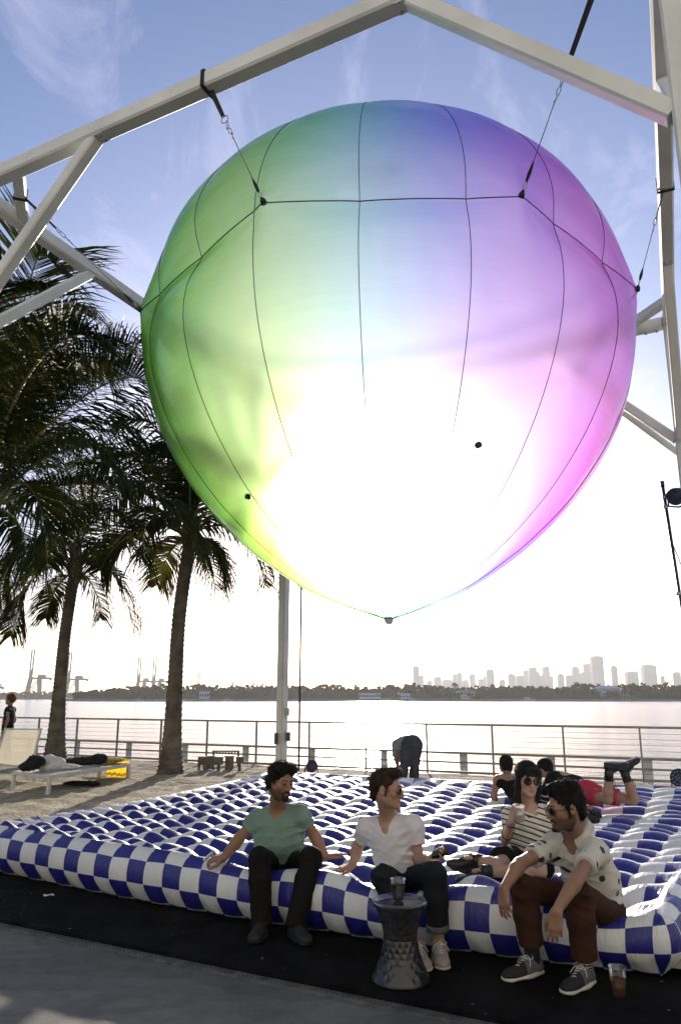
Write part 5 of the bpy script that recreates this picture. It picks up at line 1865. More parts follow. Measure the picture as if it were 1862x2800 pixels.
M['black_cloth0'] = pm('black_clothes', (0.012, 0.012, 0.013), 0.95)
M['white_cloth'] = pm('white_clothes', (0.68, 0.67, 0.66), 0.9, 0.06, 12)
M['yellow'] = pm('yellow_towel', (0.62, 0.40, 0.03), 0.9, 0.15, 10, 0.4, 200)
M['yellow_pale'] = pm('pale_yellow_towel', (0.66, 0.56, 0.26), 0.9, 0.1, 10, 0.4, 200)
S0 = lambda t_, w_: lerp(lerp(A_, D_, t_), lerp(B_, C_, t_), w_)
q = S0(0.22, 0.42); q.z = hL
heap('white_clothes', q, [(0, 0, 0.05, 0.22, 0.18, 0.10), (-0.02, 0.02, 0.14, 0.13, 0.12, 0.11), (0.14, 0.03, 0.10, 0.13, 0.12, 0.10), (0.3, 0.10, 0.03, 0.20, 0.15, 0.05)], M['white_cloth'], 'heap of crumpled white clothes on the lounger', seed=1)
q2 = S0(0.06, 0.30); q2.z = hL
heap('black_jacket', q2, [(0.0, 0.0, 0.09, 0.14, 0.12, 0.10), (0.10, 0.03, 0.14, 0.14, 0.11, 0.10), (-0.10, -0.03, 0.06, 0.10, 0.10, 0.07), (0.03, 0.0, 0.20, 0.08, 0.08, 0.06)], M['black_cloth0'], 'black jacket bundled beside the white heap on the lounger', seed=2, amp=0.014)
q3 = S0(0.60, 0.45); q3.z = hL
heap('black_clothes', q3, [(-0.30, -0.02, 0.05, 0.24, 0.13, 0.07), (0.0, 0.05, 0.07, 0.26, 0.14, 0.08), (0.25, 0.15, 0.10, 0.18, 0.13, 0.10)], M['black_cloth0'], 'flat heap of black clothes on the lounger beside the yellow towel', seed=3, amp=0.013)
# yellow towel hanging over the end of the lounger
dv = (C_ - D_); dv.z = 0; dv.normalize()
lv = (D_ - A_); lv.z = 0; lv.normalize()
V, F = [], []
nx_, ny_ = 26, 22
c0 = lerp(C_, D_, 0.5); c0.z = hL
for j in range(ny_ + 1):
    for i in range(nx_ + 1):
        a = (i / nx_ - 0.5) * 0.70
        d = -0.42 + 0.80 * j / ny_
        if d < 0.06:
            pz = 0.012 + 0.022 * math.sin(i * 0.9 + j * 0.4) * 0.6
            pt_ = c0 + dv * a * (1.0 + 0.08 * math.sin(j)) + lv * d
        else:
            dd = d - 0.06
            pt_ = c0 + dv * a * (1 - 0.25 * dd) + lv * (0.075 + (0.045 * math.sin(i * 1.15 + j * 0.06) + 0.02 * math.sin(i * 0.6 + 1)) * min(1, dd * 4) + 0.05 * dd)
            pz = -dd + 0.01
        V.append((pt_.x, pt_.y, c0.z + pz + 0.012))
for j in range(ny_):
    for i in range(nx_):
        F.append((j * (nx_ + 1) + i, j * (nx_ + 1) + i + 1, (j + 1) * (nx_ + 1) + i + 1, (j + 1) * (nx_ + 1) + i))
ynt = M['yellow'].node_tree
ytl = nd(ynt, 'ShaderNodeBsdfTranslucent'); ytl.inputs['Color'].default_value = (0.85, 0.55, 0.03, 1)
ymx = nd(ynt, 'ShaderNodeMixShader'); ymx.inputs[0].default_value = 0.55
ynt.links.new(ynt.nodes['Principled BSDF'].outputs[0], ymx.inputs[1]); ynt.links.new(ytl.outputs[0], ymx.inputs[2])
ynt.links.new(ymx.outputs[0], [n for n in ynt.nodes if n.type == 'OUTPUT_MATERIAL'][0].inputs['Surface'])
tw = MB().add(V, F).build('yellow_towel', M['yellow'], None, True)
tag(tw, 'bright yellow towel hanging over the end of the lounger to the sand', 'towel')
q4 = S0(0.90, 0.5); q4.z = hL + 0.035
heap('pale_yellow_towel', q4, [(-0.10, 0.0, 0.02, 0.26, 0.12, 0.04), (0.14, 0.02, 0.02, 0.2, 0.16, 0.04), (-0.05, -0.13, -0.03, 0.10, 0.07, 0.10)], M['yellow_pale'], 'pale yellow cloth crumpled on top of the bright yellow towel', 'towel', seed=4, amp=0.010)
# a bag and sandals under the lounger
q5 = S0(0.42, 0.7); q5.z = 0.09
heap('black_bag', q5, [(0, 0, 0.0, 0.22, 0.10, 0.06), (0.25, 0.06, 0.0, 0.20, 0.09, 0.05)], M['black_cloth0'], 'black bag lying on the sand under the lounger', 'bag', seed=6, amp=0.006)
# deck chair at the far left with its mesh back
dk = Py(50, 2060, 15.6)
M['mesh_sling'] = clear_mat('beige_mesh', (0.62, 0.58, 0.48), 0.6, body=0.70, bodycol=(0.55, 0.52, 0.43))
t = thing('deck_chair', 'white deck chair with a pale mesh back at the far left', 'deck chair', (dk.x, dk.y, 0.03))
w2 = 0.40
ct_, st__ = math.cos(-0.25), math.sin(-0.25)
D = lambda x, y, z: Vector((dk.x + x * ct_ - y * st__, dk.y + x * st__ + y * ct_, z))
for s_ in (-1, 1):
    MB().beam(D(s_ * w2, -0.12, 0.28), D(s_ * w2, 0.10, 1.02), 0.035).build('upright', M['white_alu'], t)
    MB().beam(D(s_ * w2, -0.10, 0.36), D(s_ * w2, 1.15, 0.36), 0.045).build('side_rail', M['white_alu'], t)
    for yy in (0.0, 1.08):
        MB().beam(D(s_ * w2, yy, 0.02), D(s_ * w2, yy, 0.335), 0.045).build('leg', M['white_alu'], t)
MB().beam(D(-w2 - 0.02, 0.10, 1.0), D(w2 + 0.02, 0.10, 1.0), 0.03).build('top_bar', M['white_alu'], t)
MB().beam(D(-w2, -0.10, 0.33), D(w2, -0.10, 0.33), 0.03).build('bottom_bar', M['white_alu'], t)
V, F = [], []
for j in range(9):
    for i in range(9):
        x = (i / 8 - 0.5) * 2 * (w2 - 0.01); y = -0.11 + 0.20 * j / 8 - 0.03 * math.sin(math.pi * j / 8); z = 0.32 + 0.66 * j / 8
        V.append(D(x, y, z))
for j in range(8):
    for i in range(8):
        F.append((j * 9 + i, j * 9 + i + 1, (j + 1) * 9 + i + 1, (j + 1) * 9 + i))
MB().add(V, F).build('back_sling', M['mesh_sling'], t, True)
V, F = [], []
for j in range(7):
    for i in range(5):
        V.append(D((i / 4 - 0.5) * 2 * (w2 - 0.03), -0.06 + 1.2 * j / 6, 0.385 - 0.03 * math.sin(math.pi * i / 4)))
for j in range(6):
    for i in range(4):
        F.append((j * 5 + i, j * 5 + i + 1, (j + 1) * 5 + i + 1, (j + 1) * 5 + i))
MB().add(V, F).build('seat_sling', M['mesh_sling'], t, True)
# a crushed paper scrap on the carpet
g = Pz(134, 2450, 0.012)
V = [(g.x + 0.05 * math.cos(k * 1.05) , g.y + 0.03 * math.sin(k * 1.05), 0.014 + 0.012 * (k % 2)) for k in range(6)] + [(g.x, g.y, 0.022)]
o = MB().add(V, [(k, (k + 1) % 6, 6) for k in range(6)]).build('paper_scrap', M['white_cloth'])
tag(o, 'small crumpled paper scrap on the black carpet at the left', 'litter')
# ------------------------------------------------------------------ people
def skin_mat(name, c, red=(0.36, 0.15, 0.10)):
    m = pm(name, c, 0.5, 0.06, 18, 0.10, 220, spec=0.4, sub=0.12, col2=tuple(a * 0.82 for a in c))
    return m


M['skin_tan'] = skin_mat('skin_tan', (0.32, 0.172, 0.110))
M['skin_fair'] = skin_mat('skin_fair', (0.42, 0.245, 0.170))
M['skin_olive'] = skin_mat('skin_olive', (0.31, 0.168, 0.108))
M['skin_pale'] = skin_mat('skin_pale', (0.48, 0.30, 0.22))
M['lip'] = pm('lips', (0.36, 0.15, 0.12), 0.45, 0.05)
M['stubble'] = pm('stubble', (0.135, 0.075, 0.048), 0.8, 0.3, 160, 0.3, 300, col2=(0.05, 0.030, 0.020))


def hair_mat(name, c):
    m = pm(name, c, 0.6, 0.3, 30, 0.0, spec=0.22)
    nt = m.node_tree
    b = nt.nodes['Principled BSDF']
    t = nd(nt, 'ShaderNodeTexCoord')
    n = nd(nt, 'ShaderNodeTexNoise'); n.inputs['Scale'].default_value = 55; n.inputs['Detail'].default_value = 6; n.inputs['Distortion'].default_value = 1.2
    mp = nd(nt, 'ShaderNodeMapping'); mp.inputs['Scale'].default_value = (2.6, 2.6, 0.7)
    nt.links.new(t.outputs['Object'], mp.inputs[0]); nt.links.new(mp.outputs[0], n.inputs['Vector'])
    bp = nd(nt, 'ShaderNodeBump'); bp.inputs['Strength'].default_value = 0.9; bp.inputs['Distance'].default_value = 0.012
    nt.links.new(n.outputs['Fac'], bp.inputs['Height']); nt.links.new(bp.outputs[0], b.inputs['Normal'])
    return m


M['hair_black'] = hair_mat('hair_black', (0.014, 0.011, 0.010))
M['hair_brown'] = hair_mat('hair_brown', (0.050, 0.030, 0.016))
M['hair_red'] = hair_mat('hair_red', (0.22, 0.07, 0.025))
M['lens'] = pm('dark_lens', (0.008, 0.008, 0.009), 0.08, 0.0, spec=0.6)
M['gold'] = pm('gold_wire', (0.45, 0.30, 0.10), 0.3, 0.05, metal=0.9)
M['eye_white'] = pm('eye_white', (0.62, 0.60, 0.57), 0.25)
M['iris'] = pm('iris', (0.03, 0.018, 0.012), 0.2)


def cloth(name, c, rough=0.85, var=0.06, bump=0.12, c2=None):
    m = pm(name, c, rough, var, 9, bump, 420, spec=0.12, col2=c2)
    return m


class Head:
    """axes of a head: x to its right, y forward, z up"""
    def __init__(s, c, f, u, sc):
        s.c = np.array(c, float); s.s = sc
        f = Vector(f).normalized(); u = Vector(u)
        u = (u - f * u.dot(f)).normalized()
        r = f.cross(u).normalized()
        s.R = np.array([r, f, u]).T
        s.r, s.f, s.u = r, f, u

    def __call__(s, x, y, z):
        return s.c + s.R @ (np.array([x, y, z], float) * s.s)

    def loc(s, V):
        return ((np.asarray(V) - s.c) @ s.R) / s.s


def add_head(S, H, fem=False):
    s = H.s
    E = lambda c, r, k=0.02, sub=False: S.ell(H(*c), np.array(r) * s, H.R, k * s, sub)
    C = lambda a, b, ra, rb, k=0.02, sub=False: S.cone(H(*a), H(*b), ra * s, rb * s, k * s, sub=sub)
    E((0, -0.018, 0.034), (0.074, 0.096, 0.082))
    E((0, 0.022, -0.03), (0.060, 0.068, 0.078), 0.03)
    jw = 0.043 if fem else 0.050
    for x in (-1, 1):
        C((x * jw, -0.012, -0.050), (x * 0.014, 0.066, -0.098 if not fem else -0.094), 0.023, 0.018, 0.03)
        E((x * 0.044, 0.060, -0.022), (0.020, 0.020, 0.020), 0.025)
        E((x * 0.0315, 0.098, 0.002), (0.019, 0.014, 0.012), 0.014, True)
        E((x * 0.0315, 0.079, 0.001), (0.0135, 0.0135, 0.0125), 0.004)
        E((x * 0.011, 0.097, -0.040), (0.008, 0.012, 0.008), 0.008)
        # ear
        ec = H(x * 0.077, -0.010, -0.006)
        S.ell(ec, np.array((0.009, 0.020, 0.033)) * s, H.R, 0.008 * s)
        S.ell(H(x * 0.086, -0.006, -0.004), np.array((0.007, 0.011, 0.019)) * s, H.R, 0.006 * s, True)
    E((0, 0.073, -0.101 if not fem else -0.096), (0.020, 0.018, 0.016), 0.02)
    C((-0.036, 0.079, 0.021), (0.036, 0.079, 0.021), 0.011, 0.011, 0.02)
    C((0, 0.090, 0.012), (0, 0.111 if not fem else 0.105, -0.033), 0.007, 0.0115 if not fem else 0.009, 0.012)
    C((-0.019, 0.084, -0.064), (0.019, 0.084, -0.064), 0.007, 0.007, 0.008)
    C((-0.015, 0.083, -0.074), (0.015, 0.083, -0.074), 0.0075, 0.0075, 0.006)
    E((0, 0.094, -0.069), (0.012, 0.006, 0.007), 0.006)


def add_hand(S, w, d, n, thumb, curl=(0.3, 0.3, 0.3, 0.3), sc=1.0, spread=0.12, thumb_in=0.2):
    """w wrist, d towards the knuckles, n out of the back of the hand, thumb = +1/-1 side"""
    w, d, n = Vector(w), Vector(d).normalized(), Vector(n)
    n = (n - d * n.dot(d)).normalized()
    lat = d.cross(n).normalized() * thumb
    K = [(0.088, 0.027, 0.074), (0.092, 0.007, 0.082), (0.087, -0.013, 0.075), (0.078, -0.031, 0.058)]
    for i, (f, l, L) in enumerate(K):
        m = w + d * f * sc + lat * l * sc
        S.cone(w + lat * l * 0.55 * sc + d * 0.005, m, 0.0165 * sc, 0.0125 * sc, 0.014 * sc)
        a = 0.0
        p = m
        for j, fr in enumerate((0.46, 0.30, 0.24)):
            a += curl[i] * (0.9 if j == 0 else 1.15)
            fd = (d * math.cos(a) - n * math.sin(a) + lat * spread * (1.5 - i) * 0.6 * math.cos(a)).normalized()
            q = p + fd * L * fr * sc
            r0 = (0.0098 - 0.0011 * j - (0.0012 if i == 3 else 0)) * sc
            S.cone(p, q, r0, r0 - 0.0009 * sc, 0.006 * sc)
            p = q
    t0 = w + d * 0.022 * sc + lat * 0.022 * sc - n * 0.006 * sc
    t1 = w + d * 0.056 * sc + lat * 0.048 * sc - n * (0.012 + 0.02 * thumb_in) * sc
    t2 = t1 + (d * 0.030 + lat * 0.010 * (1 - 2 * thumb_in) - n * 0.02 * thumb_in) * sc
    t3 = t2 + (d * 0.024 - lat * 0.008 * thumb_in - n * 0.014 * thumb_in) * sc
    S.cone(t0, t1, 0.018 * sc, 0.0125 * sc, 0.012 * sc)
    S.cone(t1, t2, 0.0115 * sc, 0.0100 * sc, 0.006 * sc)
    S.cone(t2, t3, 0.0100 * sc, 0.0080 * sc, 0.004 * sc)


class Pose:
    pass


def torso_axes(p):
    s = (p.neck - p.pelvis).normalized()
    rt = (p.shR - p.shL)
    rt = (rt - s * rt.dot(s)).normalized()
    fr = s.cross(rt).normalized()
    return s, rt, fr


def add_torso(S, p, inf=0.0, girth=1.0, waist=0.0):
    s, rt, fr = torso_axes(p)
    R = np.array([rt, fr, s]).T
    # hips turn with the legs
    hr = (p.hipR - p.hipL); hr = (hr - s * hr.dot(s)).normalized()
    hf = s.cross(hr).normalized()
    Rh = np.array([hr, hf, s]).T
    Tl = (p.neck - p.pelvis).length
    sw = (p.shR - p.shL).length
    g = girth
    S.ell(p.pelvis + s * 0.03, (0.155 * g + inf, 0.110 * g + inf, 0.125 + inf), Rh, 0.05)
    bel = p.pelvis + s * Tl * 0.40 + fr * getattr(p, 'belly', 0.0)
    S.ell(bel, ((0.140 + waist) * g + inf, (0.102 + waist * 0.5) * g + inf, Tl * 0.32 + inf), R, 0.06)
    ch = p.pelvis + s * Tl * 0.70 + fr * 0.008
    S.ell(ch, (0.365 * sw * (0.6 + 0.4 * g) + inf, 0.108 * g + inf, Tl * 0.27 + inf), R, 0.07)
    for a, b in ((p.shR, 1), (p.shL, -1)):
        a = Vector(a)
        S.cone(p.neck - s * 0.030, a, 0.050 + inf, 0.043 + inf, 0.04)
        S.cone(ch + rt * b * sw * 0.22, a - s * 0.03, 0.085 + inf, 0.052 + inf, 0.05)


def settle(p, drop=0.030):
    """let the shoulders slope down from the neck"""
    s = torso_axes(p)[0]
    p.shR = lerp(p.shR, p.neck, 0.07) - s * drop * 1.15; p.shL = lerp(p.shL, p.neck, 0.07) - s * drop * 1.15


def build_body(name_root, p, skin, h=0.0055, fem=False, girth=1.0, beard=None, legs=True):
    """one continuous figure"""
    settle(p)
    S = SDF(h)
    H = p.H
    add_torso(S, p, 0.003, girth)
    s_, r_, f_ = torso_axes(p)
    S.ell(p.neck - s_ * 0.085 + f_ * 0.058, (0.075, 0.042, 0.085), np.array([r_, f_, s_]).T, 0.03)
    S.cone(p.neck - torso_axes(p)[0] * 0.03, H(0, -0.022, -0.055), 0.060 * H.s * p.neckw, 0.053 * H.s * p.neckw, 0.03)
    for sh, el, wr in ((p.shR, p.elR, p.wrR), (p.shL, p.elL, p.wrL)):
        k = p.armw
        S.cone(sh, el, 0.046 * k, 0.039 * k, 0.03)
        m = lerp(el, wr, 0.22)
        S.cone(el, m, 0.038 * k, 0.042 * k, 0.02)
        S.cone(m, wr, 0.042 * k, 0.0265 * k, 0.02, flat=None)
    for w, spec in ((p.wrR, p.handR), (p.wrL, p.handL)):
        if spec: add_hand(S, w, **spec)
    if legs:
        for hp, kn, an, toe in ((p.hipR, p.knR, p.anR, p.toeR), (p.hipL, p.knL, p.anL, p.toeL)):
            k = p.legw
            S.cone(hp, kn, 0.080 * k, 0.054 * k, 0.03)
            m = lerp(kn, an, 0.3)
            S.cone(kn, m, 0.053 * k, 0.055 * k, 0.02)
            S.cone(m, an, 0.055 * k, 0.036 * k, 0.02)
            f = (toe - an); f.z = 0 if not getattr(p, 'free_feet', False) else f.z
            S.cone(an, an + f * 0.5 - (Vector((0, 0, 0.055)) if not getattr(p, 'free_feet', False) else Vector((0, 0, 0))), 0.034, 0.018, 0.015)
    add_head(S, H, fem)
    V, Q = S.run()
    L = H.loc(V)
    C = L[Q].mean(1)
    mi = np.zeros(len(Q), int)
    lips = ((C[:, 0] / 0.023) ** 2 + ((C[:, 2] + 0.069) / 0.0115) ** 2 < 1) & (C[:, 1] > 0.07)
    mats = [skin, M['lip']]
    if beard:
        mats.append(M['stubble'])
        lo, fx = beard
        b = (C[:, 2] < 0.02) & (C[:, 2] > -0.135) & (C[:, 1] > fx) & (np.abs(C[:, 0]) < 0.085)
        b &= ~((C[:, 1] > 0.085) & (np.abs(C[:, 0]) < 0.014) & (C[:, 2] > -0.056))
        # cheek line rises towards the ear
        jit = np.random.default_rng(3).normal(0, 0.0045, len(C))
        b &= C[:, 2] + jit < lo + np.clip((0.028 - C[:, 1]) * 0.55, 0, 0.045) - 0.25 * np.clip(C[:, 1] - 0.06, 0, 1) * (np.abs(C[:, 0]) > 0.02)
        mi[b] = 2
    mi[lips] = 1
    return mesh_np('body', V, Q, mats, p.root, midx=mi)


def folds(amp, seeds, spots=()):
    """soft creases: a few crossed waves, stronger near the given points"""
    r = random.Random(seeds)
    W = [(Vector((r.uniform(-.55, .55), r.uniform(-.55, .55), r.choice((-1, 1)) * r.uniform(0.7, 1.3))) * r.uniform(26, 50), r.uniform(0, 6)) for _ in range(3)]

    def fn(x, y, z):
        w = 0.30 + sum(np.exp(-(((x - c[0]) ** 2 + (y - c[1]) ** 2 + (z - c[2]) ** 2) / rr ** 2)) * 1.3 for c, rr in spots) if spots else 1.0
        t = 0
        for i, (k, ph) in enumerate(W):
            a = np.sin(k.x * x + k.y * y + k.z * z + ph + 1.3 * np.sin(11 * x + 8 * z + i) + 0.8 * np.sin(17 * y - 9 * z))
            m = 0.5 + 0.5 * np.sin(13 * x * (1 + 0.3 * i) + 11 * y + 5 * z + 2.1 * i + ph)
            t = t + ((1 - np.abs(a)) ** 1.8 - 0.25) * m
        return -amp * 1.15 * t * w
    return fn


def shirt(p, mat, h=0.006, inf=0.013, girth=1.0, hem=0.02, sl=0.55, slw=0.016, neck=(0.066, 0.0), vneck=0.07, seed=1, name='shirt', matfn=None, extra=None, waist=0.03):
    s, rt, fr = torso_axes(p)
    S = SDF(h)
    add_torso(S, p, inf, girth, waist)
    S.disp(folds(0.0075, seed, [(lerp(p.pelvis, p.neck, 0.15), 0.22), (p.shR - s * 0.1, 0.12), (p.shL - s * 0.1, 0.12)]))
    if hem is not None:
        S.cut(p.pelvis + s * hem, -s)
    for sh, el in ((p.shR, p.elR), (p.shL, p.elL)):
        e = lerp(sh, el, sl)
        d = (e - sh).normalized()
        S.cone(sh - s * 0.004, e + d * 0.08, 0.046 * p.armw + inf, 0.041 * p.armw + inf + slw * 0.45, 0.045, cap=(e, d))
        S.disp(folds(0.0032, seed + 5, [(lerp(sh, e, 0.6), 0.10)]))
    # opening at the neck
    nk = p.neck
    S.cone(nk - s * 0.005 + fr * 0.006, nk + s * 0.2, neck[0], neck[0] + 0.02, 0.008, sub=True)
    if vneck:
        S.cone(nk + fr * 0.03, nk + fr * 0.140 - s * vneck, neck[0] * 0.85, 0.012, 0.006, sub=True)
        S.cone(nk + fr * 0.10 , nk + fr * 0.19 - s * vneck * 0.8, neck[0] * 0.75, 0.010, 0.006, sub=True)
    if extra: extra(S, s, rt, fr)
    V, Q = S.run()
    mats, mi = [mat], None
    if matfn: mats, mi = matfn(V, Q)
    return mesh_np(name, V, Q, mats, p.root, midx=mi)


def trousers(p, mat, h=0.0065, inf=0.012, girth=1.0, legend=(0.9, 0.9), wide=0.0, waist=0.10, seed=3, name='trousers', thigh=None):
    s, rt, fr = torso_axes(p)
    S = SDF(h)
    hr = (p.hipR - p.hipL); hr = (hr - s * hr.dot(s)).normalized()
    Rh = np.array([hr, s.cross(hr).normalized(), s]).T
    S.ell(p.pelvis + s * 0.02, (0.158 * girth + inf, 0.115 * girth + inf, 0.13 + inf), Rh, 0.05)
    S.cut(p.pelvis + s * waist, s)
    k = p.legw
    for i, (hp, kn, an) in enumerate(((p.hipR, p.knR, p.anR), (p.hipL, p.knL, p.anL))):
        if thigh is not None:
            e = lerp(hp, kn, thigh); d = (kn - hp).normalized()
            S.cone(hp, e + d * 0.05, 0.084 * k + inf, 0.064 * k + inf + wide, 0.04, cap=(e, d))
            continue
        S.cone(hp, kn, 0.084 * k + inf, 0.060 * k + inf, 0.05)
        e = lerp(kn, an, legend[i]); d = (an - kn).normalized()
        m = lerp(kn, an, 0.35)
        S.cone(kn, m, 0.059 * k + inf, 0.060 * k + inf + wide * 0.5, 0.03)
        S.cone(m, e + d * 0.04, 0.060 * k + inf + wide * 0.5, 0.050 * k + inf + wide, 0.03, cap=(e, d))
    sp = [(p.knR, 0.10), (p.knL, 0.10), (p.hipR, 0.14), (p.hipL, 0.14)]
    S.disp(folds(0.0085, seed, sp))
    V, Q = S.run()
    return mesh_np(name, V, Q, mat, p.root)


def shoe(p, an, toe, upper, sole, L=0.285, h=0.005, laces=None, toecap=None, high=0.0, w=1.0, parent=None, boot_dir=None, sole_z=None):
    """a lace-up shoe under ankle an, pointing to toe"""
    an, toe = Vector(an), Vector(toe)
    if boot_dir is None:
        f = toe - an; f.z = 0; f.normalize(); u = Vector((0, 0, 1))
        gz = (sole_z if sole_z is not None else 0.008)
        o = Vector((an.x, an.y, gz)) - f * 0.065
    else:
        f, u = [Vector(v).normalized() for v in boot_dir]
        o = an - u * 0.095 - f * 0.065
    r = f.cross(u)
    pt = lambda x, y, z: o + f * x + r * y + u * z
    R = np.array([f, r, u]).T
    S = SDF(h)
    S.cone(pt(0.045, 0, 0.045), pt(0.13, 0, 0.045), 0.040 * w, 0.045 * w, 0.03)
    S.ell(pt(0.19, 0.004, 0.034), (0.085, 0.047 * w, 0.036), R, 0.03)
    S.ell(pt(L - 0.055, 0.006, 0.032), (0.050, 0.043 * w, 0.028), R, 0.03)
    S.cone(pt(0.05, 0, 0.05), pt(0.062, 0, 0.098 + high), 0.040 * w, 0.041 * w, 0.02, cap=(pt(0.06, 0, 0.098 + high), u))
    S.cone(pt(0.09, 0, 0.08), pt(0.16, 0, 0.052), 0.030, 0.030, 0.03)
    S.cut(pt(0, 0, 0.018), -u)
    V, Q = S.run()
    mats, mi = [upper], None
    if toecap:
        C = ((V[Q].mean(1) - np.array(o)) @ R)
        mi = (C[:, 0] > 0.155 + 0.25 * np.abs(C[:, 1])).astype(int)
        mats = [upper, toecap]
    sh = mesh_np('shoe', V, Q, mats, parent or p.root, midx=mi)
    S = SDF(h)
    S.cone(pt(0.042, 0, 0.016), pt(0.13, 0, 0.016), 0.046 * w, 0.046 * w, 0.02, flat=(u, 0.40))
    S.cone(pt(0.13, 0, 0.016), pt(L - 0.055, 0.006, 0.016), 0.046 * w, 0.052 * w, 0.02, flat=(u, 0.36))
    S.cut(pt(0, 0, 0.0), -u)
    V, Q = S.run()
    mesh_np('sole', V, Q, sole, sh)
    if laces:
        for k in range(5):
            x = 0.112 + 0.020 * k
            z = 0.108 - 0.0095 * k + (0.0 if high == 0 else 0.004)
            mb = MB().tube([pt(x - 0.006, -0.026, z - 0.014), pt(x, -0.012, z), pt(x + 0.004, 0.0, z + 0.005), pt(x + 0.008, 0.012, z), pt(x + 0.012, 0.026, z - 0.014)], 0.0036, 5)
            mb.tube([pt(x + 0.012, -0.026, z - 0.016), pt(x + 0.004, 0.0, z + 0.003), pt(x - 0.006, 0.026, z - 0.013)], 0.0036, 5)
            mb.build('lace', laces, sh, True)
        mb = MB()
        for sgn in (-1, 1):
            mb.tube([pt(0.112, 0, 0.112), pt(0.10, sgn * 0.02, 0.125), pt(0.115, sgn * 0.045, 0.105), pt(0.12, sgn * 0.028, 0.10), pt(0.112, 0, 0.112)], 0.003, 5)
            mb.tube([pt(0.112, 0, 0.112), pt(0.13, sgn * 0.035, 0.10), pt(0.15, sgn * 0.052, 0.07)], 0.003, 5)
        mb.build('lace_bow', laces, sh, True)
    return sh


def keep_big(V, Q, share=0.2):
    lab = np.arange(len(V))
    for _ in range(400):
        m = lab[Q].min(1)
        new = lab.copy()
        for k in range(4): np.minimum.at(new, Q[:, k], m)
        new = new[new]
        if (new == lab).all(): break
        lab = new
    u, inv, cnt = np.unique(lab, return_inverse=True, return_counts=True)
    ok = cnt[inv] >= share * cnt.max()
    idx = np.cumsum(ok) - 1
    Qk = Q[ok[Q[:, 0]]]
    return V[ok], idx[Qk]


def hair_obj(p, fnadd, mat, h=0.005, name='hair', strands=0, seed=0, amp=0.004, slen=0.03):
    S = SDF(h)
    H = p.H
    fnadd(S, H)
    r = random.Random(seed)
    ph = [r.uniform(0, 6) for _ in range(6)]
    c = H.c

    def wav(x, y, z):
        L = np.stack([x, y, z], 1)
        q = (L - c) @ H.R / H.s
        a = np.arctan2(q[:, 0], q[:, 1] + 0.02)
        return amp * (np.sin(a * 23 + 40 * q[:, 2] + ph[0] + 1.5 * np.sin(30 * q[:, 2] + ph[1])) + 0.8 * np.sin(a * 41 - 60 * q[:, 2] + ph[2]) + 0.7 * np.sin(120 * q[:, 2] + 9 * a + ph[3]) * 0.5)
    S.disp(wav)
    V, Q = keep_big(*S.run())
    o = mesh_np(name, V, Q, mat, p.root)
    if strands:
        # loose locks that break the outline
        N = np.zeros_like(V)
        fn_ = np.cross(V[Q[:, 2]] - V[Q[:, 0]], V[Q[:, 3]] - V[Q[:, 1]])
        for k in range(4): np.add.at(N, Q[:, k], fn_)
        N /= np.linalg.norm(N, axis=1)[:, None] + 1e-9
        mb = MB()
        for i in r.sample(range(len(V)), min(strands, len(V))):
            n = Vector(N[i]); q = Vector(V[i])
            lp = H.loc(V[i][None])[0]
            if lp[1] > 0.085 or (lp[1] > 0.035 and lp[2] < 0.075) or n.dot(q - Vector(c)) < 0: continue
            t = Vector((r.uniform(-1, 1), r.uniform(-1, 1), r.uniform(-1.3, 0.5)))
            t = (t - n * t.dot(n)).normalized()
            L = slen * r.uniform(0.4, 1.2)
            mb.tube([q - n * 0.004, q + t * L * 0.45 + n * L * 0.22, q + t * L * 0.9 + n * L * 0.30, q + t * L * 1.3 + n * L * 0.22], [0.0017, 0.0014, 0.0010, 0.0003], 3, False)
        so = mb.build('loose_hair', mat, o, True)
        so['kind'] = 'stuff'
    return o


def glasses(p, R=0.024, rim=None, y=0.100, z=0.0, square=1.0, lens=None, tilt=0.0):
    H = p.H
    rim = rim or M['lens']
    Vv = lambda *a: Vector(H(*a))
    g = None
    base = MB()
    base.tube([Vv(-0.012, y + 0.006, z + 0.006), Vv(0, y + 0.011, z + 0.009), Vv(0.012, y + 0.006, z + 0.006)], 0.0019 * H.s, 6)
    g = base.build('sunglasses', rim, p.root, True)
    for x in (-1, 1):
        c = Vv(x * 0.034, y, z)
        ax = (H.f + H.r * x * 0.22).normalized()
        mb = MB().ring(c, R * H.s, 0.0022 * H.s, ax, 20, 6, square, H.r)
        mb.build('rim', rim, g, True)
        a = (H.r - ax * H.r.dot(ax)).normalized(); b = ax.cross(a)
        n = 20
        vs = [c + ax * 0.003] + [c + a * math.cos(6.2832 * k / n) * R * H.s + b * math.sin(6.2832 * k / n) * R * H.s * square for k in range(n)]
        MB().add(vs, [(0, 1 + k, 1 + (k + 1) % n) for k in range(n)]).build('lens', lens or M['lens'], g, True)
        MB().tube([Vv(x * (0.034 + R), y - 0.006, z + 0.004), Vv(x * 0.073, y - 0.030, z + 0.007), Vv(x * 0.080, 0.0, z + 0.006), Vv(x * 0.078, -0.02, z - 0.004)], 0.0022 * H.s, 6).build('temple', rim, g, True)
    return g


def new_person(label, loc, root=None):
    p = Pose()
    p.root = thing('person', label, 'person', loc)
    p.neckw = 1.0; p.armw = 1.0; p.legw = 1.0; p.belly = 0.0
    p.handR = p.handL = None
    return p


V3 = Vector
UP = Vector((0, 0, 1))
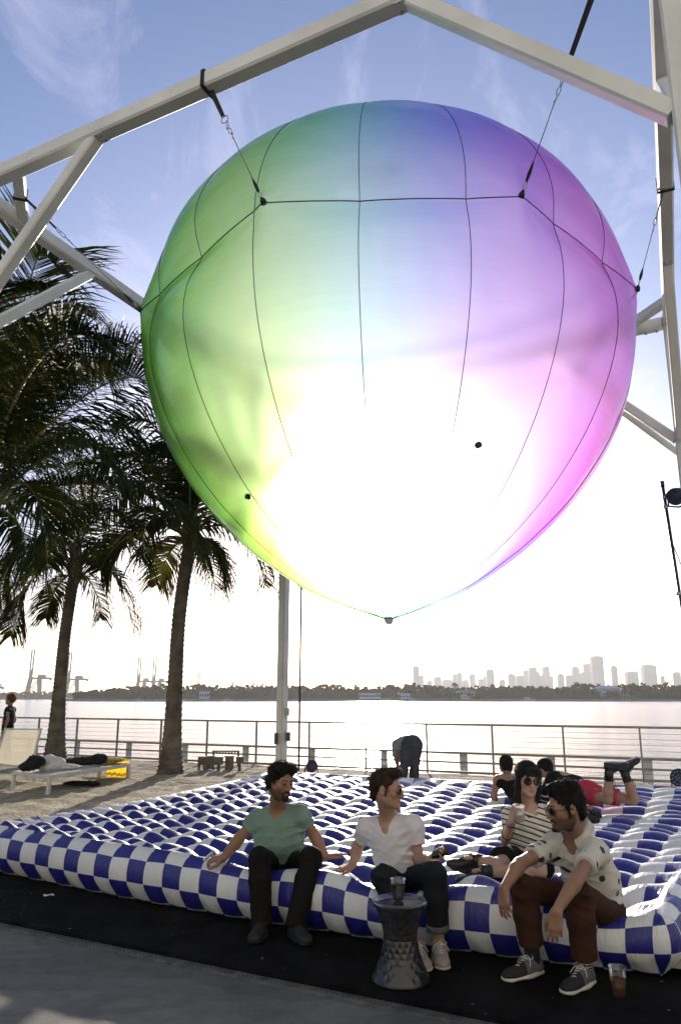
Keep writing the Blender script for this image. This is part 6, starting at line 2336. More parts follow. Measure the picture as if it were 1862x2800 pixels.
# ================================================================== man in the green T-shirt
M['tee_green'] = cloth('green_jersey', (0.20, 0.30, 0.245), 0.9, 0.08)
M['jeans_black'] = cloth('black_denim', (0.012, 0.010, 0.010), 0.85)
M['shoe_black'] = pm('black_canvas', (0.010, 0.010, 0.010), 0.7)
p = new_person('bearded man in a plain green T-shirt and dark trousers, sitting on the mattress edge', (-0.5, 6.0, 0))
p.pelvis = P(770, 2362, 5.98)
p.hipR, p.hipL = P(736, 2366, 5.95), P(806, 2366, 5.95)
p.knR, p.knL = P(709, 2344, 5.46), P(852, 2346, 5.48)
p.anR, p.anL = P(716, 2522, 5.30), P(808, 2532, 5.24)
p.toeR, p.toeL = P(694, 2566, 5.08), P(846, 2574, 5.06)
p.neck = P(759, 2205, 6.02)
p.shR, p.shL = P(697, 2226, 6.02), P(824, 2212, 5.98)
p.elR, p.elL = P(652, 2296, 5.98), P(863, 2290, 6.00)
p.wrR, p.wrL = P(612, 2346, 5.78), P(889, 2342, 5.92)
p.belly = 0.03
p.armw = 1.08; p.neckw = 1.08
p.H = Head(P(769, 2137, 5.90), (0.60, -0.78, -0.14), (0.05, 0.05, 1), 1.07)
p.handR = dict(d=(-0.9, -0.25, -0.05), n=(-0.15, -0.25, 1), thumb=-1, curl=(0.75, 0.8, 0.85, 0.85), sc=1.0, thumb_in=0.8)
p.handL = dict(d=(0.80, 0.30, 0.10), n=(-0.1, 0.1, 1), thumb=1, curl=(0.10, 0.08, 0.08, 0.10), sc=1.0, spread=0.30)
build_body('man', p, M['skin_tan'], 0.0052, girth=1.08, beard=(-0.050, -0.02))
shirt(p, M['tee_green'], waist=0.035, girth=1.08, hem=0.04, sl=0.50, vneck=0.060, seed=11, neck=(0.072, 0))
trousers(p, M['jeans_black'], girth=1.0, legend=(1.04, 1.04), wide=0.010, seed=4, waist=0.07)
for a, t in ((p.anR, p.toeR), (p.anL, p.toeL)):
    shoe(p, a, t, M['shoe_black'], M['shoe_black'], 0.28, laces=M['shoe_black'])


def hair1(S, H):
    s = H.s
    S.ell(H(0, -0.026, 0.046), np.array((0.085, 0.104, 0.090)) * s, H.R, 0.02)
    for x in (-1, 1):
        S.ell(H(x * 0.072, -0.038, -0.008), np.array((0.018, 0.044, 0.050)) * s, H.R, 0.03)
        S.ell(H(x * 0.046, 0.048, 0.090), np.array((0.044, 0.036, 0.026)) * s, H.R, 0.03)
    S.ell(H(0, -0.085, -0.040), np.array((0.066, 0.038, 0.050)) * s, H.R, 0.03)
    S.ell(H(-0.02, 0.03, 0.112), np.array((0.055, 0.050, 0.024)) * s, H.R, 0.03)
    S.ell(H(0, 0.112, 0.012), np.array((0.066, 0.064, 0.070)) * s, H.R, 0.012, True)
    S.ell(H(0, 0.075, -0.075), np.array((0.080, 0.080, 0.085)) * s, H.R, 0.012, True)


def beard1(S, H):
    s = H.s
    for x in (-1, 1):
        S.cone(H(x * 0.004, 0.098, -0.054), H(x * 0.029, 0.084, -0.066), 0.0065 * s, 0.006 * s, 0.006)
        S.cone(H(x * 0.030, 0.088, -0.068), H(x * 0.022, 0.080, -0.098), 0.005 * s, 0.008 * s, 0.008)
    S.ell(H(0, 0.084, -0.106), np.array((0.026, 0.018, 0.016)) * s, H.R, 0.012)
    S.cone(H(-0.004, 0.091, -0.083), H(0.004, 0.091, -0.083), 0.005 * s, 0.005 * s, 0.006)


def brows(S, H, th=0.0040):
    s = H.s
    for x in (-1, 1):
        S.cone(H(x * 0.013, 0.0945, 0.024), H(x * 0.046, 0.0835, 0.027), th * s * 1.1, th * s * 0.8, 0.004)


def eyes(p):
    H = p.H
    for x in (-1, 1):
        c = Vector(H(x * 0.0315, 0.0815, 0.001))
        mb = MB()
        R3 = Matrix([[H.R[i][j] for j in range(3)] for i in range(3)])
        mb.tube([Vector(H(x * 0.0315 - 0.013, 0.089, -0.001)), Vector(H(x * 0.0315, 0.0955, 0.003)), Vector(H(x * 0.0315 + 0.013, 0.089, -0.001))], [0.0012, 0.0030, 0.0012], 6)
        mb.build('eyelash', M['iris'], p.root, True)
        MB().tube([Vector(H(x * 0.0315 + 0.002, 0.0925, -0.001)), Vector(H(x * 0.0315 + 0.002, 0.0945, -0.001))], 0.0058 * H.s, 10).build('iris', M['iris'], p.root, True)


hair_obj(p, hair1, M['hair_black'], 0.005, strands=900, seed=1, amp=0.0030, slen=0.030)
hair_obj(p, beard1, M['hair_black'], 0.004, 'beard', amp=0.0008)
hair_obj(p, brows, M['hair_black'], 0.003, 'eyebrows', amp=0.0003)
eyes(p)
# the small silver phone held down in his hand
ph = thing('phone', 'small silver phone in the hand of the man in the green T-shirt', 'phone', p.wrR)
c = p.wrR + V3((-0.112, -0.02, 0.012))
Rm = Matrix.Rotation(0.3, 3, 'Z') @ Matrix.Rotation(0.9, 3, 'Y')
MB().box(c, (0.012, 0.05, 0.085), Rm).build('case', pm('silver_case', (0.55, 0.55, 0.55), 0.3, metal=0.5), ph)
MB().box(c + Rm @ V3((-0.0075, 0, 0)), (0.003, 0.044, 0.074), Rm).build('screen', M['lens'], ph)

# ================================================================== man in the white T-shirt
M['tee_white'] = cloth('white_jersey', (0.66, 0.64, 0.66), 0.9, 0.04)
M['jeans_dark'] = cloth('dark_denim', (0.018, 0.020, 0.024), 0.85, 0.15)
M['cuff'] = cloth('turned_up_denim', (0.13, 0.14, 0.13), 0.9, 0.15, 0.3)
M['canvas'] = pm('beige_canvas', (0.34, 0.30, 0.24), 0.9, 0.1, 20, 0.2, 300)
M['canvas_sole'] = pm('beige_rubber', (0.42, 0.38, 0.31), 0.7, 0.1)
M['lace_white'] = pm('pale_lace', (0.60, 0.57, 0.50), 0.8)
p = new_person('man in a white V-neck T-shirt and sunglasses with rolled up jeans, sitting behind the stool', (0.45, 5.5, 0))
p.pelvis = P(1098, 2406, 5.42)
p.hipR, p.hipL = P(1064, 2410, 5.40), P(1138, 2408, 5.36)
p.knR, p.knL = P(1046, 2398, 4.93), P(1188, 2386, 4.86)
p.anR, p.anL = P(1137, 2588, 4.80), P(1199, 2580, 4.83)
p.toeR, p.toeL = P(1160, 2632, 4.64), P(1217, 2662, 4.57)
p.neck = P(1063, 2232, 5.56)
p.shR, p.shL = P(994, 2250, 5.60), P(1132, 2242, 5.44)
p.elR, p.elL = P(977, 2318, 5.66), P(1144, 2352, 5.36)
p.wrR, p.wrL = P(964, 2366, 5.52), P(1172, 2352, 5.10)
p.H = Head(P(1058, 2158, 5.48), (0.93, -0.36, -0.03), (0.03, 0.02, 1), 1.08)
p.handR = dict(d=(-0.88, -0.30, -0.18), n=(-0.15, -0.1, 1), thumb=-1, curl=(0.08, 0.1, 0.12, 0.12), spread=0.25)
p.handL = dict(d=(0.85, -0.35, 0.25), n=(0.2, 0.35, -0.9), thumb=1, curl=(0.72, 0.75, 0.75, 0.7), spread=0.1, thumb_in=0.6)
build_body('man', p, M['skin_fair'], 0.0052, girth=0.98)
shirt(p, M['tee_white'], girth=0.98, hem=0.01, sl=0.56, vneck=0.105, seed=21, neck=(0.078, 0), inf=0.015)
trousers(p, M['jeans_dark'], girth=0.98, legend=(0.80, 0.80), wide=0.006, seed=6, waist=0.08)
for kn, an in ((p.knR, p.anR), (p.knL, p.anL)):
    a, b = lerp(kn, an, 0.70), lerp(kn, an, 0.81)
    MB().tube([a, lerp(a, b, 0.06), lerp(a, b, 0.5), lerp(a, b, 0.94), b], [0.062, 0.072, 0.0735, 0.072, 0.062], 22).build('turn_up', M['cuff'], p.root, True)
for a, t in ((p.anR, p.toeR), (p.anL, p.toeL)):
    shoe(p, a, t, M['canvas'], M['canvas_sole'], 0.30, laces=M['lace_white'])


def hair2(S, H):
    s = H.s
    S.ell(H(0, -0.026, 0.042), np.array((0.081, 0.100, 0.084)) * s, H.R, 0.02)
    S.ell(H(0.0, 0.010, 0.104), np.array((0.060, 0.080, 0.036)) * s, H.R, 0.03)
    S.ell(H(0.0, 0.058, 0.108), np.array((0.050, 0.042, 0.030)) * s, H.R, 0.03)
    S.ell(H(0, -0.085, -0.030), np.array((0.056, 0.028, 0.052)) * s, H.R, 0.03)
    for x in (-1, 1):
        S.cone(H(x * 0.072, 0.018, 0.02), H(x * 0.072, 0.016, -0.038), 0.009 * s, 0.006 * s, 0.01)
    S.ell(H(0, 0.112, 0.018), np.array((0.064, 0.066, 0.072)) * s, H.R, 0.012, True)
    S.ell(H(0, 0.060, -0.080), np.array((0.068, 0.088, 0.100)) * s, H.R, 0.010, True)
    for x in (-1, 1):
        S.ell(H(x * 0.085, -0.008, -0.014), np.array((0.02, 0.026, 0.040)) * s, H.R, 0.006, True)


hair_obj(p, hair2, M['hair_brown'], 0.005, strands=700, seed=2, amp=0.0016, slen=0.03)
hair_obj(p, brows, M['hair_brown'], 0.003, 'eyebrows', amp=0.0003)
glasses(p, 0.0245, M['gold'], 0.101, -0.004, 0.92)
ph = thing('phone', 'black phone in the raised hand of the man in the white T-shirt', 'phone', p.wrL)
d = V3((0.85, -0.35, 0.25)).normalized(); n = V3((0.2, 0.35, -0.9)); n = (n - d * n.dot(d)).normalized(); l = d.cross(n)
Rm = Matrix((l, d, n)).transposed()
c = p.wrL + d * 0.095 - n * 0.030
MB().box(c, (0.062, 0.118, 0.010), Rm).build('case', pm('black_phone', (0.012, 0.012, 0.012), 0.25), ph)
MB().box(c - n * 0.0065, (0.056, 0.105, 0.003), Rm).build('screen', M['lens'], ph)

# ================================================================== man in the spotted shirt
def spotted():
    m = bpy.data.materials.new('spotted_cotton'); m.use_nodes = True
    nt = m.node_tree; b = nt.nodes['Principled BSDF']
    t = nd(nt, 'ShaderNodeTexCoord')
    v = nd(nt, 'ShaderNodeTexVoronoi'); v.voronoi_dimensions = '2D'; v.inputs['Scale'].default_value = 10.0; v.inputs['Randomness'].default_value = 0.75
    sx = nd(nt, 'ShaderNodeSeparateXYZ'); nt.links.new(t.outputs['Object'], sx.inputs[0])
    xy = nd(nt, 'ShaderNodeMath', operation='MULTIPLY_ADD'); xy.inputs[1].default_value = 0.75
    nt.links.new(sx.outputs['Y'], xy.inputs[0]); nt.links.new(sx.outputs['X'], xy.inputs[2])
    cm = nd(nt, 'ShaderNodeCombineXYZ'); nt.links.new(xy.outputs[0], cm.inputs['X']); nt.links.new(sx.outputs['Z'], cm.inputs['Y'])
    nt.links.new(cm.outputs[0], v.inputs['Vector'])
    nzz = nd(nt, 'ShaderNodeTexNoise'); nzz.inputs['Scale'].default_value = 30; nzz.inputs['Detail'].default_value = 1
    nt.links.new(t.outputs['Object'], nzz.inputs['Vector'])
    ad = nd(nt, 'ShaderNodeMath', operation='MULTIPLY_ADD'); ad.inputs[1].default_value = 0.10
    nt.links.new(nzz.outputs['Fac'], ad.inputs[0]); nt.links.new(v.outputs['Distance'], ad.inputs[2])
    r = nd(nt, 'ShaderNodeValToRGB'); r.color_ramp.interpolation = 'LINEAR'
    r.color_ramp.elements[0].position = 0.235; r.color_ramp.elements[0].color = (1, 1, 1, 1)
    r.color_ramp.elements[1].position = 0.25; r.color_ramp.elements[1].color = (0, 0, 0, 1)
    nt.links.new(ad.outputs[0], r.inputs[0])
    cr_ = nd(nt, 'ShaderNodeValToRGB'); cr_.color_ramp.interpolation = 'CONSTANT'
    e = cr_.color_ramp.elements; e[0].color = (0.045, 0.045, 0.05, 1); e[1].position = 0.45; e[1].color = (0.16, 0.155, 0.14, 1)
    q = e.new(0.75); q.color = (0.05, 0.06, 0.17, 1)
    sp_ = nd(nt, 'ShaderNodeSeparateColor'); nt.links.new(v.outputs['Color'], sp_.inputs[0]); nt.links.new(sp_.outputs[0], cr_.inputs[0])
    mx = nd(nt, 'ShaderNodeMix', data_type='RGBA'); nt.links.new(r.outputs[0], mx.inputs['Factor'])
    mx.inputs['A'].default_value = (0.60, 0.57, 0.50, 1); nt.links.new(cr_.outputs[0], mx.inputs['B'])
    nt.links.new(mx.outputs['Result'], b.inputs['Base Color'])
    b.inputs['Roughness'].default_value = 0.9; b.inputs['Specular IOR Level'].default_value = 0.1
    n2 = nd(nt, 'ShaderNodeTexNoise'); n2.inputs['Scale'].default_value = 380
    nt.links.new(t.outputs['Object'], n2.inputs['Vector'])
    bp = nd(nt, 'ShaderNodeBump'); bp.inputs['Strength'].default_value = 0.12; bp.inputs['Distance'].default_value = 0.01
    nt.links.new(n2.outputs['Fac'], bp.inputs['Height']); nt.links.new(bp.outputs[0], b.inputs['Normal'])
    return m


M['spots'] = spotted()
M['cotton_plain'] = cloth('cream_cotton', (0.60, 0.57, 0.50))
M['chino'] = cloth('brown_chino', (0.058, 0.026, 0.017), 0.85, 0.1)
M['shoe_grey'] = pm('grey_suede', (0.12, 0.12, 0.12), 0.85, 0.1, 30, 0.2, 200)
M['shoe_toe'] = pm('black_suede', (0.016, 0.016, 0.017), 0.85)
M['sole_white'] = pm('white_rubber', (0.60, 0.56, 0.47), 0.6, 0.12, 20)
M['sock'] = pm('navy_sock', (0.012, 0.013, 0.022), 0.9)


def sock_stripes():
    m = pm('striped_sock', (0.02, 0.02, 0.025), 0.9)
    nt = m.node_tree; b = nt.nodes['Principled BSDF']
    t = nd(nt, 'ShaderNodeTexCoord'); w = nd(nt, 'ShaderNodeTexWave', wave_type='BANDS', bands_direction='Z')
    w.inputs['Scale'].default_value = 21; nt.links.new(t.outputs['Object'], w.inputs['Vector'])
    r = nd(nt, 'ShaderNodeValToRGB'); r.color_ramp.interpolation = 'CONSTANT'
    r.color_ramp.elements[0].color = (0.018, 0.018, 0.022, 1); r.color_ramp.elements[1].position = 0.72; r.color_ramp.elements[1].color = (0.48, 0.47, 0.45, 1)
    nt.links.new(w.outputs['Fac'], r.inputs[0]); nt.links.new(r.outputs[0], b.inputs['Base Color'])
    return m


M['sock_striped'] = sock_stripes()
p = new_person('man in a cream spotted shirt and brown trousers, hunched on the right end', (1.4, 5.0, 0))
p.pelvis = P(1640, 2484, 4.84)
p.hipR, p.hipL = P(1606, 2470, 4.88), P(1662, 2508, 4.74)
p.knR, p.knL = P(1428, 2424, 4.60), P(1580, 2440, 4.46)
p.anR, p.anL = P(1458, 2622, 4.56), P(1600, 2650, 4.40)
p.toeR, p.toeL = P(1382, 2676, 4.42), P(1545, 2714, 4.22)
p.neck = P(1572, 2276, 4.84)
p.shR, p.shL = P(1497, 2300, 4.86), P(1626, 2314, 4.66)
p.elR, p.elL = P(1420, 2364, 4.62), P(1578, 2400, 4.36)
p.wrR, p.wrL = P(1378, 2428, 4.42), P(1520, 2492, 4.20)
p.belly = -0.01
p.armw = 1.0
p.H = Head(P(1543, 2209, 4.73), (-0.95, -0.20, -0.12), (-0.05, 0.0, 1), 1.07)
p.handR = dict(d=(-0.10, -0.15, -1), n=(-0.75, -0.6, 0.1), thumb=1, curl=(0.25, 0.3, 0.32, 0.36), thumb_in=0.3)
p.handL = dict(d=(-0.18, -0.1, -1), n=(-0.35, -0.9, 0.1), thumb=1, curl=(0.2, 0.28, 0.3, 0.36), thumb_in=0.3)
build_body('man', p, M['skin_olive'], 0.0052, girth=0.98, beard=(-0.048, -0.025))


def shirt_extra(S, s, rt, fr):
    pass


shirt(p, M['spots'], girth=1.0, hem=-0.05, sl=0.60, slw=0.022, vneck=0.085, seed=31, neck=(0.074, 0), inf=0.018)
# collar: two leaves folded over
s_, rt_, fr_ = torso_axes(p)
for sgn in (-1, 1):
    nk = p.neck
    pts = [nk - fr_ * 0.066 + s_ * 0.030 + rt_ * sgn * 0.005, nk - fr_ * 0.030 + rt_ * sgn * 0.068 + s_ * 0.034, nk + fr_ * 0.035 + rt_ * sgn * 0.070 + s_ * 0.012, nk + fr_ * 0.085 + rt_ * sgn * 0.030 - s_ * 0.025]
    low = [nk - fr_ * 0.094 - s_ * 0.022 + rt_ * sgn * 0.005, nk - fr_ * 0.04 + rt_ * sgn * 0.100 - s_ * 0.012, nk + fr_ * 0.065 + rt_ * sgn * 0.098 - s_ * 0.030, nk + fr_ * 0.125 + rt_ * sgn * 0.062 - s_ * 0.085]
    pts = [q + s_ * 0.030 + ((q - nk) - s_ * (q - nk).dot(s_)).normalized() * 0.012 for q in pts]
    low = [q + s_ * 0.026 + ((q - nk) - s_ * (q - nk).dot(s_)).normalized() * 0.020 for q in low]
    mid = [lerp(a, b, 0.12) + (a - nk).normalized() * 0.014 for a, b in zip(pts, low)]
    V, F = [], []
    rows = []
    for line in (pts, mid, low, [q - s_ * 0.004 - (q - nk).normalized() * 0.008 for q in low]):
        rows.append([bez(line, k / 10) for k in range(11)])
    for row in rows: V += row
    for a in range(3):
        for k in range(10):
            F.append((a * 11 + k, a * 11 + k + 1, (a + 1) * 11 + k + 1, (a + 1) * 11 + k))
    MB().add(V, F).build('collar', M['cotton_plain'], p.root, True)
# button placket
mb = MB()
for k in range(4):
    q = lerp(p.neck, p.pelvis, 0.30 + 0.14 * k) + fr_ * (0.150 + 0.003 * k)
    MB().tube([q, q + fr_ * 0.004], 0.006, 10).build('button', M['cotton_plain'], p.root)
trousers(p, M['chino'], girth=1.0, legend=(0.80, 0.86), wide=0.012, seed=8, waist=0.09)
for i, (kn, an, mt) in enumerate(((p.knR, p.anR, M['sock']), (p.knL, p.anL, M['sock_striped']))):
    a, b = lerp(kn, an, 0.74), an + V3((0, 0, -0.03))
    MB().tube([a, lerp(a, b, 0.5), b], [0.050, 0.044, 0.043], 16).build('sock', mt, p.root, True)
for a, t in ((p.anR, p.toeR), (p.anL, p.toeL)):
    shoe(p, a, t, M['shoe_grey'], M['sole_white'], 0.315, laces=M['lace_white'], toecap=M['shoe_toe'])


def hair3(S, H):
    s = H.s
    S.ell(H(0, -0.024, 0.048), np.array((0.082, 0.102, 0.089)) * s, H.R, 0.02)
    S.ell(H(0.0, 0.034, 0.112), np.array((0.062, 0.058, 0.032)) * s, H.R, 0.03)
    S.ell(H(0.0, -0.03, 0.120), np.array((0.066, 0.075, 0.026)) * s, H.R, 0.03)
    S.ell(H(0, -0.086, -0.028), np.array((0.062, 0.030, 0.056)) * s, H.R, 0.03)
    for x in (-1, 1):
        S.cone(H(x * 0.074, 0.016, 0.02), H(x * 0.073, 0.012, -0.040), 0.011 * s, 0.007 * s, 0.01)
    S.ell(H(0, 0.114, 0.014), np.array((0.064, 0.066, 0.072)) * s, H.R, 0.012, True)
    S.ell(H(0, 0.058, -0.082), np.array((0.070, 0.088, 0.098)) * s, H.R, 0.010, True)
    for x in (-1, 1):
        S.ell(H(x * 0.088, -0.008, -0.014), np.array((0.02, 0.025, 0.038)) * s, H.R, 0.006, True)


def beard3(S, H):
    s = H.s
    for x in (-1, 1):
        S.cone(H(x * 0.004, 0.097, -0.054), H(x * 0.027, 0.084, -0.066), 0.0055 * s, 0.005 * s, 0.006)
    S.ell(H(0, 0.083, -0.106), np.array((0.026, 0.016, 0.014)) * s, H.R, 0.012)


hair_obj(p, hair3, M['hair_black'], 0.005, strands=1000, seed=5, amp=0.0026, slen=0.030)
hair_obj(p, beard3, M['hair_black'], 0.004, 'beard', amp=0.0006)
hair_obj(p, brows, M['hair_black'], 0.003, 'eyebrows', amp=0.0003)
glasses(p, 0.0225, M['lens'], 0.102, -0.002, 0.8)
# ================================================================== woman in the striped top
def stripes():
    m = bpy.data.materials.new('striped_jersey'); m.use_nodes = True
    nt = m.node_tree; b = nt.nodes['Principled BSDF']
    t = nd(nt, 'ShaderNodeTexCoord')
    mp = nd(nt, 'ShaderNodeMapping'); mp.inputs['Rotation'].default_value = (0.10, -0.30, 0)
    nt.links.new(t.outputs['Object'], mp.inputs[0])
    w = nd(nt, 'ShaderNodeTexWave', wave_type='BANDS', bands_direction='Z')
    w.inputs['Scale'].default_value = 8.2; w.inputs['Distortion'].default_value = 1.6; w.inputs['Detail'].default_value = 0.0; w.inputs['Detail Scale'].default_value = 0.35
    nt.links.new(mp.outputs[0], w.inputs['Vector'])
    r = nd(nt, 'ShaderNodeValToRGB')
    r.color_ramp.elements[0].position = 0.83; r.color_ramp.elements[0].color = (0.62, 0.60, 0.54, 1)
    r.color_ramp.elements[1].position = 0.87; r.color_ramp.elements[1].color = (0.014, 0.013, 0.014, 1)
    nt.links.new(w.outputs['Fac'], r.inputs[0]); nt.links.new(r.outputs[0], b.inputs['Base Color'])
    b.inputs['Roughness'].default_value = 0.9; b.inputs['Specular IOR Level'].default_value = 0.1
    return m


M['striped'] = stripes()
M['black_cloth'] = cloth('black_cotton', (0.012, 0.012, 0.013))
M['boot'] = pm('black_leather', (0.012, 0.011, 0.011), 0.35, 0.2, 30, 0.15, 120)
M['scarf'] = pm('green_scarf', (0.045, 0.05, 0.02), 0.9, 0.4, 60, 0.3, 150)
p = new_person('woman in a black and white striped top and round sunglasses, sitting cross-legged', (1.38, 5.8, 0.35))
p.pelvis = P(1436, 2338, 5.84)
p.hipR, p.hipL = P(1406, 2348, 5.78), P(1470, 2348, 5.76)
p.knR, p.knL = P(1352, 2368, 5.34), P(1474, 2384, 5.32)
p.anR, p.anL = P(1300, 2352, 5.46), P(1322, 2384, 5.26)
p.toeR, p.toeL = P(1245, 2342, 5.42), P(1268, 2384, 5.20)
p.neck = P(1443, 2204, 5.86)
p.shR, p.shL = P(1394, 2218, 5.84), P(1492, 2212, 5.84)
p.elR, p.elL = P(1381, 2296, 5.66), P(1500, 2300, 5.80)
p.wrR, p.wrL = P(1398, 2246, 5.44), P(1470, 2346, 5.55)
p.armw = 0.84; p.legw = 0.92; p.neckw = 0.86; p.free_feet = True
p.H = Head(P(1442, 2130, 5.82), (0.10, -0.98, -0.06), (0.06, 0.03, 1), 1.04)
p.handR = dict(d=(0.15, -0.20, 0.9), n=(-0.85, -0.45, 0.1), thumb=-1, curl=(0.62, 0.62, 0.62, 0.6), sc=0.9, thumb_in=0.7)
p.handL = dict(d=(-0.6, -0.6, -0.3), n=(0.0, -0.3, 1), thumb=-1, curl=(0.25, 0.25, 0.25, 0.25), sc=0.9)
build_body('woman', p, M['skin_pale'], 0.0052, fem=True, girth=0.82)
shirt(p, M['striped'], girth=0.86, hem=0.0, sl=0.52, slw=0.014, vneck=0.0, seed=41, neck=(0.074, 0), inf=0.014)
# dark patterned scarf round the neckline
sx, rx, fx = torso_axes(p)
MB().tube([p.neck + (rx * math.cos(a) * 0.072 + fx * math.sin(a) * (0.095 if math.sin(a) > 0 else 0.06)) + sx * (0.005 - 0.055 * max(0, math.sin(a))) for a in [k * 0.3491 for k in range(19)]], 0.014, 8, False).build('scarf', M['scarf'], p.root, True)
trousers(p, M['black_cloth'], girth=0.9, seed=12, name='skirt', thigh=0.62, wide=0.04, waist=0.11, inf=0.016)
for an, toe, kn in ((p.anR, p.toeR, p.knR), (p.anL, p.toeL, p.knL)):
    f = (toe - an).normalized()
    u = (kn - an).normalized()
    u = (u - f * u.dot(f) * 0.9); u = (UP * 0.8 + u * 0.3); u = (u - f * u.dot(f)).normalized()
    shoe(p, an, toe, M['boot'], M['boot'], 0.26, laces=M['shoe_black'], high=0.02, boot_dir=(f, u), w=0.9)
    MB().tube([an + (an - kn).normalized() * 0.02, an + (kn - an).normalized() * 0.05], [0.046, 0.048], 14).build('boot_shaft', M['boot'], p.root, True)


def hair4(S, H):
    s = H.s
    S.ell(H(0, -0.022, 0.044), np.array((0.086, 0.104, 0.088)) * s, H.R, 0.02)
    S.cone(H(-0.035, 0.082, 0.068), H(0.035, 0.082, 0.068), 0.020 * s, 0.020 * s, 0.02)
    S.cone(H(-0.036, 0.090, 0.036), H(0.036, 0.090, 0.036), 0.011 * s, 0.011 * s, 0.02)
    for x in (-1, 1):
        S.cone(H(x * 0.073, 0.020, 0.05), H(x * 0.076, 0.018, -0.05), 0.023 * s, 0.019 * s, 0.03)
        S.cone(H(x * 0.076, 0.018, -0.05), H(x * 0.078, 0.012, -0.125), 0.019 * s, 0.020 * s, 0.03)
    S.cone(H(0.078, 0.012, -0.12), H(0.094, 0.055, -0.20), 0.023 * s, 0.017 * s, 0.02)
    S.cone(H(0.094, 0.055, -0.20), H(0.090, 0.075, -0.26), 0.017 * s, 0.008 * s, 0.02)
    S.cone(H(0, -0.085, 0.0), H(0, -0.085, -0.16), 0.060 * s, 0.050 * s, 0.03)
    S.ell(H(0, 0.075, -0.035), np.array((0.058, 0.070, 0.068)) * s, H.R, 0.008, True)


hair_obj(p, hair4, M['hair_black'], 0.005, strands=160, seed=7, amp=0.0016, slen=0.05)
glasses(p, 0.0265, M['lens'], 0.100, -0.003, 1.0)
for t0, r0 in ((0.30, 0.036), (0.86, 0.026)):
    c = lerp(p.elR, p.wrR, t0)
    MB().ring(c, r0 + 0.004, 0.0035, p.wrR - p.elR, 18, 6).build('bracelet', M['shoe_black'], p.root, True)
GIRL_CUP = p.wrR + V3((0.05, -0.045, 0.075))


# ================================================================== people farther back (coarser, same recipe)
# bare-shouldered person lying behind the woman
p = new_person('person with bare shoulders and short dark hair, lying on the mattress behind the woman', (1.95, 9.4, 0.4))
p.pelvis = P(1440, 2196, 8.75)
p.hipR, p.hipL = P(1470, 2196, 8.75), P(1420, 2200, 8.55)
p.knR, p.knL = P(1540, 2206, 8.45), P(1520, 2216, 8.25)
p.anR, p.anL = P(1590, 2212, 8.15), P(1580, 2218, 8.0)
p.toeR, p.toeL = P(1640, 2212, 8.0), P(1632, 2226, 7.9)
p.neck = P(1381, 2120, 9.25)
p.shR, p.shL = P(1402, 2128, 9.3), P(1355, 2128, 9.0)
p.elR, p.elL = P(1402, 2178, 9.5), P(1349, 2178, 9.0)
p.wrR, p.wrL = P(1412, 2176, 9.75), P(1356, 2186, 9.3)
p.armw = 0.95; p.free_feet = True
p.H = Head(P(1383, 2092, 9.35), (0.10, 0.97, 0.1), (0, -0.1, 1), 0.98)
build_body('person', p, M['skin_tan'], 0.009, girth=0.9)
shirt(p, M['black_cloth'], 0.009, girth=0.92, hem=-0.03, sl=0.02, vneck=0, seed=51, neck=(0.15, 0), name='vest', extra=lambda S, s, rt, fr: S.cut(lerp(p.pelvis, p.neck, 0.52), s))
trousers(p, M['black_cloth'], 0.009, girth=0.95, seed=14, waist=0.08)
for a, t in ((p.anR, p.toeR), (p.anL, p.toeL)):
    f = (t - a).normalized(); u = (UP - f * UP.dot(f)).normalized()
    shoe(p, a, t, M['shoe_black'], M['shoe_black'], 0.29, h=0.008, boot_dir=(f, u))


def hair5(S, H):
    s = H.s
    S.ell(H(0, -0.026, 0.046), np.array((0.084, 0.104, 0.088)) * s, H.R, 0.02)
    S.ell(H(0, -0.080, -0.030), np.array((0.062, 0.036, 0.050)) * s, H.R, 0.03)
    S.ell(H(0, 0.112, 0.008), np.array((0.066, 0.066, 0.072)) * s, H.R, 0.012, True)
    S.ell(H(0, 0.058, -0.085), np.array((0.075, 0.088, 0.095)) * s, H.R, 0.010, True)


hair_obj(p, hair5, M['hair_black'], 0.008, strands=120, seed=8, amp=0.003, slen=0.03)

# man lying on his front with his boots in the air
M['shorts_red'] = cloth('red_shorts', (0.50, 0.055, 0.085), 0.9)
p = new_person('man in red shorts lying face down on the mattress with black boots in the air', (2.8, 9.2, 0.4))
p.pelvis = P(1607, 2166, 8.85)
p.hipR, p.hipL = P(1630, 2172, 8.90), P(1604, 2176, 8.72)
p.knR, p.knL = P(1732, 2186, 8.62), P(1660, 2186, 8.40)
p.anR, p.anL = P(1706, 2112, 8.62), P(1664, 2108, 8.40)
p.toeR, p.toeL = p.anR + V3((0.06, 0, 0.03)), p.anL + V3((0.06, 0, 0.02))
p.neck = P(1505, 2124, 9.55)
p.shR, p.shL = P(1532, 2132, 9.75), P(1500, 2140, 9.35)
p.elR, p.elL = P(1520, 2168, 9.85), P(1478, 2172, 9.45)
p.wrR, p.wrL = P(1490, 2164, 9.95), P(1454, 2168, 9.65)
p.free_feet = True
p.H = Head(P(1486, 2102, 9.66), (-0.72, 0.62, -0.05), (-0.2, -0.1, 1), 1.0)
build_body('man', p, M['skin_fair'], 0.009, girth=0.98)
shirt(p, M['black_cloth'], 0.009, girth=1.0, hem=0.03, sl=0.8, vneck=0, seed=61)
trousers(p, M['shorts_red'], 0.009, girth=1.05, seed=15, name='shorts', thigh=0.60, wide=0.02, waist=0.06)
hair_obj(p, hair5, M['hair_black'], 0.008, strands=100, seed=9, amp=0.002, slen=0.025)
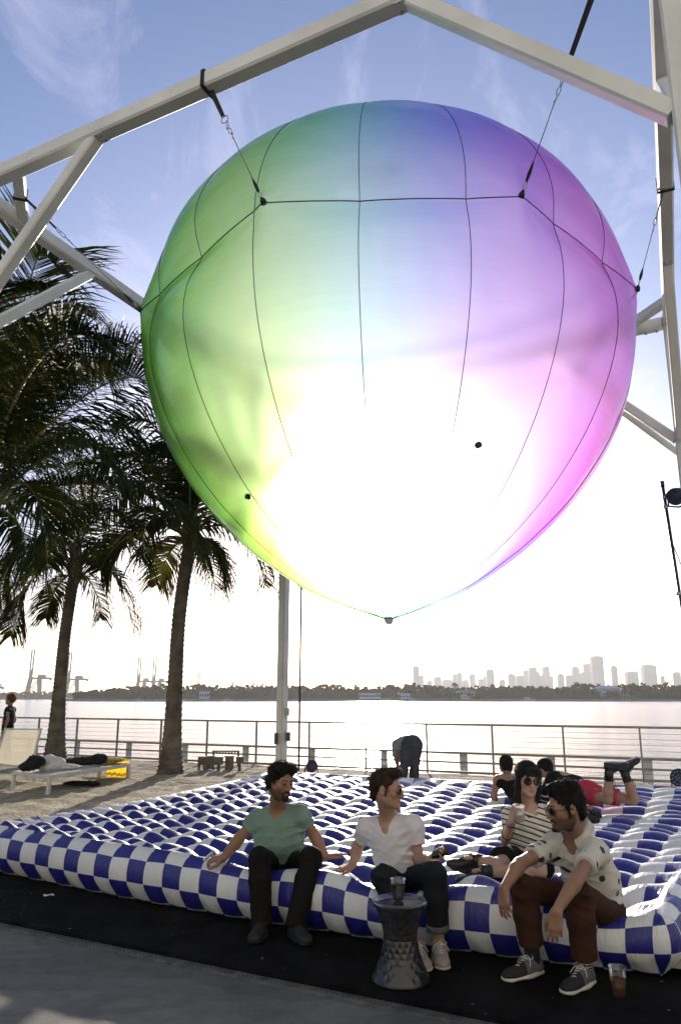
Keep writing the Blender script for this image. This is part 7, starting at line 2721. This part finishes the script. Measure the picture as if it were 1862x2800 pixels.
for an, kn, fdir_ in ((p.anR, p.knR, V3((0.9, 0.1, 0.30))), (p.anL, p.knL, V3((0.80, 0.1, 0.05)))):
    u = (kn - an).normalized()
    f = (fdir_ - u * fdir_.dot(u)).normalized()
    shoe(p, an, an, M['boot'], M['boot'], 0.30, h=0.007, laces=M['shoe_black'], high=0.02, boot_dir=(f, u))
    MB().tube([an - u * 0.02, an + u * 0.04, an + u * 0.10], [0.050, 0.050, 0.052], 16).build('boot_shaft', M['boot'], p.root, True)
    for k in (-1, 1):
        q = an + u * 0.10 + f * 0.05
        MB().ring(q + u * 0.04 + f.cross(u) * 0.03 * k, 0.045, 0.0035, f, 14, 5, 0.5, u).build('boot_lace', M['shoe_black'], p.root, True)

# person bending over beyond the far edge
M['hazy_denim'] = cloth('blue_grey_denim', (0.065, 0.072, 0.085), 0.85, 0.1)
M['grey_hoodie'] = cloth('grey_sweatshirt', (0.28, 0.29, 0.30), 0.9, 0.1)
p = new_person('person in jeans and grey top bending down beyond the far mattress edge', (1.2, 13.9, 0))
T = 13.3
p.pelvis = P(1128, 2030, T)
p.hipR, p.hipL = P(1140, 2040, T), P(1112, 2040, T)
p.knR, p.knL = P(1134, 2092, T - 0.05), P(1106, 2090, T - 0.1)
p.anR, p.anL = P(1130, 2146, T + 0.05), P(1096, 2146, T)
p.toeR, p.toeL = P(1134, 2152, T + 0.25), P(1096, 2152, T + 0.2)
p.neck = P(1090, 2034, T + 0.42)
p.shR, p.shL = P(1106, 2040, T + 0.46), P(1078, 2036, T + 0.34)
p.elR, p.elL = P(1108, 2082, T + 0.45), P(1082, 2072, T + 0.28)
p.wrR, p.wrL = P(1106, 2112, T + 0.4), P(1090, 2104, T + 0.22)
p.H = Head(P(1092, 2066, T + 0.55), (-0.1, 0.3, -1), (0, 1, 0.2), 1.0)
build_body('person', p, M['skin_tan'], 0.010)
shirt(p, M['grey_hoodie'], 0.010, hem=0.0, sl=0.95, vneck=0, seed=71, inf=0.02)
trousers(p, M['hazy_denim'], 0.010, legend=(0.97, 0.97), wide=0.012, seed=17, waist=0.10, inf=0.018)
hair_obj(p, hair5, M['hair_brown'], 0.009, amp=0.002)

# woman walking past at the far left, and the arm of somebody beside her
M['dark_top'] = cloth('dark_print_dress', (0.035, 0.037, 0.042), 0.9, 0.3)
for i, (u, lab, mat, hm_, off, sk) in enumerate(((24, 'woman with curly red hair in a dark sleeveless top, at the far left', M['dark_top'], M['hair_red'], 0.0, M['skin_tan']),
                                       (-22, 'person in pale clothes cut off by the left edge', cloth('pink_top', (0.50, 0.33, 0.30)), M['hair_brown'], -0.05, M['skin_fair']))):
    b = Py(u, 1990, 19.2); b.z = 0
    p = new_person(lab, b)
    A = lambda x, y, z: b + V3((x, y, z + off))
    p.pelvis = A(0, 0, 0.92); p.hipR, p.hipL = A(-0.02, 0.09, 0.90), A(-0.02, -0.09, 0.90)
    p.knR, p.knL = A(-0.06, 0.09, 0.5), A(0.05, -0.09, 0.5)
    p.anR, p.anL = A(0.02, 0.09, 0.1), A(0.12, -0.09, 0.12)
    p.toeR, p.toeL = A(-0.12, 0.09, 0.03), A(-0.02, -0.09, 0.03)
    p.neck = A(0.0, 0.0, 1.40); p.shR, p.shL = A(0.01, 0.17, 1.36), A(0.01, -0.17, 1.36)
    p.elR, p.elL = A(0.06, 0.2, 1.08), A(0.06, -0.22, 1.08)
    p.wrR, p.wrL = A(-0.05, 0.2, 0.86), A(0.0, -0.23, 0.84)
    p.handR = dict(d=(0, 0, -1), n=(0, 1, 0), thumb=1); p.handL = dict(d=(0, 0, -1), n=(0, -1, 0), thumb=-1)
    p.armw = 0.88
    p.H = Head(A(-0.03, 0, 1.56), (-1, -0.12, -0.05), (0, 0, 1), 0.98)
    build_body('woman', p, sk, 0.010, fem=True, girth=0.86)
    shirt(p, mat, 0.010, girth=0.88, hem=-0.1, sl=0.06, vneck=0, seed=81 + i, name='top')
    trousers(p, M['black_cloth'], 0.010, girth=0.92, seed=18, waist=0.1)

    def hair6(S, H):
        hair5(S, H)
        S.ell(H(0, -0.05, 0.03), np.array((0.105, 0.095, 0.10)) * H.s, H.R, 0.03)
    hair_obj(p, hair6, hm_, 0.009, strands=160, seed=10, amp=0.006, slen=0.06)
    for a, t in ((p.anR, p.toeR), (p.anL, p.toeL)):
        shoe(p, a, t, M['shoe_black'], M['shoe_black'], 0.25, h=0.009, sole_z=0.03)
# the pale cup the woman holds
cup(GIRL_CUP + Vector((0, 0, -0.075)), 0.115, 0.030, 0.040, 'frosted plastic cup of pink drink held by the woman in stripes', M['punch'], 0.45, M['cup_frost'])
